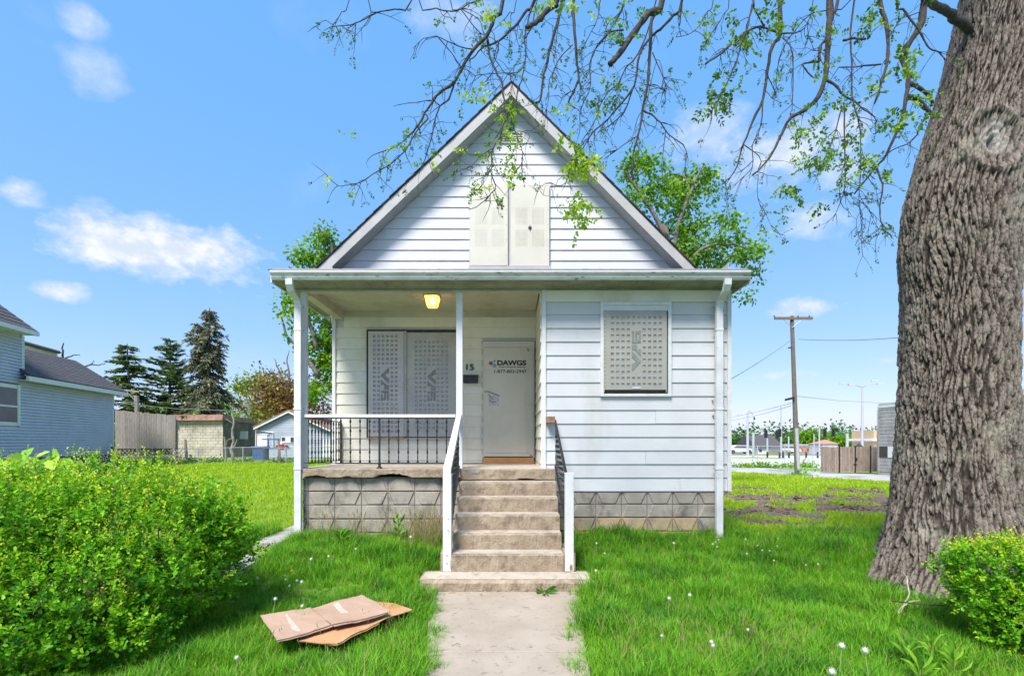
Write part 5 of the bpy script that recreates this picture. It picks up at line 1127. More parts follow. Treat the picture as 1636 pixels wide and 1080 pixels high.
LP, LD, LL, LT = np.array([tuple(v) for v in LP]), np.array([tuple(v) for v in LD]), np.array(LL), np.array(LT)
V, Fq, tt = leaf_arrays(LP, LD, LL, LL * .55, LT); np_mesh('foliage', V, Fq, LEAF1, tree, attrs={'tint': tt}, kind='stuff')
# more of the same crown above the frame
def leaf_cloud(blobs, n, size, parent, m, name='crown', shell=.45, clump=40, csz=.35, tint=(0, 1), flat=.8, droop=.0, kind=None, bright=0.0):
    """leaves gathered in clumps through ellipsoids (cx, cy, cz, rx, ry, rz)"""
    bl = np.array(blobs, float); vol = bl[:, 3] * bl[:, 4] * bl[:, 5]; nc = max(1, n // clump); which = rng.choice(len(bl), nc, p=vol ** .75 / (vol ** .75).sum()); d = unit(rng.normal(size=(nc, 3)))
    r = shell + (1 - shell) * rng.random(nc) ** .6; r *= 1 + .16 * rng.normal(size=nc); C = bl[which, :3] + d * r[:, None] * bl[which, 3:]
    ct = rng.uniform(*tint, nc) * .6 + .2 + bright
    P = np.repeat(C, clump, 0); cs = np.repeat(rng.uniform(.55, 1.25, nc) * csz, clump); off = rng.normal(size=(len(P), 3)) * .5 * cs[:, None] * np.array([1, 1, flat]); P = P + off; P[:, 2] -= droop * np.abs(off[:, 0])
    D = unit(off + rng.normal(size=P.shape) * .5 * cs[:, None] + np.array([0, 0, -.1])); L = size * rng.uniform(.6, 1.3, len(P)); T = np.clip(np.repeat(ct, clump) + rng.normal(0, .15, len(P)), 0, 1)
    V, Fq, tt = leaf_arrays(P, D, L, L * .6, T, QUADL); return np_mesh(name, V, Fq, m, parent, attrs={'tint': tt}, kind=kind), C
leaf_cloud([(6, 5.5, 13.2, 3.0, 2.4, 1.2), (3.5, 3.5, 12.6, 2.2, 2.0, .9), (9.2, 7, 13, 2.2, 2.2, 1.2)], 2600, .10, tree, LEAF1, 'upper_crown', csz=.7, kind='stuff')
# vines and a fallen stick at the foot
for pts in ([(1434,985),(1444,967),(1452,948),(1449,925),(1440,912)],[(1430,1003),(1437,975),(1452,962),(1470,958)]):
    Q = smooth_path([at(px, py, 5.06 if py > 940 else 5.2) for px, py in pts], 3, .006); MB().tube(Q, .005, 5).build('vine', M['vine'] if 'vine' in M else M.setdefault('vine', mat('pale_dry_vine', (.42, .36, .28), (.5, .45, .36), 20, .9)), tree)
Q = smooth_path([at(1424, 960, 4.95), at(1450, 962, 4.85), at(1480, 966, 4.8), at(1515, 967, 4.75)], 3, .004); tag(MB().tube(Q, [.007] * (len(Q) - 1) + [.004], 5).build('stick', M['twig']), 'thin dark stick leaning across the foot of the big tree', 'stick')
# ================================================================== shrubs
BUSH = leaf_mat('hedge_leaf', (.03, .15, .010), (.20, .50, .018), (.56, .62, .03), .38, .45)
def shrub(name, loc, label, blobs, nsprig, leaf, m, group=None, cat='shrub', spikes=0, stems=26, inner=.35, tipwarm=.5, ln=.16, lps=15):
    t = thing(name, loc, label, cat, group); bl = np.array(blobs, float); area = (bl[:, 3] * bl[:, 4] * bl[:, 5]) ** (2 / 3); which = rng.choice(len(bl), nsprig, p=area / area.sum()); d = unit(rng.normal(size=(nsprig, 3)) + np.array([0, -.25, .15]))
    dep = rng.random(nsprig) ** 1.7 * inner; wob = 1 + .09 * np.sin(d[:, 0] * 9 + which) + .08 * np.sin(d[:, 2] * 11 + d[:, 1] * 7); C = bl[which, :3] + d * bl[which, 3:] * ((1 - dep) * wob)[:, None]
    g = hgt(C[:, 0], C[:, 1]); k = C[:, 2] > g + .05; C, d, dep, which = C[k], d[k], dep[k], which[k]; n = len(C)
    # drop sprigs buried in another blob
    keep = np.ones(n, bool)
    for i, b in enumerate(bl): q = (((C - b[:3]) / b[3:]) ** 2).sum(1); keep &= ~((q < .42) & (which != i))
    C, d, dep = C[keep], d[keep], dep[keep]; n = len(C)
    SD = unit(d * .8 + np.array([0, -.1, .65]) + rng.normal(0, .45, (n, 3))); SL = ln * rng.uniform(.6, 1.4, n)
    top = np.clip(d[:, 2] * 1.6 - .5, 0, 1); sp = rng.random(n) < spikes * top; SL = np.where(sp, SL * rng.uniform(1.1, 1.9, n), SL); SD = unit(np.where(sp[:, None], np.array([0, 0, 1.0]) + rng.normal(0, .22, (n, 3)), SD))
    f = np.tile(np.linspace(.05, 1, lps), (n, 1)); P = C[:, None] - SD[:, None] * SL[:, None, None] * .45 + SD[:, None] * (SL[:, None] * f)[:, :, None]
    ang = np.arange(lps) * 2.4 + rng.uniform(0, 6.28, n)[:, None]; U = unit(np.cross(SD, rng.normal(size=(n, 3)))); W = np.cross(SD, U)
    LDn = U[:, None] * np.cos(ang)[..., None] + W[:, None] * np.sin(ang)[..., None]; LDn = LDn + SD[:, None] * (.35 + .8 * f[..., None]) + rng.normal(0, .18, LDn.shape)
    size = leaf * rng.uniform(.7, 1.25, (n, lps)) * (1.15 - .5 * f); size = np.where(sp[:, None], size * .7, size)
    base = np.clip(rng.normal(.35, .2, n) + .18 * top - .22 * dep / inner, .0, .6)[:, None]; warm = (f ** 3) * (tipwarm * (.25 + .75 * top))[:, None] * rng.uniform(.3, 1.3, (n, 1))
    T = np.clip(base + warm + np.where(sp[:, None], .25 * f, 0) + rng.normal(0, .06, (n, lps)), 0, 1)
    P, LDn, size, T = P.reshape(-1, 3), LDn.reshape(-1, 3), size.ravel(), T.ravel()
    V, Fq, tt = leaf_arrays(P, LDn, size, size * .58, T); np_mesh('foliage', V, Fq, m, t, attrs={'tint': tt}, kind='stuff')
    b = MB()
    for i in np.nonzero(sp)[0][:500]: b.tube([tuple(C[i] - SD[i] * SL[i] * .5), tuple(C[i] + SD[i] * SL[i] * .52)], [.002, .001], 3)
    for i in rng.integers(0, n, stems * 5):
        c = Vector(C[i]); bs = Vector((loc[0] + random.gauss(0, .25), loc[1] + random.gauss(0, .2), loc[2])); mid = bs.lerp(c, .55) + Vector((0, 0, -.12)); b.tube(smooth_path([bs, mid, c], 4, .01), [.011, .010, .009, .008, .007, .006, .005, .004, .003], 5)
    b.build('stems', M['bushstem'], t, kind='stuff'); return t
M['bushstem'] = mat('shrub_stem', (.12, .085, .06), (.22, .17, .13), 20, .9)
bl = [(-4.05, 5.0, .86, 1.35, .95, .84), (-3.42, 4.75, .83, .76, .75, .74), (-4.7, 4.2, .98, 1.15, .9, .72), (-3.55, 4.2, .55, .72, .6, .62), (-3.16, 4.95, .92, .44, .5, .42), (-3.2, 4.05, .35, .42, .42, .38), (-4.1, 3.7, .5, .9, .5, .6), (-5.6, 4.9, .95, 1.0, .9, .78)]
shrub('shrub', (-3.8, 4.7, .08), 'big rounded green hedge shrub with yellow tipped shoots, left of the walk', bl, 9800, .044, BUSH, spikes=.65, stems=16, lps=13, ln=.16, tipwarm=.42)
bl = [(4.55, 4.55, .62, .52, .45, .40), (4.22, 4.5, .76, .38, .35, .22), (4.1, 4.4, .52, .26, .26, .2), (4.95, 4.35, .28, .5, .4, .36), (5.2, 4.6, .72, .4, .4, .36), (4.35, 4.55, .58, .28, .3, .18), (4.5, 4.15, .22, .36, .32, .26), (4.85, 3.95, .2, .5, .35, .3), (4.75, 4.4, .38, .5, .4, .3), (4.5, 3.95, .08, .42, .35, .32), (5.0, 3.75, .15, .5, .4, .42), (4.2, 4.25, .28, .24, .24, .2)]
shrub('shrub', (4.8, 4.55, .06), 'small shrub with golden shoot tips growing against the trunk of the big tree', bl, 5200, .036, BUSH, spikes=.5, stems=7, lps=14, ln=.12, tipwarm=.75)
# lime vine with big lobed leaves over the back of the hedge
VL = leaf_mat('lime_vine_leaf', (.16, .42, .03), (.32, .60, .05), (.50, .72, .09), .4, .4)
vt = thing('vine_plant', (-4.9, 5.4, .35), 'lime green plant with large lobed leaves rising behind the big hedge shrub', 'vine')
vs = MB()
for i in range(40):
    px, py = (random.uniform(-20, 130), random.uniform(732, 768)) if i > 9 else ((35, 733), (58, 731), (72, 734), (84, 727), (22, 738), (98, 742), (10, 746), (150, 752), (118, 748), (46, 742))[i]
    p = at(px, py, random.uniform(4.9, 5.6)); L = random.uniform(.10, .17); dr = Vector((random.gauss(0, 1), random.gauss(-.3, .6), random.uniform(-.8, .5))).normalized(); nrm = Vector((random.gauss(0, .6), random.gauss(-.7, .5), random.uniform(.2, 1))).normalized(); s = dr.cross(nrm).normalized(); nrm = s.cross(dr)
    out = [(0, 0), (-.12, .28), (.12, .52), (.34, .40), (.5, .46), (.78, .22), (1.0, 0), (.78, -.22), (.5, -.46), (.34, -.40), (.12, -.52), (-.12, -.28)]
    ctr = p + dr * L * .42 - nrm * L * .05; V = [tuple(ctr)] + [tuple(p + dr * (a * L) + s * (c * L) + nrm * (L * (.10 * abs(c) * 2 - .10 * a * a))) for a, c in out]
    o = MB().add(V, [(0, k + 1, (k + 1) % 12 + 1) for k in range(12)]).build('leaf', VL, vt, smooth=True); a = o.data.attributes.new('tint', 'FLOAT', 'POINT'); tv = random.random(); a.data.foreach_set('value', [tv] * 13)
    bs = Vector((p.x + random.uniform(-.3, .3), 5.4, .9)); vs.tube(smooth_path([bs, bs.lerp(p, .5) + Vector((0, 0, .08)), p], 3, .004), .004, 4)
vs.build('stems', M['weed'], vt, kind='stuff')
# ================================================================== neighbour's blue house
M['bluesid'] = mat('pale_blue_siding', (.43, .435, .54), (.48, .485, .59), 2, .5, c3=(.39, .395, .49), s3=.6)
M['bluefound'] = mat('dark_grey_foundation', (.10, .11, .13), (.16, .17, .19), 8, .9, bs=.5)
M['roofgrey'] = mat('grey_shingle', (.045, .04, .045), (.11, .10, .105), 16, .9, stretch=(1, 1, 2.5), c3=(.16, .15, .15), s3=30, f3=(.6, .7), bs=.5, bscale=40)
M['glass'] = mat('dark_window_glass', (.03, .035, .045), (.06, .07, .08), 3, .12)
nb = thing('neighbour_house', (-17.8, 17, .5), 'pale blue sided house with a grey shingled lean to roof', 'house')
A_, B_ = Vector((-15.75, 14.0, 0)), Vector((-17.30, 22.0, 0)); AB = (B_ - A_); LEN = AB.length; u_ = AB.normalized(); n_ = Vector((-u_.y, u_.x, 0)); 
if n_.x < 0: n_ = -n_                       # outward, towards the lawn
def wp(s, z, o=0.0): return A_ + u_ * s + n_ * o + Vector((0, 0, z))
def wall_quads(b, s0, s1, z0, z1, o0, o1):
    """box on the wall line: s along, z up, o outwards"""
    p = lambda s, o, z: wp(s, z, o)
    return b.hexa([p(s0, o0, z0), p(s0, o1, z0), p(s1, o1, z0), p(s1, o0, z0)], [p(s0, o0, z1), p(s0, o1, z1), p(s1, o1, z1), p(s1, o0, z1)])
def s_of(px):   # where along the wall a pixel column falls
    r = (px - 818) / FP; return (r * A_.y - A_.x) / (u_.x - r * u_.y)
sJ = s_of(38); sW0, sW1 = s_of(-14), s_of(25); EZ, FZ = 4.0, 1.33
wall_quads(MB(), 0, LEN, .3, EZ, -4, -.02).build('wall', M['bluesid'], nb)
wall_quads(MB(), -3, sJ - .01, EZ - .5, 5.5, -5, -.02).build('wall', M['bluesid'], nb)
z = FZ; b = MB()
while z < 5.3:
    e = LEN if z < EZ else sJ - .01
    segs = [(-1, e)] if not (2.3 < z < 3.7) else [(-1, sW0 - .12), (sW1 + .12, e)]
    for s0, s1 in segs:
        if s1 > s0: b.hexa([wp(s0, z, -.02), wp(s0, z, .04), wp(s1, z, .04), wp(s1, z, -.02)], [wp(s0, z + .102, -.02), wp(s0, z + .102, .002), wp(s1, z + .102, .002), wp(s1, z + .102, -.02)])
    z += .102
b.build('lap_siding', M['bluesid'], nb, kind='stuff')
b = MB()
for r in range(5):
    for c in range(22):
        s0 = c * .42 + (.2 if r % 2 else 0); wall_quads(b, s0 + .006, min(s0 + .41, LEN - .06), .3 + r * .205 + .006, .3 + r * .205 + .2, -.3, -.02 + random.uniform(0, .01))
b.build('foundation_blocks', M['bluefound'], nb, kind='stuff')
wall_quads(MB(), LEN - .09, LEN + .02, FZ - .02, EZ, -.1, .025).build('corner_trim', mat('light_blue_trim', (.55, .62, .70), None, 3, .5), nb)
wall_quads(MB(), sJ - .11, sJ + .0, EZ + .15, 5.39, -.1, .025).build('corner_trim', M['white'], nb)
# lean-to roof, eave board and gutter
zr = 5.36
rf = MB().add([wp(sJ - .25, EZ + .06, .30), wp(LEN + .45, EZ + .06, .30), wp(LEN + .25, zr, -1.6), wp(sJ - .02, zr, -1.6), wp(sJ - .25, EZ + .0, .30), wp(LEN + .45, EZ + .0, .30), wp(LEN + .25, zr - .08, -1.6), wp(sJ - .02, zr - .08, -1.6)],
              [(0, 1, 2, 3), (7, 6, 5, 4), (0, 4, 5, 1), (1, 5, 6, 2), (2, 6, 7, 3), (3, 7, 4, 0)]).build('lean_to_roof', M['roofgrey'], nb)
b = MB(); nr = 16
for i in range(nr):
    t = i / nr; o_ = .32 - 1.9 * t; zc = EZ + .062 + (zr - EZ - .06) * t; s1 = LEN + .45 - .2 * t; k = 0; s = sJ - .2
    while s < s1:
        w = random.uniform(.25, .34); b.hexa([wp(s, zc, o_), wp(min(s + w - .01, s1), zc, o_), wp(min(s + w - .01, s1), zc + .081, o_ - .119), wp(s, zc + .081, o_ - .119)], [wp(s, zc + random.uniform(.012, .022), o_), wp(min(s + w - .01, s1), zc + .016, o_), wp(min(s + w - .01, s1), zc + .087, o_ - .119), wp(s, zc + .087, o_ - .119)]); s += w
b.build('shingles', M['roofgrey'], nb, kind='stuff')
wall_quads(MB(), sJ - .3, LEN + .5, EZ - .13, EZ + .03, .26, .34).build('gutter', M['white'], nb)
wall_quads(MB(), sJ - .3, LEN + .4, EZ - .12, EZ - .10, -.0, .26).build('soffit', M['white'], nb)
# upper roof
ru = MB().add([wp(-3, 5.52, .42), wp(sJ - .05, 5.52, .42), wp(sJ - .5, 9.1, -4.0), wp(-3, 9.1, -4.0), wp(-3, 5.45, .42), wp(sJ - .05, 5.45, .42), wp(sJ - .5, 9.0, -4.0), wp(-3, 9.0, -4.0)],
              [(0, 1, 2, 3), (7, 6, 5, 4), (0, 4, 5, 1), (1, 5, 6, 2), (2, 6, 7, 3), (3, 7, 4, 0)]).build('main_roof', M['roofgrey'], nb)
b = MB()
for i in range(22):
    t = i / 22; o_ = .44 - 4.4 * t; zc = 5.53 + 3.6 * t; s1 = sJ - .05 - .45 * t; s = -2.2
    while s < s1:
        w = random.uniform(.25, .34); e = min(s + w - .01, s1); b.hexa([wp(s, zc, o_), wp(e, zc, o_), wp(e, zc + .16, o_ - .2), wp(s, zc + .16, o_ - .2)], [wp(s, zc + random.uniform(.014, .026), o_ + .01), wp(e, zc + .018, o_ + .01), wp(e, zc + .168, o_ - .195), wp(s, zc + .168, o_ - .195)]); s += w
b.build('shingles', M['roofgrey'], nb, kind='stuff')
wall_quads(MB(), -3, sJ - .02, 5.39, 5.53, .40, .47).build('gutter', M['white'], nb); wall_quads(MB(), -3, sJ - .06, 5.40, 5.42, -.0, .40).build('soffit', M['white'], nb)
# window
f = wall_quads(MB(), sW0 - .12, sW1 + .12, 2.38, 3.72, -.01, .03).build('window', M['white'], nb)
wall_quads(wall_quads(MB(), sW0, sW1, 2.50, 2.98, .031, .034), sW0, sW1, 3.04, 3.6, .031, .034).build('pane', M['glass'], f)
wall_quads(MB(), sW0 - .02, sW1 + .02, 2.98, 3.04, .034, .05).build('sash', M['white'], f)
for s in (sW0 - .12, sW1 + .02): wall_quads(MB(), s, s + .10, 2.38, 3.72, .0305, .06).build('casing', M['white'], f)
# the house behind it whose roof edge shows above
bh = thing('far_house', (-22, 27, 1), 'house with a cream eave showing above the grey lean to roof', 'house')
p0, p1 = at(38, 549, 26), at(92, 563, 30); q0, q1 = at(38, 566, 26), at(92, 568, 30)
MB().add([p0, p1, q1 + Vector((0, 0, -4)), q0 + Vector((0, 0, -4)), p0 + Vector((-5, 2, 0)), p1 + Vector((-5, 2, 0)), q1 + Vector((-5, 2, -4)), q0 + Vector((-5, 2, -4))], [(0, 1, 2, 3), (4, 7, 6, 5), (0, 4, 5, 1), (1, 5, 6, 2)]).build('wall', mat('cream_wall', (.55, .5, .38), (.6, .55, .45), 2, .7), bh)
MB().tube([at(36, 547, 25.8), at(95, 563, 29.8)], .10, 4).build('roof_edge', M['roofgrey'], bh)
# dead branches above the roof
dt = thing('dead_tree', at(100, 640, 30), 'bare dead tree showing over the grey lean to roof', 'tree')
for pth, r in (([(100, 640), (98, 600), (101, 566), (99, 556), (102, 548)], .09), ([(99, 575), (110, 570), (120, 567), (128, 568)], .05), ([(100, 620), (130, 590), (145, 582), (158, 583), (168, 581)], .06), ([(145, 582), (150, 579), (149, 575)], .03), ([(98, 590), (93, 580), (90, 572)], .04)):
    Q = smooth_path([at(a, c, 30) for a, c in pth], 3, .03); MB().tube(Q, [r * (1 - .75 * i / len(Q)) for i in range(len(Q))], 5).build('limb' if r < .09 else 'trunk', M['twig'], dt)
# ================================================================== wooden fence panel, lattice and chain link fence
wf_ = thing('wooden_fence', at(232, 735, 24), 'tall weathered grey plank fence panel beside the blue house', 'fence')
FY = 24.0
for i in range(25):
    px = 184.5 + i * 3.83; x0, x1 = (px - 818) / FP * FY, (px + 3.6 - 818) / FP * FY; tp = 655 + (px - 184) * .095 + random.uniform(-.8, .8); z1 = CZ + (705 - tp) / FP * FY; z0 = CZ - (716.5 - 705) / FP * FY + random.uniform(-.01, .01)
    l = random.uniform(-.008, .008) - .02 + .04 * (i / 24)
    MB().hexa([(x0, FY, z0), (x1, FY, z0), (x1, FY + .02, z0), (x0, FY + .02, z0)], [(x0 + l, FY, z1), (x1 + l, FY, z1), (x1 + l, FY + .02, z1), (x0 + l, FY + .02, z1)]).build('plank', M['greywood'], wf_)
for z in (1.75, 2.9): MB().box((184 - 818) / FP * FY, (280 - 818) / FP * FY, FY + .021, FY + .07, z, z + .09).build('rail', M['greywood'], wf_)
for px in (188, 231, 278): MB().box((px - 818) / FP * FY, (px + 3 - 818) / FP * FY, FY + .07, FY + .16, .6, 2.9).build('post', M['greywood'], wf_)
lt_ = thing('lattice', at(232, 735, 24), 'grey diagonal wooden lattice skirting under the plank fence', 'lattice')
b = MB(); z0, z1 = CZ - 31 / FP * FY, CZ - 12 / FP * FY
for sg in (-1, 1):
    x = (182 - 818) / FP * FY
    while x < (279 - 818) / FP * FY:
        dx = (z1 - z0) * sg; y = FY + .03 + (.012 if sg > 0 else 0); w = .05; xa = x if sg > 0 else x + (z1 - z0)
        b.hexa([(xa, y, z0), (xa + w, y, z0), (xa + w, y + .008, z0), (xa, y + .008, z0)], [(xa + dx, y, z1), (xa + dx + w, y, z1), (xa + dx + w, y + .008, z1), (xa + dx, y + .008, z1)]); x += .19
b.build('laths', M['greywood'], lt_, kind='stuff')
M['galv'] = mat('galvanised_steel', (.42, .43, .44), (.5, .51, .52), 9, .4, metal=.3)
def chain_fence(name, pts, h, npost, label, post_r=.025, cell=.12, wire=.0028, post_h=None):
    """posts and top rail along pts [(x, y)], diamond mesh of real wires"""
    c = pts[0]; t = thing(name, (c[0], c[1], float(hgt(*c))), label, 'fence'); (xa, ya), (xb_, yb_) = pts; g = lambda t_: Vector((xa + (xb_ - xa) * t_, ya + (yb_ - ya) * t_, 0)); L = math.hypot(xb_ - xa, yb_ - ya)
    zg = lambda t_: float(hgt(*g(t_).xy))
    for i in range(npost):
        f_ = i / (npost - 1); p = g(f_); MB().tube([(p.x, p.y, zg(f_) - .2), (p.x, p.y, zg(f_) + (post_h or h))], post_r, 6).lathe((p.x, p.y, zg(f_) + (post_h or h)), [(post_r * 1.2, 0), (post_r * 1.2, .02), (.004, .04)], 6).build('post', M['galv'], t)
    MB().tube([g(i / 20) + Vector((0, 0, zg(i / 20) + h)) for i in range(21)], post_r * .65, 5).build('top_rail', M['galv'], t)
    b = MB(); n = int(L / cell)
    for i in range(-int(h / cell), n):
        for sg in (1, -1):
            s0 = i * cell; s1 = s0 + h; 
            a = (s0, 0) ; 
            if s0 < 0: a = (0, -s0)
            e = (min(s1, L), min(h, L - s0)); 
            if e[0] - a[0] < .05: continue
            za, ze = (a[1], e[1]) if sg > 0 else (h - a[1], h - e[1])
            pa, pe = g(a[0] / L) + Vector((0, 0, zg(a[0] / L) + za)), g(e[0] / L) + Vector((0, 0, zg(e[0] / L) + ze)); b.tube([pa, pe], wire, 3, caps=False)
    b.build('wire_mesh', M['galv'], t, kind='stuff'); return t
chain_fence('chain_link_fence', ((-19.3, 24.0), (-7.5, 26.5)), .82, 7, 'low galvanised chain link fence along the back of the left lawn')
gp_ = thing('fence_post', (-16.9, 21.6, .65), 'dark grey steel post at the corner of the blue house', 'post'); MB().tube([(-16.95, 21.5, .5), (-16.95, 21.5, 1.6)], .05, 8).lathe((-16.95, 21.5, 1.6), [(.06, 0), (.06, .03), (.01, .06)], 8).build('post', M['bluefound'], gp_)
# stumps, posts and bits by the fence
for px, top, w, Y, lb, m in ((298, 703, 5, 25.2, 'broken reddish wooden post in the fence line, left of the spruce', 'rust'), (361, 699, 3.2, 25.5, 'straight pale wooden post beside the crooked grey snag', 'greywood'), (447, 705, 4, 25.8, 'short dark post near the porch rail end of the fence', 'brownwood')):
    t = thing('wooden_post', at(px, 742, Y), lb, 'post'); z0 = float(hgt(at(px, 742, Y).x, Y)); a, c = at(px - 2, top, Y), at(px, 742, Y); c.z = z0 - .1
    MB().tube([c, c.lerp(a, .5) + Vector((.02, 0, 0)), a], [w * .5 / FP * Y] * 2 + [w * .42 / FP * Y], 6).build('post', M[m], t)
    MB().box(a.x - .05, a.x + .04, Y - .05, Y + .05, a.z - .02, a.z + .03).build('post_top', M['greywood'], t)
sg_ = thing('snag', at(370, 742, 25.5), 'crooked grey dead trunk standing in the fence line', 'tree stump')
for pth, r in (([(370, 744), (372, 730), (369, 718), (373, 706), (371, 690), (374, 676), (371, 660), (372, 650)], .09), ([(371, 716), (377, 708), (379, 702)], .04), ([(372, 700), (364, 704), (361, 712)], .03), ([(371, 676), (360, 668)], .02)):
    Q = smooth_path([at(a, c, 25.5) for a, c in pth], 3, .02); MB().tube(Q, [r * (1 - .6 * i / len(Q)) for i in range(len(Q))], 6).build('limb' if r < .09 else 'trunk', M['greywood'], sg_)
# ================================================================== conifers
CON = leaf_mat('spruce_needles', (.04, .085, .025), (.11, .17, .045), (.24, .30, .08), .25, .6)
CONd = leaf_mat('dry_spruce_needles', (.06, .07, .04), (.15, .16, .085), (.30, .30, .18), .2, .7)
def conifer(name, px, py0, py1, Y, hw, label, m, whorls, droop, fork=False, start=.12, group=None, lean=0, up=0.0, sprig=.34):
    bse = at(px, py0, Y); bse.z = min(bse.z, float(hgt(bse.x, Y))); tip = at(px + lean, py1, Y); H = tip.z - bse.z; t = thing(name, bse, label, 'tree', group)
    Q = smooth_path([bse, bse.lerp(tip, .5) + Vector((.1, 0, 0)), tip], 5, .02); MB().tube(Q, [.24 * H / 11 * (1 - .93 * i / len(Q)) for i in range(len(Q))], 8).build('trunk', M['bark2'], t)
    P, D, L, T = [], [], [], []; b = MB(); tops = [(0, 1.0)] + ([(-1.0, .9)] if fork else [])
    for ox, tf in tops:
        for w in range(whorls):
            f = start + (tf - start) * (w + random.random() * .6) / whorls
            if ox and f < .6: continue
            r = hw * ((1 - f / tf) ** .62) * random.uniform(.65, 1.2) * (.75 if f < .25 else 1) + .12; c = bse.lerp(tip, f) + Vector((ox * min(1, (f - .55) * 3), 0, 0)) if ox else bse.lerp(tip, f)
            for k in range(random.randint(4, 6)):
                a = random.random() * 6.283; d = Vector((math.cos(a), math.sin(a), 0)); rr = r * random.uniform(.55, 1.15); end = c + d * rr + Vector((0, 0, -droop * rr + up * rr)); mid = c + d * rr * .5 + Vector((0, 0, -droop * rr * .25 + up * rr * .2)); q = [c, mid, end]
                b.tube(q, [.03, .02, .008], 4, caps=False); ns = max(3, int(rr * 9))
                for s in range(ns):
                    g = (s + 1) / ns; pt = (c.lerp(mid, g * 2) if g < .5 else mid.lerp(end, g * 2 - 1)); tn = random.random() * .8
                    for e in range(5):
                        sd = Vector((-d.y, d.x, 0)) * random.choice((-1, 1)); dd = (d * random.uniform(.2, 1) + sd * random.uniform(.2, 1) + Vector((0, 0, random.uniform(-.9, .15) * (1 if droop > .2 else .4) + up))).normalized()
                        P.append(tuple(pt + Vector((random.gauss(0, .06), random.gauss(0, .06), random.gauss(0, .05))))); D.append(tuple(dd)); L.append(sprig * random.uniform(.5, 1.2)); T.append(tn + random.random() * .2)
    b.build('boughs', M['twig'], t, kind='stuff'); P, D, L, T = map(np.array, (P, D, L, T)); V, Fq, tt = leaf_arrays(P, D, L, L * .30, T, QUADL); np_mesh('crown', V, Fq, m, t, attrs={'tint': tt}, kind='stuff'); return t
conifer('spruce_tree', 327, 722, 492, 38, 2.5, 'tallest spruce with drooping boughs and a bare lower trunk', CONd, 30, .42, True, .17, lean=8, sprig=.40)
conifer('pine_tree', 207, 735, 549, 42, 3.3, 'dark pine behind the plank fence, leftmost conifer', CON, 34, .12, False, .05, lean=-4, up=.05, sprig=.42)
conifer('pine_tree', 266, 735, 543, 44, 3.4, 'dark pine with upswept boughs between the other pine and the spruce', CON, 34, .10, False, .05, lean=6, up=.30, sprig=.42)
# ================================================================== leafy trees
TG = leaf_mat('bright_tree_leaf', (.045, .16, .012), (.17, .37, .02), (.42, .60, .035), .45); TD = leaf_mat('dark_tree_leaf', (.03, .09, .015), (.065, .17, .025), (.13, .27, .04), .35)
TR = leaf_mat('rust_budding_leaf', (.12, .06, .03), (.24, .13, .05), (.36, .36, .05), .3); TY = leaf_mat('yellow_green_leaf', (.12, .20, .02), (.22, .32, .03), (.34, .42, .05), .4)
def tree_px(name, label, Y, trunk, limbs, blobs, n, size, m, csz=.5, group=None, shell=.35, r0=.2, tint=(0, 1), clump=36, dy=1.0, cat='tree', droop=0.0):
    """blobs given as (px, py, half width px, half height px, depth offset)"""
    s = Y / FP; t = thing(name, at(trunk[0][0], trunk[0][1], Y), label, cat, group)
    def tb(pth, ra, rb, nm, yo=0): Q = smooth_path([at(a, c, Y + yo) for a, c in pth], 4, .03); MB().tube(Q, [ra + (rb - ra) * i / (len(Q) - 1) for i in range(len(Q))], 6).build(nm, M['bark2'], t, smooth=True)
    tb(trunk, r0, r0 * .6, 'trunk')
    for l in limbs: tb(l, r0 * .45, r0 * .1, 'limb', random.uniform(-.3, .3))
    bl = [(*at(px, py, Y + yo), w * s, (w + h) * .5 * s * dy, h * s) for px, py, w, h, yo in blobs]
    leaf_cloud(bl, n, size, t, m, 'crown', shell, clump, csz, tint, droop=droop, kind='stuff'); return t
tree_px('shade_tree', 'leafy green tree rising behind the right slope of the white house roof', 19.0, [(1090, 735), (1085, 560), (1075, 440), (1060, 360)],
        [[(1075, 440), (1120, 400), (1160, 390), (1200, 400)], [(1065, 380), (1030, 320), (1005, 285), (990, 262)], [(1075, 400), (1090, 340), (1110, 290), (1125, 262)], [(1085, 480), (1140, 450), (1190, 430)], [(1110, 300), (1095, 285), (1075, 279), (1062, 284)]],
        [(1125, 275, 20, 13, 0), (1095, 300, 38, 22, .5), (1050, 300, 34, 30, 0), (1005, 275, 20, 18, 0), (1030, 255, 22, 8, 0), (1090, 345, 45, 28, .4), (1140, 300, 18, 14, 0), (1140, 385, 46, 22, 0), (1195, 405, 36, 22, 0), (1170, 355, 28, 12, 0), (1195, 440, 26, 20, 0), (1190, 468, 14, 13, 0), (1215, 390, 18, 12, 0), (1060, 420, 60, 60, 1), (1010, 330, 25, 30, 0), (1115, 430, 50, 45, 1)],
        10500, .165, TG, .33, shell=.25, clump=26)
tree_px('shade_tree', 'leafy green tree behind the left side of the white house and porch', 17.5, [(575, 738), (568, 640), (545, 560), (525, 470)],
        [[(508, 560), (490, 500), (470, 440), (462, 425)], [(512, 500), (530, 430), (525, 380), (500, 365)], [(508, 600), (480, 560), (455, 530), (450, 500)]],
        [(505, 385, 26, 18, 0), (520, 375, 20, 12, 0), (475, 410, 14, 14, 0), (500, 415, 30, 12, 0), (490, 480, 32, 20, 0), (465, 470, 20, 12, 0), (462, 500, 14, 20, 0), (520, 500, 30, 36, .6), (515, 560, 28, 42, .4), (505, 620, 22, 26, .2), (545, 440, 40, 45, 1), (480, 530, 12, 20, 0), (545, 580, 30, 60, 1)],
        8200, .15, TG, .30, shell=.25, clump=26)
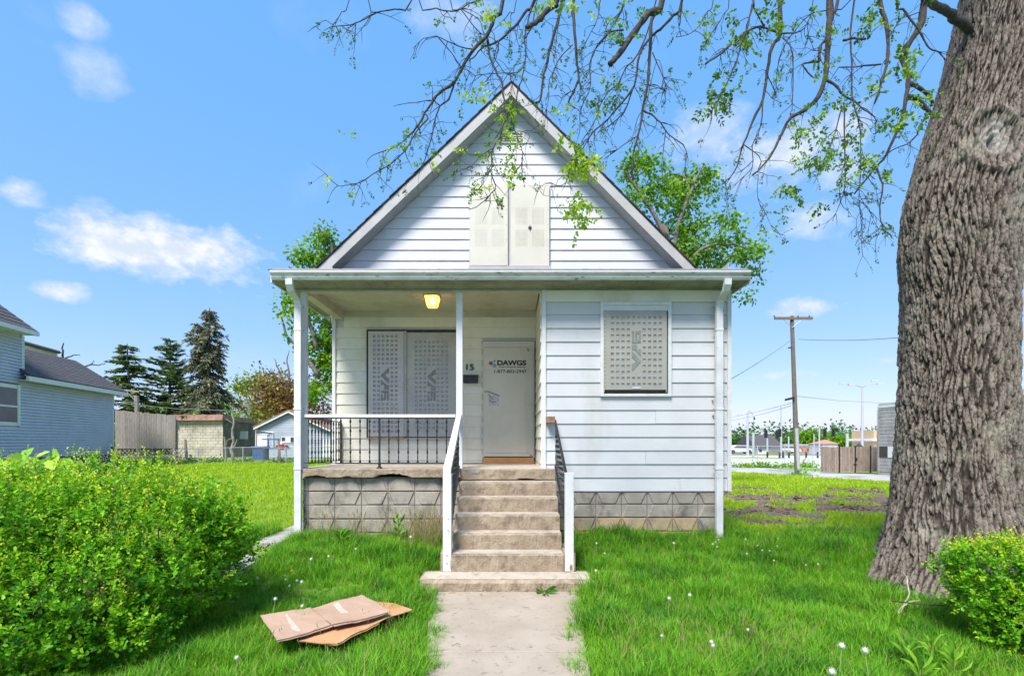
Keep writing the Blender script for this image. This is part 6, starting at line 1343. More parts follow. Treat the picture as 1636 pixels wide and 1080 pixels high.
tree_px('budding_tree', 'reddish brown budding tree with bare top branches beside the grey garage', 33, [(462, 735), (462, 700), (455, 660), (458, 630)],
        [[(456, 655), (440, 620), (425, 600), (418, 585)], [(458, 640), (462, 600), (458, 575), (462, 560)], [(460, 640), (478, 600), (484, 570)], [(457, 650), (430, 635), (405, 628)], [(460, 620), (445, 590), (438, 572)], [(462, 660), (475, 680), (476, 700)]],
        [(430, 622, 30, 16, 0), (460, 630, 34, 26, 0), (440, 606, 22, 8, 0), (420, 640, 24, 14, 0), (490, 625, 24, 24, 0), (455, 655, 32, 14, 0), (505, 655, 22, 20, 0)], 4200, .22, TR, .9, shell=.1, clump=10)
tree_px('budding_tree', 'yellow green tree behind the brown budding tree', 46, [(400, 735), (402, 690), (405, 640)], [[(402, 680), (385, 640), (378, 625)], [(405, 660), (440, 650), (460, 660)]],
        [(395, 618, 22, 12, 0), (420, 612, 26, 12, 0), (450, 645, 24, 25, 0), (410, 660, 18, 18, 0)], 3600, .3, TY, 1.0, shell=.1, clump=16)
for px, py, w, h, Y, lb in ((345, 650, 34, 22, 52, 'bright green tree between the spruce and the blue cone roof'), (245, 662, 30, 12, 50, 'green tree crown just above the plank fence'), (300, 665, 26, 16, 56, 'green tree crown behind the tallest spruce'), (183, 700, 9, 22, 27, 'green bush squeezed between blue house and plank fence')):
    tree_px('background_tree', lb, Y, [(px, 735), (px, py + h)], [[(px, py + h), (px - w * .4, py)], [(px, py + h), (px + w * .4, py)]], [(px, py, w, h, 0), (px + w * .4, py + 6, w * .7, h * .8, 0), (px - w * .4, py + 4, w * .6, h * .8, 0)], 1500 if Y > 30 else 900, .34 if Y > 30 else .16, TG, 1.0 if Y > 30 else .4, group=None, shell=.1, clump=18, r0=.15)
# ================================================================== left background buildings
M['beigeblock'] = mat('cream_block', (.42, .37, .30), (.53, .48, .41), 2, .9, c3=(.28, .22, .17), s3=.9, f3=(.5, .7), bs=.4); M['brownblock'] = mat('dark_brown_block', (.11, .09, .07), (.20, .165, .13), 3, .9, c3=(.07, .055, .045), s3=1.4, bs=.4)  # cream front and brown side, each the wall's own colour
M['redroof'] = mat('reddish_roof', (.22, .12, .09), (.30, .18, .14), 3, .9)
def courses(b, p0, p1, z0, z1, ch, proud=.02, bw=.4, out=None):
    """coursed blocks on a straight wall from p0 to p1 (x, y)"""
    p0, p1 = Vector((*p0, 0)), Vector((*p1, 0)); d = (p1 - p0); L = d.length; u = d / L; n = out or Vector((u.y, -u.x, 0)); k = 0; z = z0
    while z < z1 - .02:
        s = -(k % 2) * bw * .5
        while s < L:
            a, e = max(s, 0) + .008, min(s + bw, L) - .008
            if e > a: j = random.uniform(0, proud); q = lambda t, o: p0 + u * t + n * o; b.hexa([(*q(a, 0).xy, z + .008), (*q(a, j + .01).xy, z + .008), (*q(e, j + .01).xy, z + .008), (*q(e, 0).xy, z + .008)], [(*q(a, 0).xy, z + ch - .008), (*q(a, j + .01).xy, z + ch - .008), (*q(e, j + .01).xy, z + ch - .008), (*q(e, 0).xy, z + ch - .008)])
            s += bw
        z += ch; k += 1
    return b
gY = 36.0; gx = lambda px, Y=gY: (px - 818) / FP * Y; gz = lambda py, Y=gY: CZ + (705 - py) / FP * Y
ga = thing('block_garage', (gx(340), gY + 2, .7), 'old concrete block garage with cream front and dark brown side wall', 'garage')
cr = (gx(364), gY - .6); le = (gx(276), gY); ri = (gx(405, 39.5), 39.5)
MB().hexa([(le[0], le[1] + .02, .4), (cr[0], cr[1] + .02, .4), (ri[0], ri[1] + .02, .4), (le[0], 42, .4)], [(le[0], le[1] + .02, gz(668)), (cr[0], cr[1] + .02, gz(668)), (ri[0], ri[1] + .02, gz(668)), (le[0], 42, gz(668))]).build('wall', M['brownblock'], ga)
courses(MB(), le, cr, .5, gz(672), .2, out=Vector((0, -1, 0))).build('cream_blockwork', M['beigeblock'], ga, kind='stuff')
d = Vector((ri[0] - cr[0], ri[1] - cr[1], 0)).normalized(); courses(MB(), cr, ri, .5, gz(672), .2, .03, out=Vector((d.y, -d.x, 0))).build('brown_blockwork', M['brownblock'], ga, kind='stuff')
MB().hexa([(le[0] - .2, le[1] - .3, gz(672)), (cr[0] + .15, cr[1] - .35, gz(672)), (ri[0] + .2, ri[1] - .1, gz(674)), (le[0], 42, gz(672))], [(le[0] - .2, le[1] - .2, gz(663)), (cr[0] + .1, cr[1] - .2, gz(663)), (ri[0] + .2, ri[1], gz(667)), (le[0], 42, gz(655))]).build('roof', M['redroof'], ga)
MB().box(gx(276), gx(313), gY - .07, gY - .035, gz(715), gz(688)).build('white_door', M['white'], ga); MB().box(gx(281), gx(289), gY - .09, gY - .071, gz(705), gz(692)).build('red_sign', M['rust'], ga)
q = Vector(cr + (0,)).lerp(Vector(ri + (0,)), .55); MB().hexa([(q.x - .15, q.y - .28, gz(701)), (q.x + .42, q.y + .25, gz(701)), (q.x + .40, q.y + .30, gz(701)), (q.x - .17, q.y - .23, gz(701))], [(q.x - .15, q.y - .28, gz(688)), (q.x + .42, q.y + .25, gz(688)), (q.x + .40, q.y + .30, gz(688)), (q.x - .17, q.y - .23, gz(688))]).build('window_board', M['galv'], ga)
cn = thing('turret_house', at(390, 690, 60), 'house behind with a blue grey cone shaped roof', 'house'); p = at(388, 672, 60)
MB().lathe((p.x, 60, p.z), [(2.1, 0), (2.0, .1), (1.3, 1.6), (.7, 2.6)], 14).build('cone_roof', mat('slate_blue_roof', (.15, .19, .25), (.24, .29, .36), 4, .6), cn); MB().lathe((p.x, 60, p.z - 4), [(1.8, 0), (1.8, 4)], 14).build('wall', M['bluefound'], cn)
p = at(407, 672, 60); MB().box(p.x - 1, p.x + 1.2, 59.5, 62, p.z - 4, p.z + 2).build('wall', M['redroof'], cn)
# grey blue garage with gable
SY = 31.0; sx, sz = (lambda px: (px - 818) / FP * SY), (lambda py: CZ + (705 - py) / FP * SY)
M['greyblue'] = mat('grey_blue_siding', (.33, .37, .45), (.39, .43, .50), 2, .6, c3=(.26, .29, .34), s3=1)
sh_ = thing('gabled_garage', (sx(468), SY + 2, .8), 'grey blue sided garage with a white trimmed gable behind the porch', 'garage')
pk = (sx(463), sz(657)); el, er = (sx(408), sz(684)), (sx(532), sz(688))
MB().prism([(el[0] + .1, .6), (er[0], .6), (er[0], er[1]), (pk[0], pk[1] - .05), (el[0] + .1, el[1])], SY + .02, SY + 6).build('wall', M['greyblue'], sh_)
b = MB(); z = .9
while z < pk[1] - .15:
    t = max(0, (z + .15 - el[1]) / (pk[1] - el[1])); x0 = el[0] + .12 + (pk[0] - el[0]) * t; t2 = max(0, (z + .15 - er[1]) / (pk[1] - er[1])); x1 = er[0] - .02 + (pk[0] - er[0]) * t2
    if x1 > x0: b.hexa([(x0, SY - .012, z), (x1, SY - .012, z), (x1, SY + .015, z), (x0, SY + .015, z)], [(x0, SY + .0, z + .148), (x1, SY + .0, z + .148), (x1, SY + .015, z + .148), (x0, SY + .015, z + .148)])
    z += .15
b.build('lap_siding', M['greyblue'], sh_, kind='stuff')
for a, c in ((el, pk), (pk, er)):
    MB().prism([(a[0], a[1] - .10), (c[0], c[1] - .10), (c[0], c[1] + .05), (a[0], a[1] + .05)], SY - .25, SY - .2).build('rake_board', M['white'], sh_); MB().prism([(a[0], a[1] + .03), (c[0], c[1] + .03), (c[0], c[1] + .10), (a[0], a[1] + .10)], SY - .27, SY + 6.2).build('roof', M['redroof'], sh_)
MB().box(sx(411.5), sx(427.5), SY - .05, SY - .013, .8, sz(695)).build('door_panel', M['white'], sh_); MB().box(sx(409), sx(430), SY - .06, SY - .013, sz(694.5), sz(693.2)).build('door_trim', M['white'], sh_)
MB().tube([(sx(409.5), SY - .06, .9), (sx(409.5), SY - .06, sz(687)), (sx(437), SY - .06, sz(691)), (sx(437), SY - .06, sz(712))], .035, 5).build('white_pipe', M['white'], sh_)
w = MB().box(sx(450), sx(470), SY - .05, SY - .013, sz(707.5), sz(698)).build('window', M['white'], sh_); MB().box(sx(451), sx(456), SY - .07, SY - .051, sz(704), sz(698.7)).box(sx(465), sx(469.6), SY - .07, SY - .051, sz(706), sz(698.7)).build('pane', M['glass'], w)
MB().box(sx(516), sx(531), SY - .06, SY - .013, .9, sz(703)).build('white_door', M['white'], sh_)
# junk by the grey garage
M['bluebar'] = mat('blue_plastic', (.03, .08, .20), (.05, .11, .26), 6, .4)
jb = thing('plastic_bin', at(416, 730, 28), 'blue plastic bin beside the grey garage', 'bin'); p = at(416, 722, 28); MB().box(p.x - .30, p.x + .32, 27.7, 28.3, .75, p.z + .25).build('bin', M['bluebar'], jb, bevel=.03); MB().box(p.x - .36, p.x + .38, 27.64, 28.36, p.z + .252, p.z + .32).build('lid', M['bluebar'], jb, bevel=.02)
jt = thing('patio_table', at(432, 722, 28.6), 'garden table with a dark blue cover and a brown cushion on it', 'table'); p = at(434, 716, 28.6); MB().box(p.x - .9, p.x + .95, 28.3, 28.9, p.z - .04, p.z + .03).build('table_top', M['bluebar'], jt)
for dx in (-.8, .85): MB().box(p.x + dx - .03, p.x + dx + .03, 28.5, 28.56, .75, p.z - .042).build('leg', M['galv'], jt)
jc = tag(MB().hexa([(p.x + .25, 28.35, p.z + .035), (p.x + .95, 28.35, p.z + .035), (p.x + .95, 28.8, p.z + .035), (p.x + .25, 28.8, p.z + .035)], [(p.x + .35, 28.45, p.z + .17), (p.x + .85, 28.45, p.z + .19), (p.x + .85, 28.7, p.z + .19), (p.x + .35, 28.7, p.z + .17)]).build('cushion', mat('maroon_cloth', (.13, .05, .05), None, 4, .8), bevel=.03), 'maroon cushion lying on the garden table', 'cushion')
gf = thing('metal_stand', at(430, 715, 28.2), 'thin dark blue metal frame standing over the garden table', 'frame'); a, c = at(419, 701.5, 28.2), at(448, 701.5, 28.2); MB().box(a.x, c.x, 28.15, 28.2, a.z - .04, a.z + .02).build('crossbar', M['bluebar'], gf)
for px in (429, 445.5): x = at(px, 700, 28.2).x; MB().box(x - .03, x + .03, 28.14, 28.2, .8, a.z - .042).build('leg', M['bluebar'], gf)
rc_ = thing('red_cooler', at(450, 712, 27.6), 'small red and white cooler jug by the fence post', 'jug'); p = at(450, 719, 27.6); MB().lathe(p, [(.10, 0), (.11, .05), (.11, .3), (.08, .33)], 10).build('body', mat('red_plastic', (.45, .06, .04), None, 4, .4), rc_); MB().lathe(p + Vector((0, 0, .331)), [(.085, 0), (.085, .07), (.03, .09)], 10).build('lid', M['white'], rc_)
# low plants and timber along the fence
for px, w, h, lb in ((255, 24, 6, 'low green bed plants in front of the lattice'), (215, 18, 5, 'pale leaved plants at the end of the lattice'), (300, 22, 5, 'weeds round the broken reddish post'), (345, 16, 5, 'dark weeds at the foot of the snag, left side'), (390, 18, 3, 'thin weeds right of the snag'), (450, 22, 4, 'weeds at the foot of the short dark post')):
    Y = 24.3 if px < 280 else 26; s = Y / FP; t = thing('garden_plant', at(px, 741, Y), lb, 'plant'); p = at(px, 738, Y); leaf_cloud([(p.x, Y, p.z, w * s, .4, h * s)], 420, .13, t, TD if px > 280 else TG, 'foliage', .1, 14, .25, kind='stuff')
tm = tag(MB().box(at(192, 738, 23.6).x, at(272, 738, 23.6).x, 23.5, 23.65, .62, .78).build('garden_timber', M['brownwood'], bevel=.02), 'dark timber edging on the ground in front of the lattice', 'timber')
# leaning utility pole behind the plank fence and its wires
up = thing('utility_pole', at(222, 700, 34), 'grey utility pole top with crossarm behind the plank fence', 'utility pole'); MB().tube([at(222, 735, 34), at(218, 632, 34)], .14, 8).build('pole', M['greywood'], up); MB().tube([at(194, 623, 34), at(222, 626, 34)], .06, 5).build('crossarm', M['greywood'], up); MB().tube([at(204, 628, 34), at(217, 641, 34)], .03, 5).build('brace', M['greywood'], up)
def wire(name, pts, r, label, Y0, Y1, sag=0):
    n = 16; P = []
    for i in range(n + 1):
        t = i / n; k = t * (len(pts) - 1); j = min(int(k), len(pts) - 2); f_ = k - j; px, py = pts[j][0] + (pts[j + 1][0] - pts[j][0]) * f_, pts[j][1] + (pts[j + 1][1] - pts[j][1]) * f_ + sag * 4 * t * (1 - t); P.append(at(px, py, Y0 + (Y1 - Y0) * t))
    return tag(MB().tube(P, r, 4).build(name, M['wirec'], None), label, 'wire')
M['wirec'] = mat('grey_cable', (.16, .16, .17), None, 3, .6); 
wire('overhead_wire', [(180, 643), (280, 653), (390, 657)], .022, 'pale cable crossing behind the spruce to the garage', 33, 36)
wire('overhead_wire', [(180, 646), (222, 641)], .02, 'short cable left of the leaning pole top', 33, 34)
# ================================================================== right background
pole = thing('utility_pole', (at(1273, 757, 29).x, 29, -.1), 'tall weathered utility pole with a crossarm beside the alley', 'utility pole')
a, c, mtop = at(1274, 762, 29), at(1265, 505, 29), at(1270.5, 684, 29)
MB().tube([a, a.lerp(c, .5), c], [.145, .12, .10], 12).build('pole', M['polewood'], pole)
MB().tube([a.lerp(c, .01) + Vector((.03, -.05, 0)), mtop + Vector((.03, -.05, 0))], [.125, .105], 12).build('metal_guard', M['galv'], pole)
MB().box(at(1235.5, 509, 29).x, at(1296, 509, 29).x, 28.82, 28.92, at(0, 511.5, 29).z, at(0, 507.5, 29).z).build('crossarm', M['polewood'], pole)
for x0, x1 in ((1252, 1265), (1281, 1266)): MB().tube([at(x0, 511, 28.85), at(x1, 523, 28.85)], .015, 4).build('brace', M['galv'], pole)
for px in (1237, 1275, 1293): p = at(px, 507.4, 28.87); MB().lathe(p, [(.015, 0), (.015, .04), (.045, .05), (.03, .08), (.04, .1), (.01, .13)], 8).build('insulator', M['iron'], pole)
p = at(1262, 637, 28.9); MB().hexa([(p.x - .28, 28.8, p.z - .12), (p.x + .2, 28.8, p.z - .02), (p.x + .2, 28.95, p.z - .02), (p.x - .28, 28.95, p.z - .12)], [(p.x - .26, 28.8, p.z + .0), (p.x + .22, 28.8, p.z + .12), (p.x + .22, 28.95, p.z + .12), (p.x - .26, 28.95, p.z)]).build('splice_box', M['iron'], pole)
p = at(1262, 556, 28.9); MB().tube([p + Vector((-.1, 0, 0)), p + Vector((.1, 0, .04))], .04, 5).build('bracket', M['iron'], pole)
for pts, Y0, Y1, lb, sag in (([(1160, 610), (1262, 545)], 14, 29, 'sagging cable from the utility pole to the white house', 2), ([(1276, 542), (1440, 539)], 29, 20, 'cable running from the utility pole to the big tree side', 3), ([(1166, 667), (1264, 644)], 60, 29, 'upper distant cable left of the utility pole', 1), ([(1166, 672), (1264, 648)], 60, 29, 'lower distant cable left of the utility pole', 2), ([(1274, 633), (1340, 640), (1430, 645)], 29, 60, 'thin cable right of the utility pole above the fence', 0)):
    wire('overhead_wire', pts, .016, lb, Y0, Y1, sag)
# plank gate and enclosure
GY2 = 32.0; wx, wz = (lambda px: (px - 818) / FP * GY2), (lambda py: CZ + (705 - py) / FP * GY2)
gt = thing('wooden_enclosure', (wx(1357), GY2, -.4), 'brown plank enclosure with double gates beside the block building', 'fence')
edges = ((1311.5, 1340), (1342.5, 1365.5), (1367.5, 1390), (1392, 1403))
for ia, (xa, xc) in enumerate(edges):
    n = int((xc - xa) / 3.0); w = (xc - xa) / n
    for i in range(n): MB().box(wx(xa + i * w) + .006, wx(xa + (i + 1) * w) - .006, GY2 + random.uniform(0, .012), GY2 + .03, wz(753.5), wz(713.8 + random.uniform(-.5, .5))).build('plank', M['brownwood'], gt)
    MB().box(wx(xa), wx(xc), GY2 + .031, GY2 + .07, wz(722), wz(720)).box(wx(xa), wx(xc), GY2 + .031, GY2 + .07, wz(748), wz(746)).build('rail', M['brownwood'], gt)
for px in (1340.3, 1365.6, 1390.2): MB().box(wx(px), wx(px + 1.9), GY2 + .0, GY2 + .06, wz(755), wz(712)).build('steel_post', M['iron'], gt)
MB().box(wx(1366), wx(1369), GY2 - .04, GY2 - .002, wz(736), wz(731)).box(wx(1363), wx(1368), GY2 - .04, GY2 - .002, wz(742), wz(741)).build('latch', M['iron'], gt)
# block building with a painted-over patch
BY = 30.0; bx_, bz_ = (lambda px: (px - 818) / FP * BY), (lambda py: CZ + (705 - py) / FP * BY)
bb = thing('block_building', (bx_(1430), BY + 2, -.4), 'low grey concrete block building partly hidden by the big tree', 'building')
M['greyblock'] = mat('grey_block_wall', (.30, .29, .275), (.40, .39, .37), 1.5, .9, c3=(.25, .24, .23), s3=1, bs=.3)
MB().box(bx_(1404), bx_(1404) + 7, 13, BY - .02, -.5, bz_(652)).build('wall', M['greyblock'], bb)
courses(MB(), (bx_(1403), BY), (bx_(1403), 13), -.3, bz_(654), .2, .02, out=Vector((-1, 0, 0))).build('blockwork', M['greyblock'], bb, kind='stuff')
MB().box(bx_(1402), bx_(1402) + 7.2, 12.9, BY + .05, bz_(652), bz_(649)).build('coping', M['white'], bb); MB().box(bx_(1402) + .05, bx_(1402) + 7.2, 12.9, BY + .0, bz_(649) + .002, bz_(645)).build('parapet', M['galv'], bb)
yb_of = lambda px: bx_(1403) * FP / (px - 818)
for pa, pc, nm, m in ((1406, 1419, 'black_patch', 'dark'), (1419.4, 1431, 'white_patch', 'white')): MB().box(bx_(1403) - .045, bx_(1403) - .034, yb_of(pc), yb_of(pa), bz_(730), bz_(713)).build(nm, M[m], bb)
MB().box(bx_(1403) - .25, bx_(1403) - .04, 14, BY, -.6, bz_(758)).build('footing', M['block_tan'], bb)
# parking lot fence
chain_fence('chain_link_fence', ((13.2, 41.0), (26.5, 41.0)), 1.65, 7, 'chain link fence between alley weeds and parking lot', .04, .35, .004)
for px, w in ((1195, 26), (1225, 22), (1262, 18), (1295, 20)):
    t = thing('weed_patch', at(px, 745, 39), {1195: 'low weeds under the parking lot fence nearest the white house', 1225: 'taller weeds and dry stems under the parking lot fence', 1262: 'weeds under the lot fence behind the utility pole', 1295: 'weeds between the utility pole and the plank gates'}[px], 'weeds'); p = at(px, 744, 39); leaf_cloud([(p.x, 39.5, float(hgt(p.x, 39)) + .1, w * 39 / FP, 1.2, .22)], 700, .16, t, TG, 'foliage', .1, 14, .35, kind='stuff')
t = thing('weed_tuft', at(1273, 757, 28.6), 'long grass around the foot of the utility pole', 'grass tuft'); p = at(1275, 757, 28.4); leaf_cloud([(p.x, 28.4, float(hgt(p.x, 28.4)) + .08, .9, .5, .14)], 420, .13, t, TG, 'foliage', .1, 14, .25, kind='stuff')
# street lamp with four arms
def lamp_post(px, top, Y, label, arms, r=.09, base=745):
    t = thing('street_lamp', at(px, base, Y), label, 'street lamp'); a, c = at(px, base, Y), at(px, top, Y); a.z = float(hgt(a.x, Y)); MB().tube([a, c], [r, r * .6], 8).build('pole', M['galv'], t)
    for dx, dy in arms:
        e = at(px + dx, top + dy, Y); MB().tube(smooth_path([c, c.lerp(e, .5) + Vector((0, 0, .08)), e], 3), r * .4, 5).build('arm', M['galv'], t)
        s = 1 if dx > 0 else -1; MB().hexa([(e.x, Y - .12, e.z - .08), (e.x + s * .75, Y - .16, e.z - .06), (e.x + s * .75, Y + .16, e.z - .06), (e.x, Y + .12, e.z - .08)][::s], [(e.x, Y - .08, e.z + .06), (e.x + s * .7, Y - .1, e.z + .08), (e.x + s * .7, Y + .1, e.z + .08), (e.x, Y + .08, e.z + .06)][::s]).build('lamp_head', M['galv'], t)
    return t
lamp_post(1377.5, 619, 60, 'tall street lamp with four arms behind the plank gates', [(-12, -4), (-26, -6), (14, -11), (24, -6)], .16)
lamp_post(1248, 650, 75, 'slim grey street lamp pole behind the traffic lights', [(-3, 0)], .16); lamp_post(1194.5, 656, 70, 'grey lamp pole with small fittings nearest the white house corner', [(-8, 6), (8, 5)], .2)
def far_pole(px, top, base, Y, r, label, arm=None, cat='pole'):
    t = thing('steel_pole', at(px, base, Y), label, cat); MB().tube([at(px, base, Y), at(px, top, Y)], r, 6).build('pole', M['galv'], t)
    if arm: MB().tube([at(px + arm[0], top + arm[2], Y), at(px + arm[1], top + arm[2], Y)], r * .5, 5).build('arm', M['galv'], t)
far_pole(1203.5, 691, 735, 65, .16, 'grey pole with a short side arm near the street corner', (-2, 9, 1)); far_pole(1260, 697, 735, 68, .1, 'thin pole just left of the utility pole'); far_pole(1309, 684, 730, 60, .09, 'thin pole above the left end of the plank gates')
far_pole(1300.5, 694, 726, 72, .09, 'thin pole before the red brick building'); far_pole(1353.5, 693, 714, 60, .16, 'stubby pole rising behind the gates', (-1, 2, 0)); far_pole(1402, 655, 757, 31, .04, 'thin pipe up the corner of the block building'); far_pole(1226, 700, 728, 72, .12, 'pole under the leftmost traffic light')
def signal(px, py, label, n=1):
    Y = 70; p = at(px, py, Y); t = thing('traffic_light', p, label, 'traffic light', 'traffic lights on the span wire'); MB().box(p.x - .17, p.x + .17, Y - .15, Y + .15, p.z - .55, p.z + .55).build('housing', M['iron'], t, bevel=.03)
    for k in (-.34, 0, .34): MB().lathe((0, 0, 0), [(.12, 0), (.13, .14)], 8).build('visor', M['iron'], t).matrix_basis = Matrix.Translation(Vector((p.x, Y - .16, p.z + k)) ) @ Matrix.Rotation(R(90), 4, 'X')
    MB().tube([(p.x, Y, p.z + .55), (p.x, Y, p.z + .95)], .03, 4).build('hanger', M['iron'], t)
signal(1223.5, 693, 'leftmost traffic light, over the white house roof'); signal(1241.5, 694, 'left one of the close pair of traffic lights'); signal(1245.5, 691.5, 'right one of the close pair of traffic lights'); signal(1317.5, 692, 'traffic light above the orange roof'); signal(1331, 691, 'traffic light beside the green street sign')
sg2 = thing('street_sign', at(1343, 692, 70), 'green street name sign hanging beside a traffic light', 'sign'); p = at(1342.7, 692.3, 70); MB().box(p.x - .28, p.x + .28, 69.97, 70, p.z - .17, p.z + .17).build('sign_plate', mat('sign_green', (.01, .13, .10), None, 3, .4), sg2)
M['wirec']; wire('span_wire', [(1200, 690), (1262, 690)], .02, 'span wire carrying the left traffic lights', 70, 70); wire('span_wire', [(1300, 694), (1354, 691)], .02, 'span wire carrying the right traffic lights', 70, 70)
# far houses, brick building
fh = thing('white_house', at(1235, 725, 82), 'small white far house with a grey roof across the road', 'house'); Y = 82; f_ = lambda px, py: at(px, py, Y)
MB().box(f_(1211, 0).x, f_(1250, 0).x, Y, Y + 8, -.4, f_(0, 714).z).build('wall', M['white'], fh); a, c, e = f_(1211, 714), f_(1250, 714), f_(1216, 707); MB().prism_x([(Y - .4, a.z), (Y + 4, f_(0, 707).z + 1.2), (Y + 8.4, a.z)][::-1], a.x - .3, c.x + .3).build('roof', M['roofgrey'], fh)
MB().box(f_(1213, 0).x, f_(1217, 0).x, Y - .03, Y - .001, f_(0, 722).z, f_(0, 717).z).build('window', M['glass'], fh)
wf2 = tag(MB().box(f_(1211, 0).x, f_(1247, 0).x, 79, 79.1, -.4, at(0, 719, 79).z).build('board_fence', M['greywood']), 'long grey board fence in front of the far white house', 'fence')
br_ = thing('brick_building', at(1292, 725, 88), 'long low orange brick building across the road', 'building'); Y = 88; M['obrick'] = mat('orange_brick', (.36, .17, .11), (.44, .23, .15), 2, .9)
MB().box(f_(1276, 0).x, f_(1310, 0).x, Y, Y + 10, -.4, at(0, 711, Y).z).build('wall', M['obrick'], br_); MB().box(at(1275.5, 0, Y).x, at(1310.5, 0, Y).x, Y - .2, Y + 10.2, at(0, 711, Y).z + .002, at(0, 710, Y).z).build('coping', M['white'], br_)
for px in (1279, 1290, 1295, 1300): MB().box(at(px, 0, Y).x, at(px + 2.4, 0, Y).x, Y - .04, Y - .001, at(0, 721, Y).z, at(0, 716, Y).z).build('window', M['glass'], br_)
oh = thing('orange_roof_house', at(1325, 715, 84), 'small house with an orange red hip roof above the plank gates', 'house'); p = at(1324, 711, 84); MB().box(p.x - 1, p.x + 1.5, 84, 88, -.3, p.z + .2).build('wall', M['white'], oh); MB().add([(p.x - 1.2, 83.8, p.z + .2), (p.x + 1.7, 83.8, p.z + .2), (p.x + 1.7, 88, p.z + .2), (p.x - 1.2, 88, p.z + .2), (p.x + .0, 85.5, p.z + .9), (p.x + .5, 85.5, p.z + .9)], [(0, 1, 5, 4), (1, 2, 5), (2, 3, 4, 5), (3, 0, 4), (0, 3, 2, 1)]).build('roof', M['obrick'], oh)
ch = thing('shed', at(1372.5, 716, 36), 'small dark pointed roof peeking over the plank gates', 'shed'); p = at(1372.5, 707, 36); MB().add([(p.x - .22, 35.8, p.z - .34), (p.x + .22, 35.8, p.z - .34), (p.x + .22, 36.2, p.z - .34), (p.x - .22, 36.2, p.z - .34), (p.x, 36, p.z)], [(0, 1, 4), (1, 2, 4), (2, 3, 4), (3, 0, 4)]).build('roof', M['dark'], ch); MB().box(p.x - .18, p.x + .18, 35.84, 36.16, -.4, p.z - .341).build('wall', M['brownwood'], ch)
tb_ = thing('tan_building', at(1400, 715, 62), 'tan building end with a flat cornice left of the block building', 'building'); p = at(1397, 690, 62); MB().box(p.x - .1, p.x + 3, 62, 66, -.4, p.z + .2).build('wall', mat('tan_wall', (.50, .36, .22), None, 2, .8), tb_); MB().box(p.x - .5, p.x + 3.2, 61.6, 66.2, p.z - 1.1, p.z - .8).build('cornice', M['white'], tb_)
rb = thing('brick_house', at(1390, 710, 90), 'distant brown brick house behind the tan building', 'house'); p = at(1393, 697, 90); MB().box(p.x - .7, p.x + .6, 90, 94, -.4, p.z).build('wall', M['obrick'], rb); MB().box(p.x - .75, p.x + .65, 89.9, 94.1, p.z + .002, p.z + .1).build('roof', M['roofgrey'], rb)
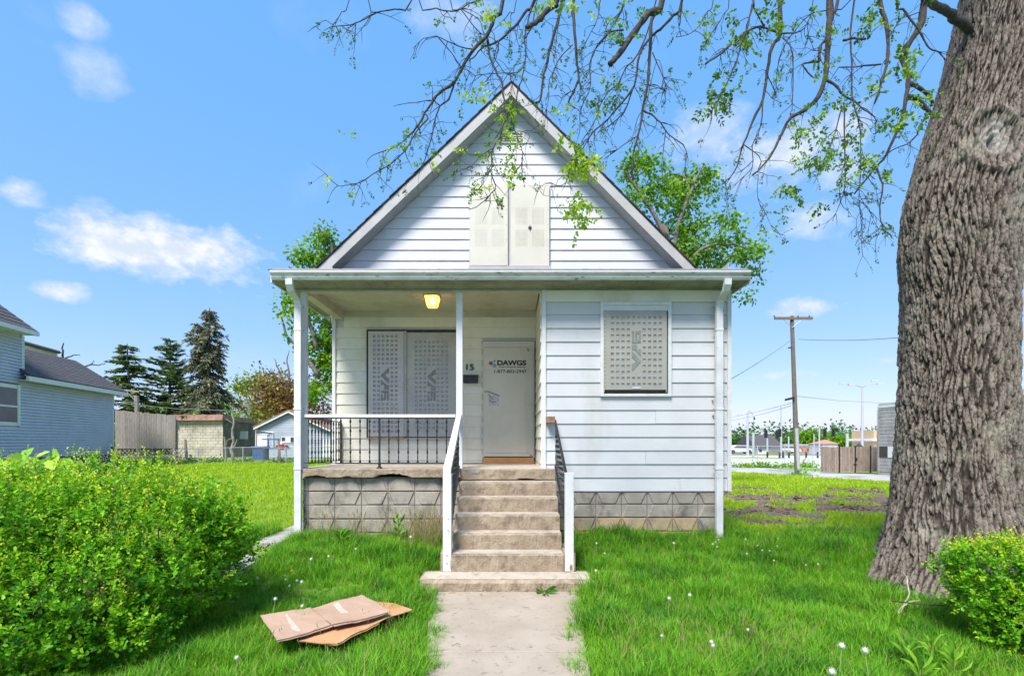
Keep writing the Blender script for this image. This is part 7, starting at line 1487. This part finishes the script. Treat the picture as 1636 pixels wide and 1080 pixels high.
# barriers in the lot
for nb_, px in zip(('first', 'second', 'third', 'fourth', 'fifth', 'sixth'), (1226, 1245.5, 1251, 1260.5, 1288, 1306.5)): p = at(px, 735.5, 62); g_ = float(hgt(p.x, 62)); tag(MB().lathe((p.x, 62, g_), [(.12, 0), (.12, .7), (.04, .8)], 8).build('bollard', M['iron']), nb_ + ' short dark bollard from the white house, far edge of the parking lot', 'bollard', 'bollards at the far edge of the parking lot')
def car(px, Y, c, label, L=4.3):
    p = at(px, 728, Y); g_ = float(hgt(p.x, Y)); t = thing('parked_car', (p.x, Y, g_), label, 'car', 'cars on the far road'); x = p.x - L / 2
    MB().prism([(x, g_ + .3), (x + L, g_ + .3), (x + L, g_ + .75), (x + L * .8, g_ + .88), (x + L * .68, g_ + 1.38), (x + L * .3, g_ + 1.4), (x + L * .14, g_ + .95), (x, g_ + .85)], Y - .85, Y + .85).build('body', c, t, bevel=.05)
    MB().prism([(x + L * .66, g_ + 1.32), (x + L * .32, g_ + 1.34), (x + L * .2, g_ + .95), (x + L * .76, g_ + .92)][::-1], Y - .86, Y + .86).build('windows', M['glass'], t)
    for k in (.18, .8):
        for s in (-.8, .8): MB().lathe((0, 0, 0), [(.32, -.1), (.33, 0), (.32, .1)], 12).build('wheel', M['dark'], t).matrix_basis = Matrix.Translation((x + L * k, Y + s, g_ + .33)) @ Matrix.Rotation(R(90), 4, 'X')
car(1181, 84, M['white'], 'white car on the far road nearest the white house'); car(1256, 86, M['white'], 'white car on the far road behind the utility pole'); car(1268, 92, M['galv'], 'silver car on the far road right of the white car')
# trees across the road
for i, (px, py, w, h, Y, m, lb) in enumerate(((1292, 700, 27, 14, 100, TG, 'largest round green tree across the road'), (1180, 710, 16, 11, 102, TD, 'dark green tree far off next to the house corner'), (1222, 707, 24, 7, 108, TG, 'green tree behind the far white house'), (1255, 712, 9, 10, 98, TD, 'dark tree just left of the utility pole across the road'),
        (1340, 704, 24, 8, 100, TG, 'bright green tree behind the plank gates'), (1365, 708, 14, 6, 110, TD, 'small dark tree beside the four armed lamp'), (1388, 708, 12, 6, 105, TD, 'low tree left of the tan building'), (1200, 706, 16, 7, 115, TD, 'dull green tree between the two left lamp poles'))):
    s = Y / FP; t = thing('far_tree', at(px, 724, Y), lb, 'tree', 'trees across the road'); p = at(px, py, Y); g_ = -.45; MB().tube([(p.x, Y, g_), (p.x, Y, p.z)], .3, 6).build('trunk', M['bark2'], t); leaf_cloud([(p.x, Y, p.z, w * s, w * s * .7, h * s), (p.x - w * s * .4, Y, p.z - h * s * .4, w * s * .6, w * s * .5, h * s * .7), (p.x + w * s * .5, Y, p.z - h * s * .3, w * s * .5, w * s * .5, h * s * .7)], 2200, .55, t, m, 'crown', .2, 20, 1.3, kind='stuff')
# far treelines and distant fields close the horizon both sides
def treeline(x0, x1, Y, h, n, label, m):
    xs = np.arange(x0, x1, 6.0); leaf_cloud([(x + rng.uniform(-2, 2), Y + rng.uniform(-6, 6), h * .45, 5, 5, h * rng.uniform(.4, .65)) for x in xs], n, 1.1, None, m, 'distant_woods', .2, 20, 2.6, kind='stuff')[0]['label'] = label
treeline(20, 190, 150, 6.0, 9000, 'distant belt of trees beyond the road', TD); treeline(-190, -15, 110, 7.0, 9000, 'distant trees behind the garages', TG); treeline(-15, 20, 120, 6, 1500, 'distant trees behind the white house', TD)
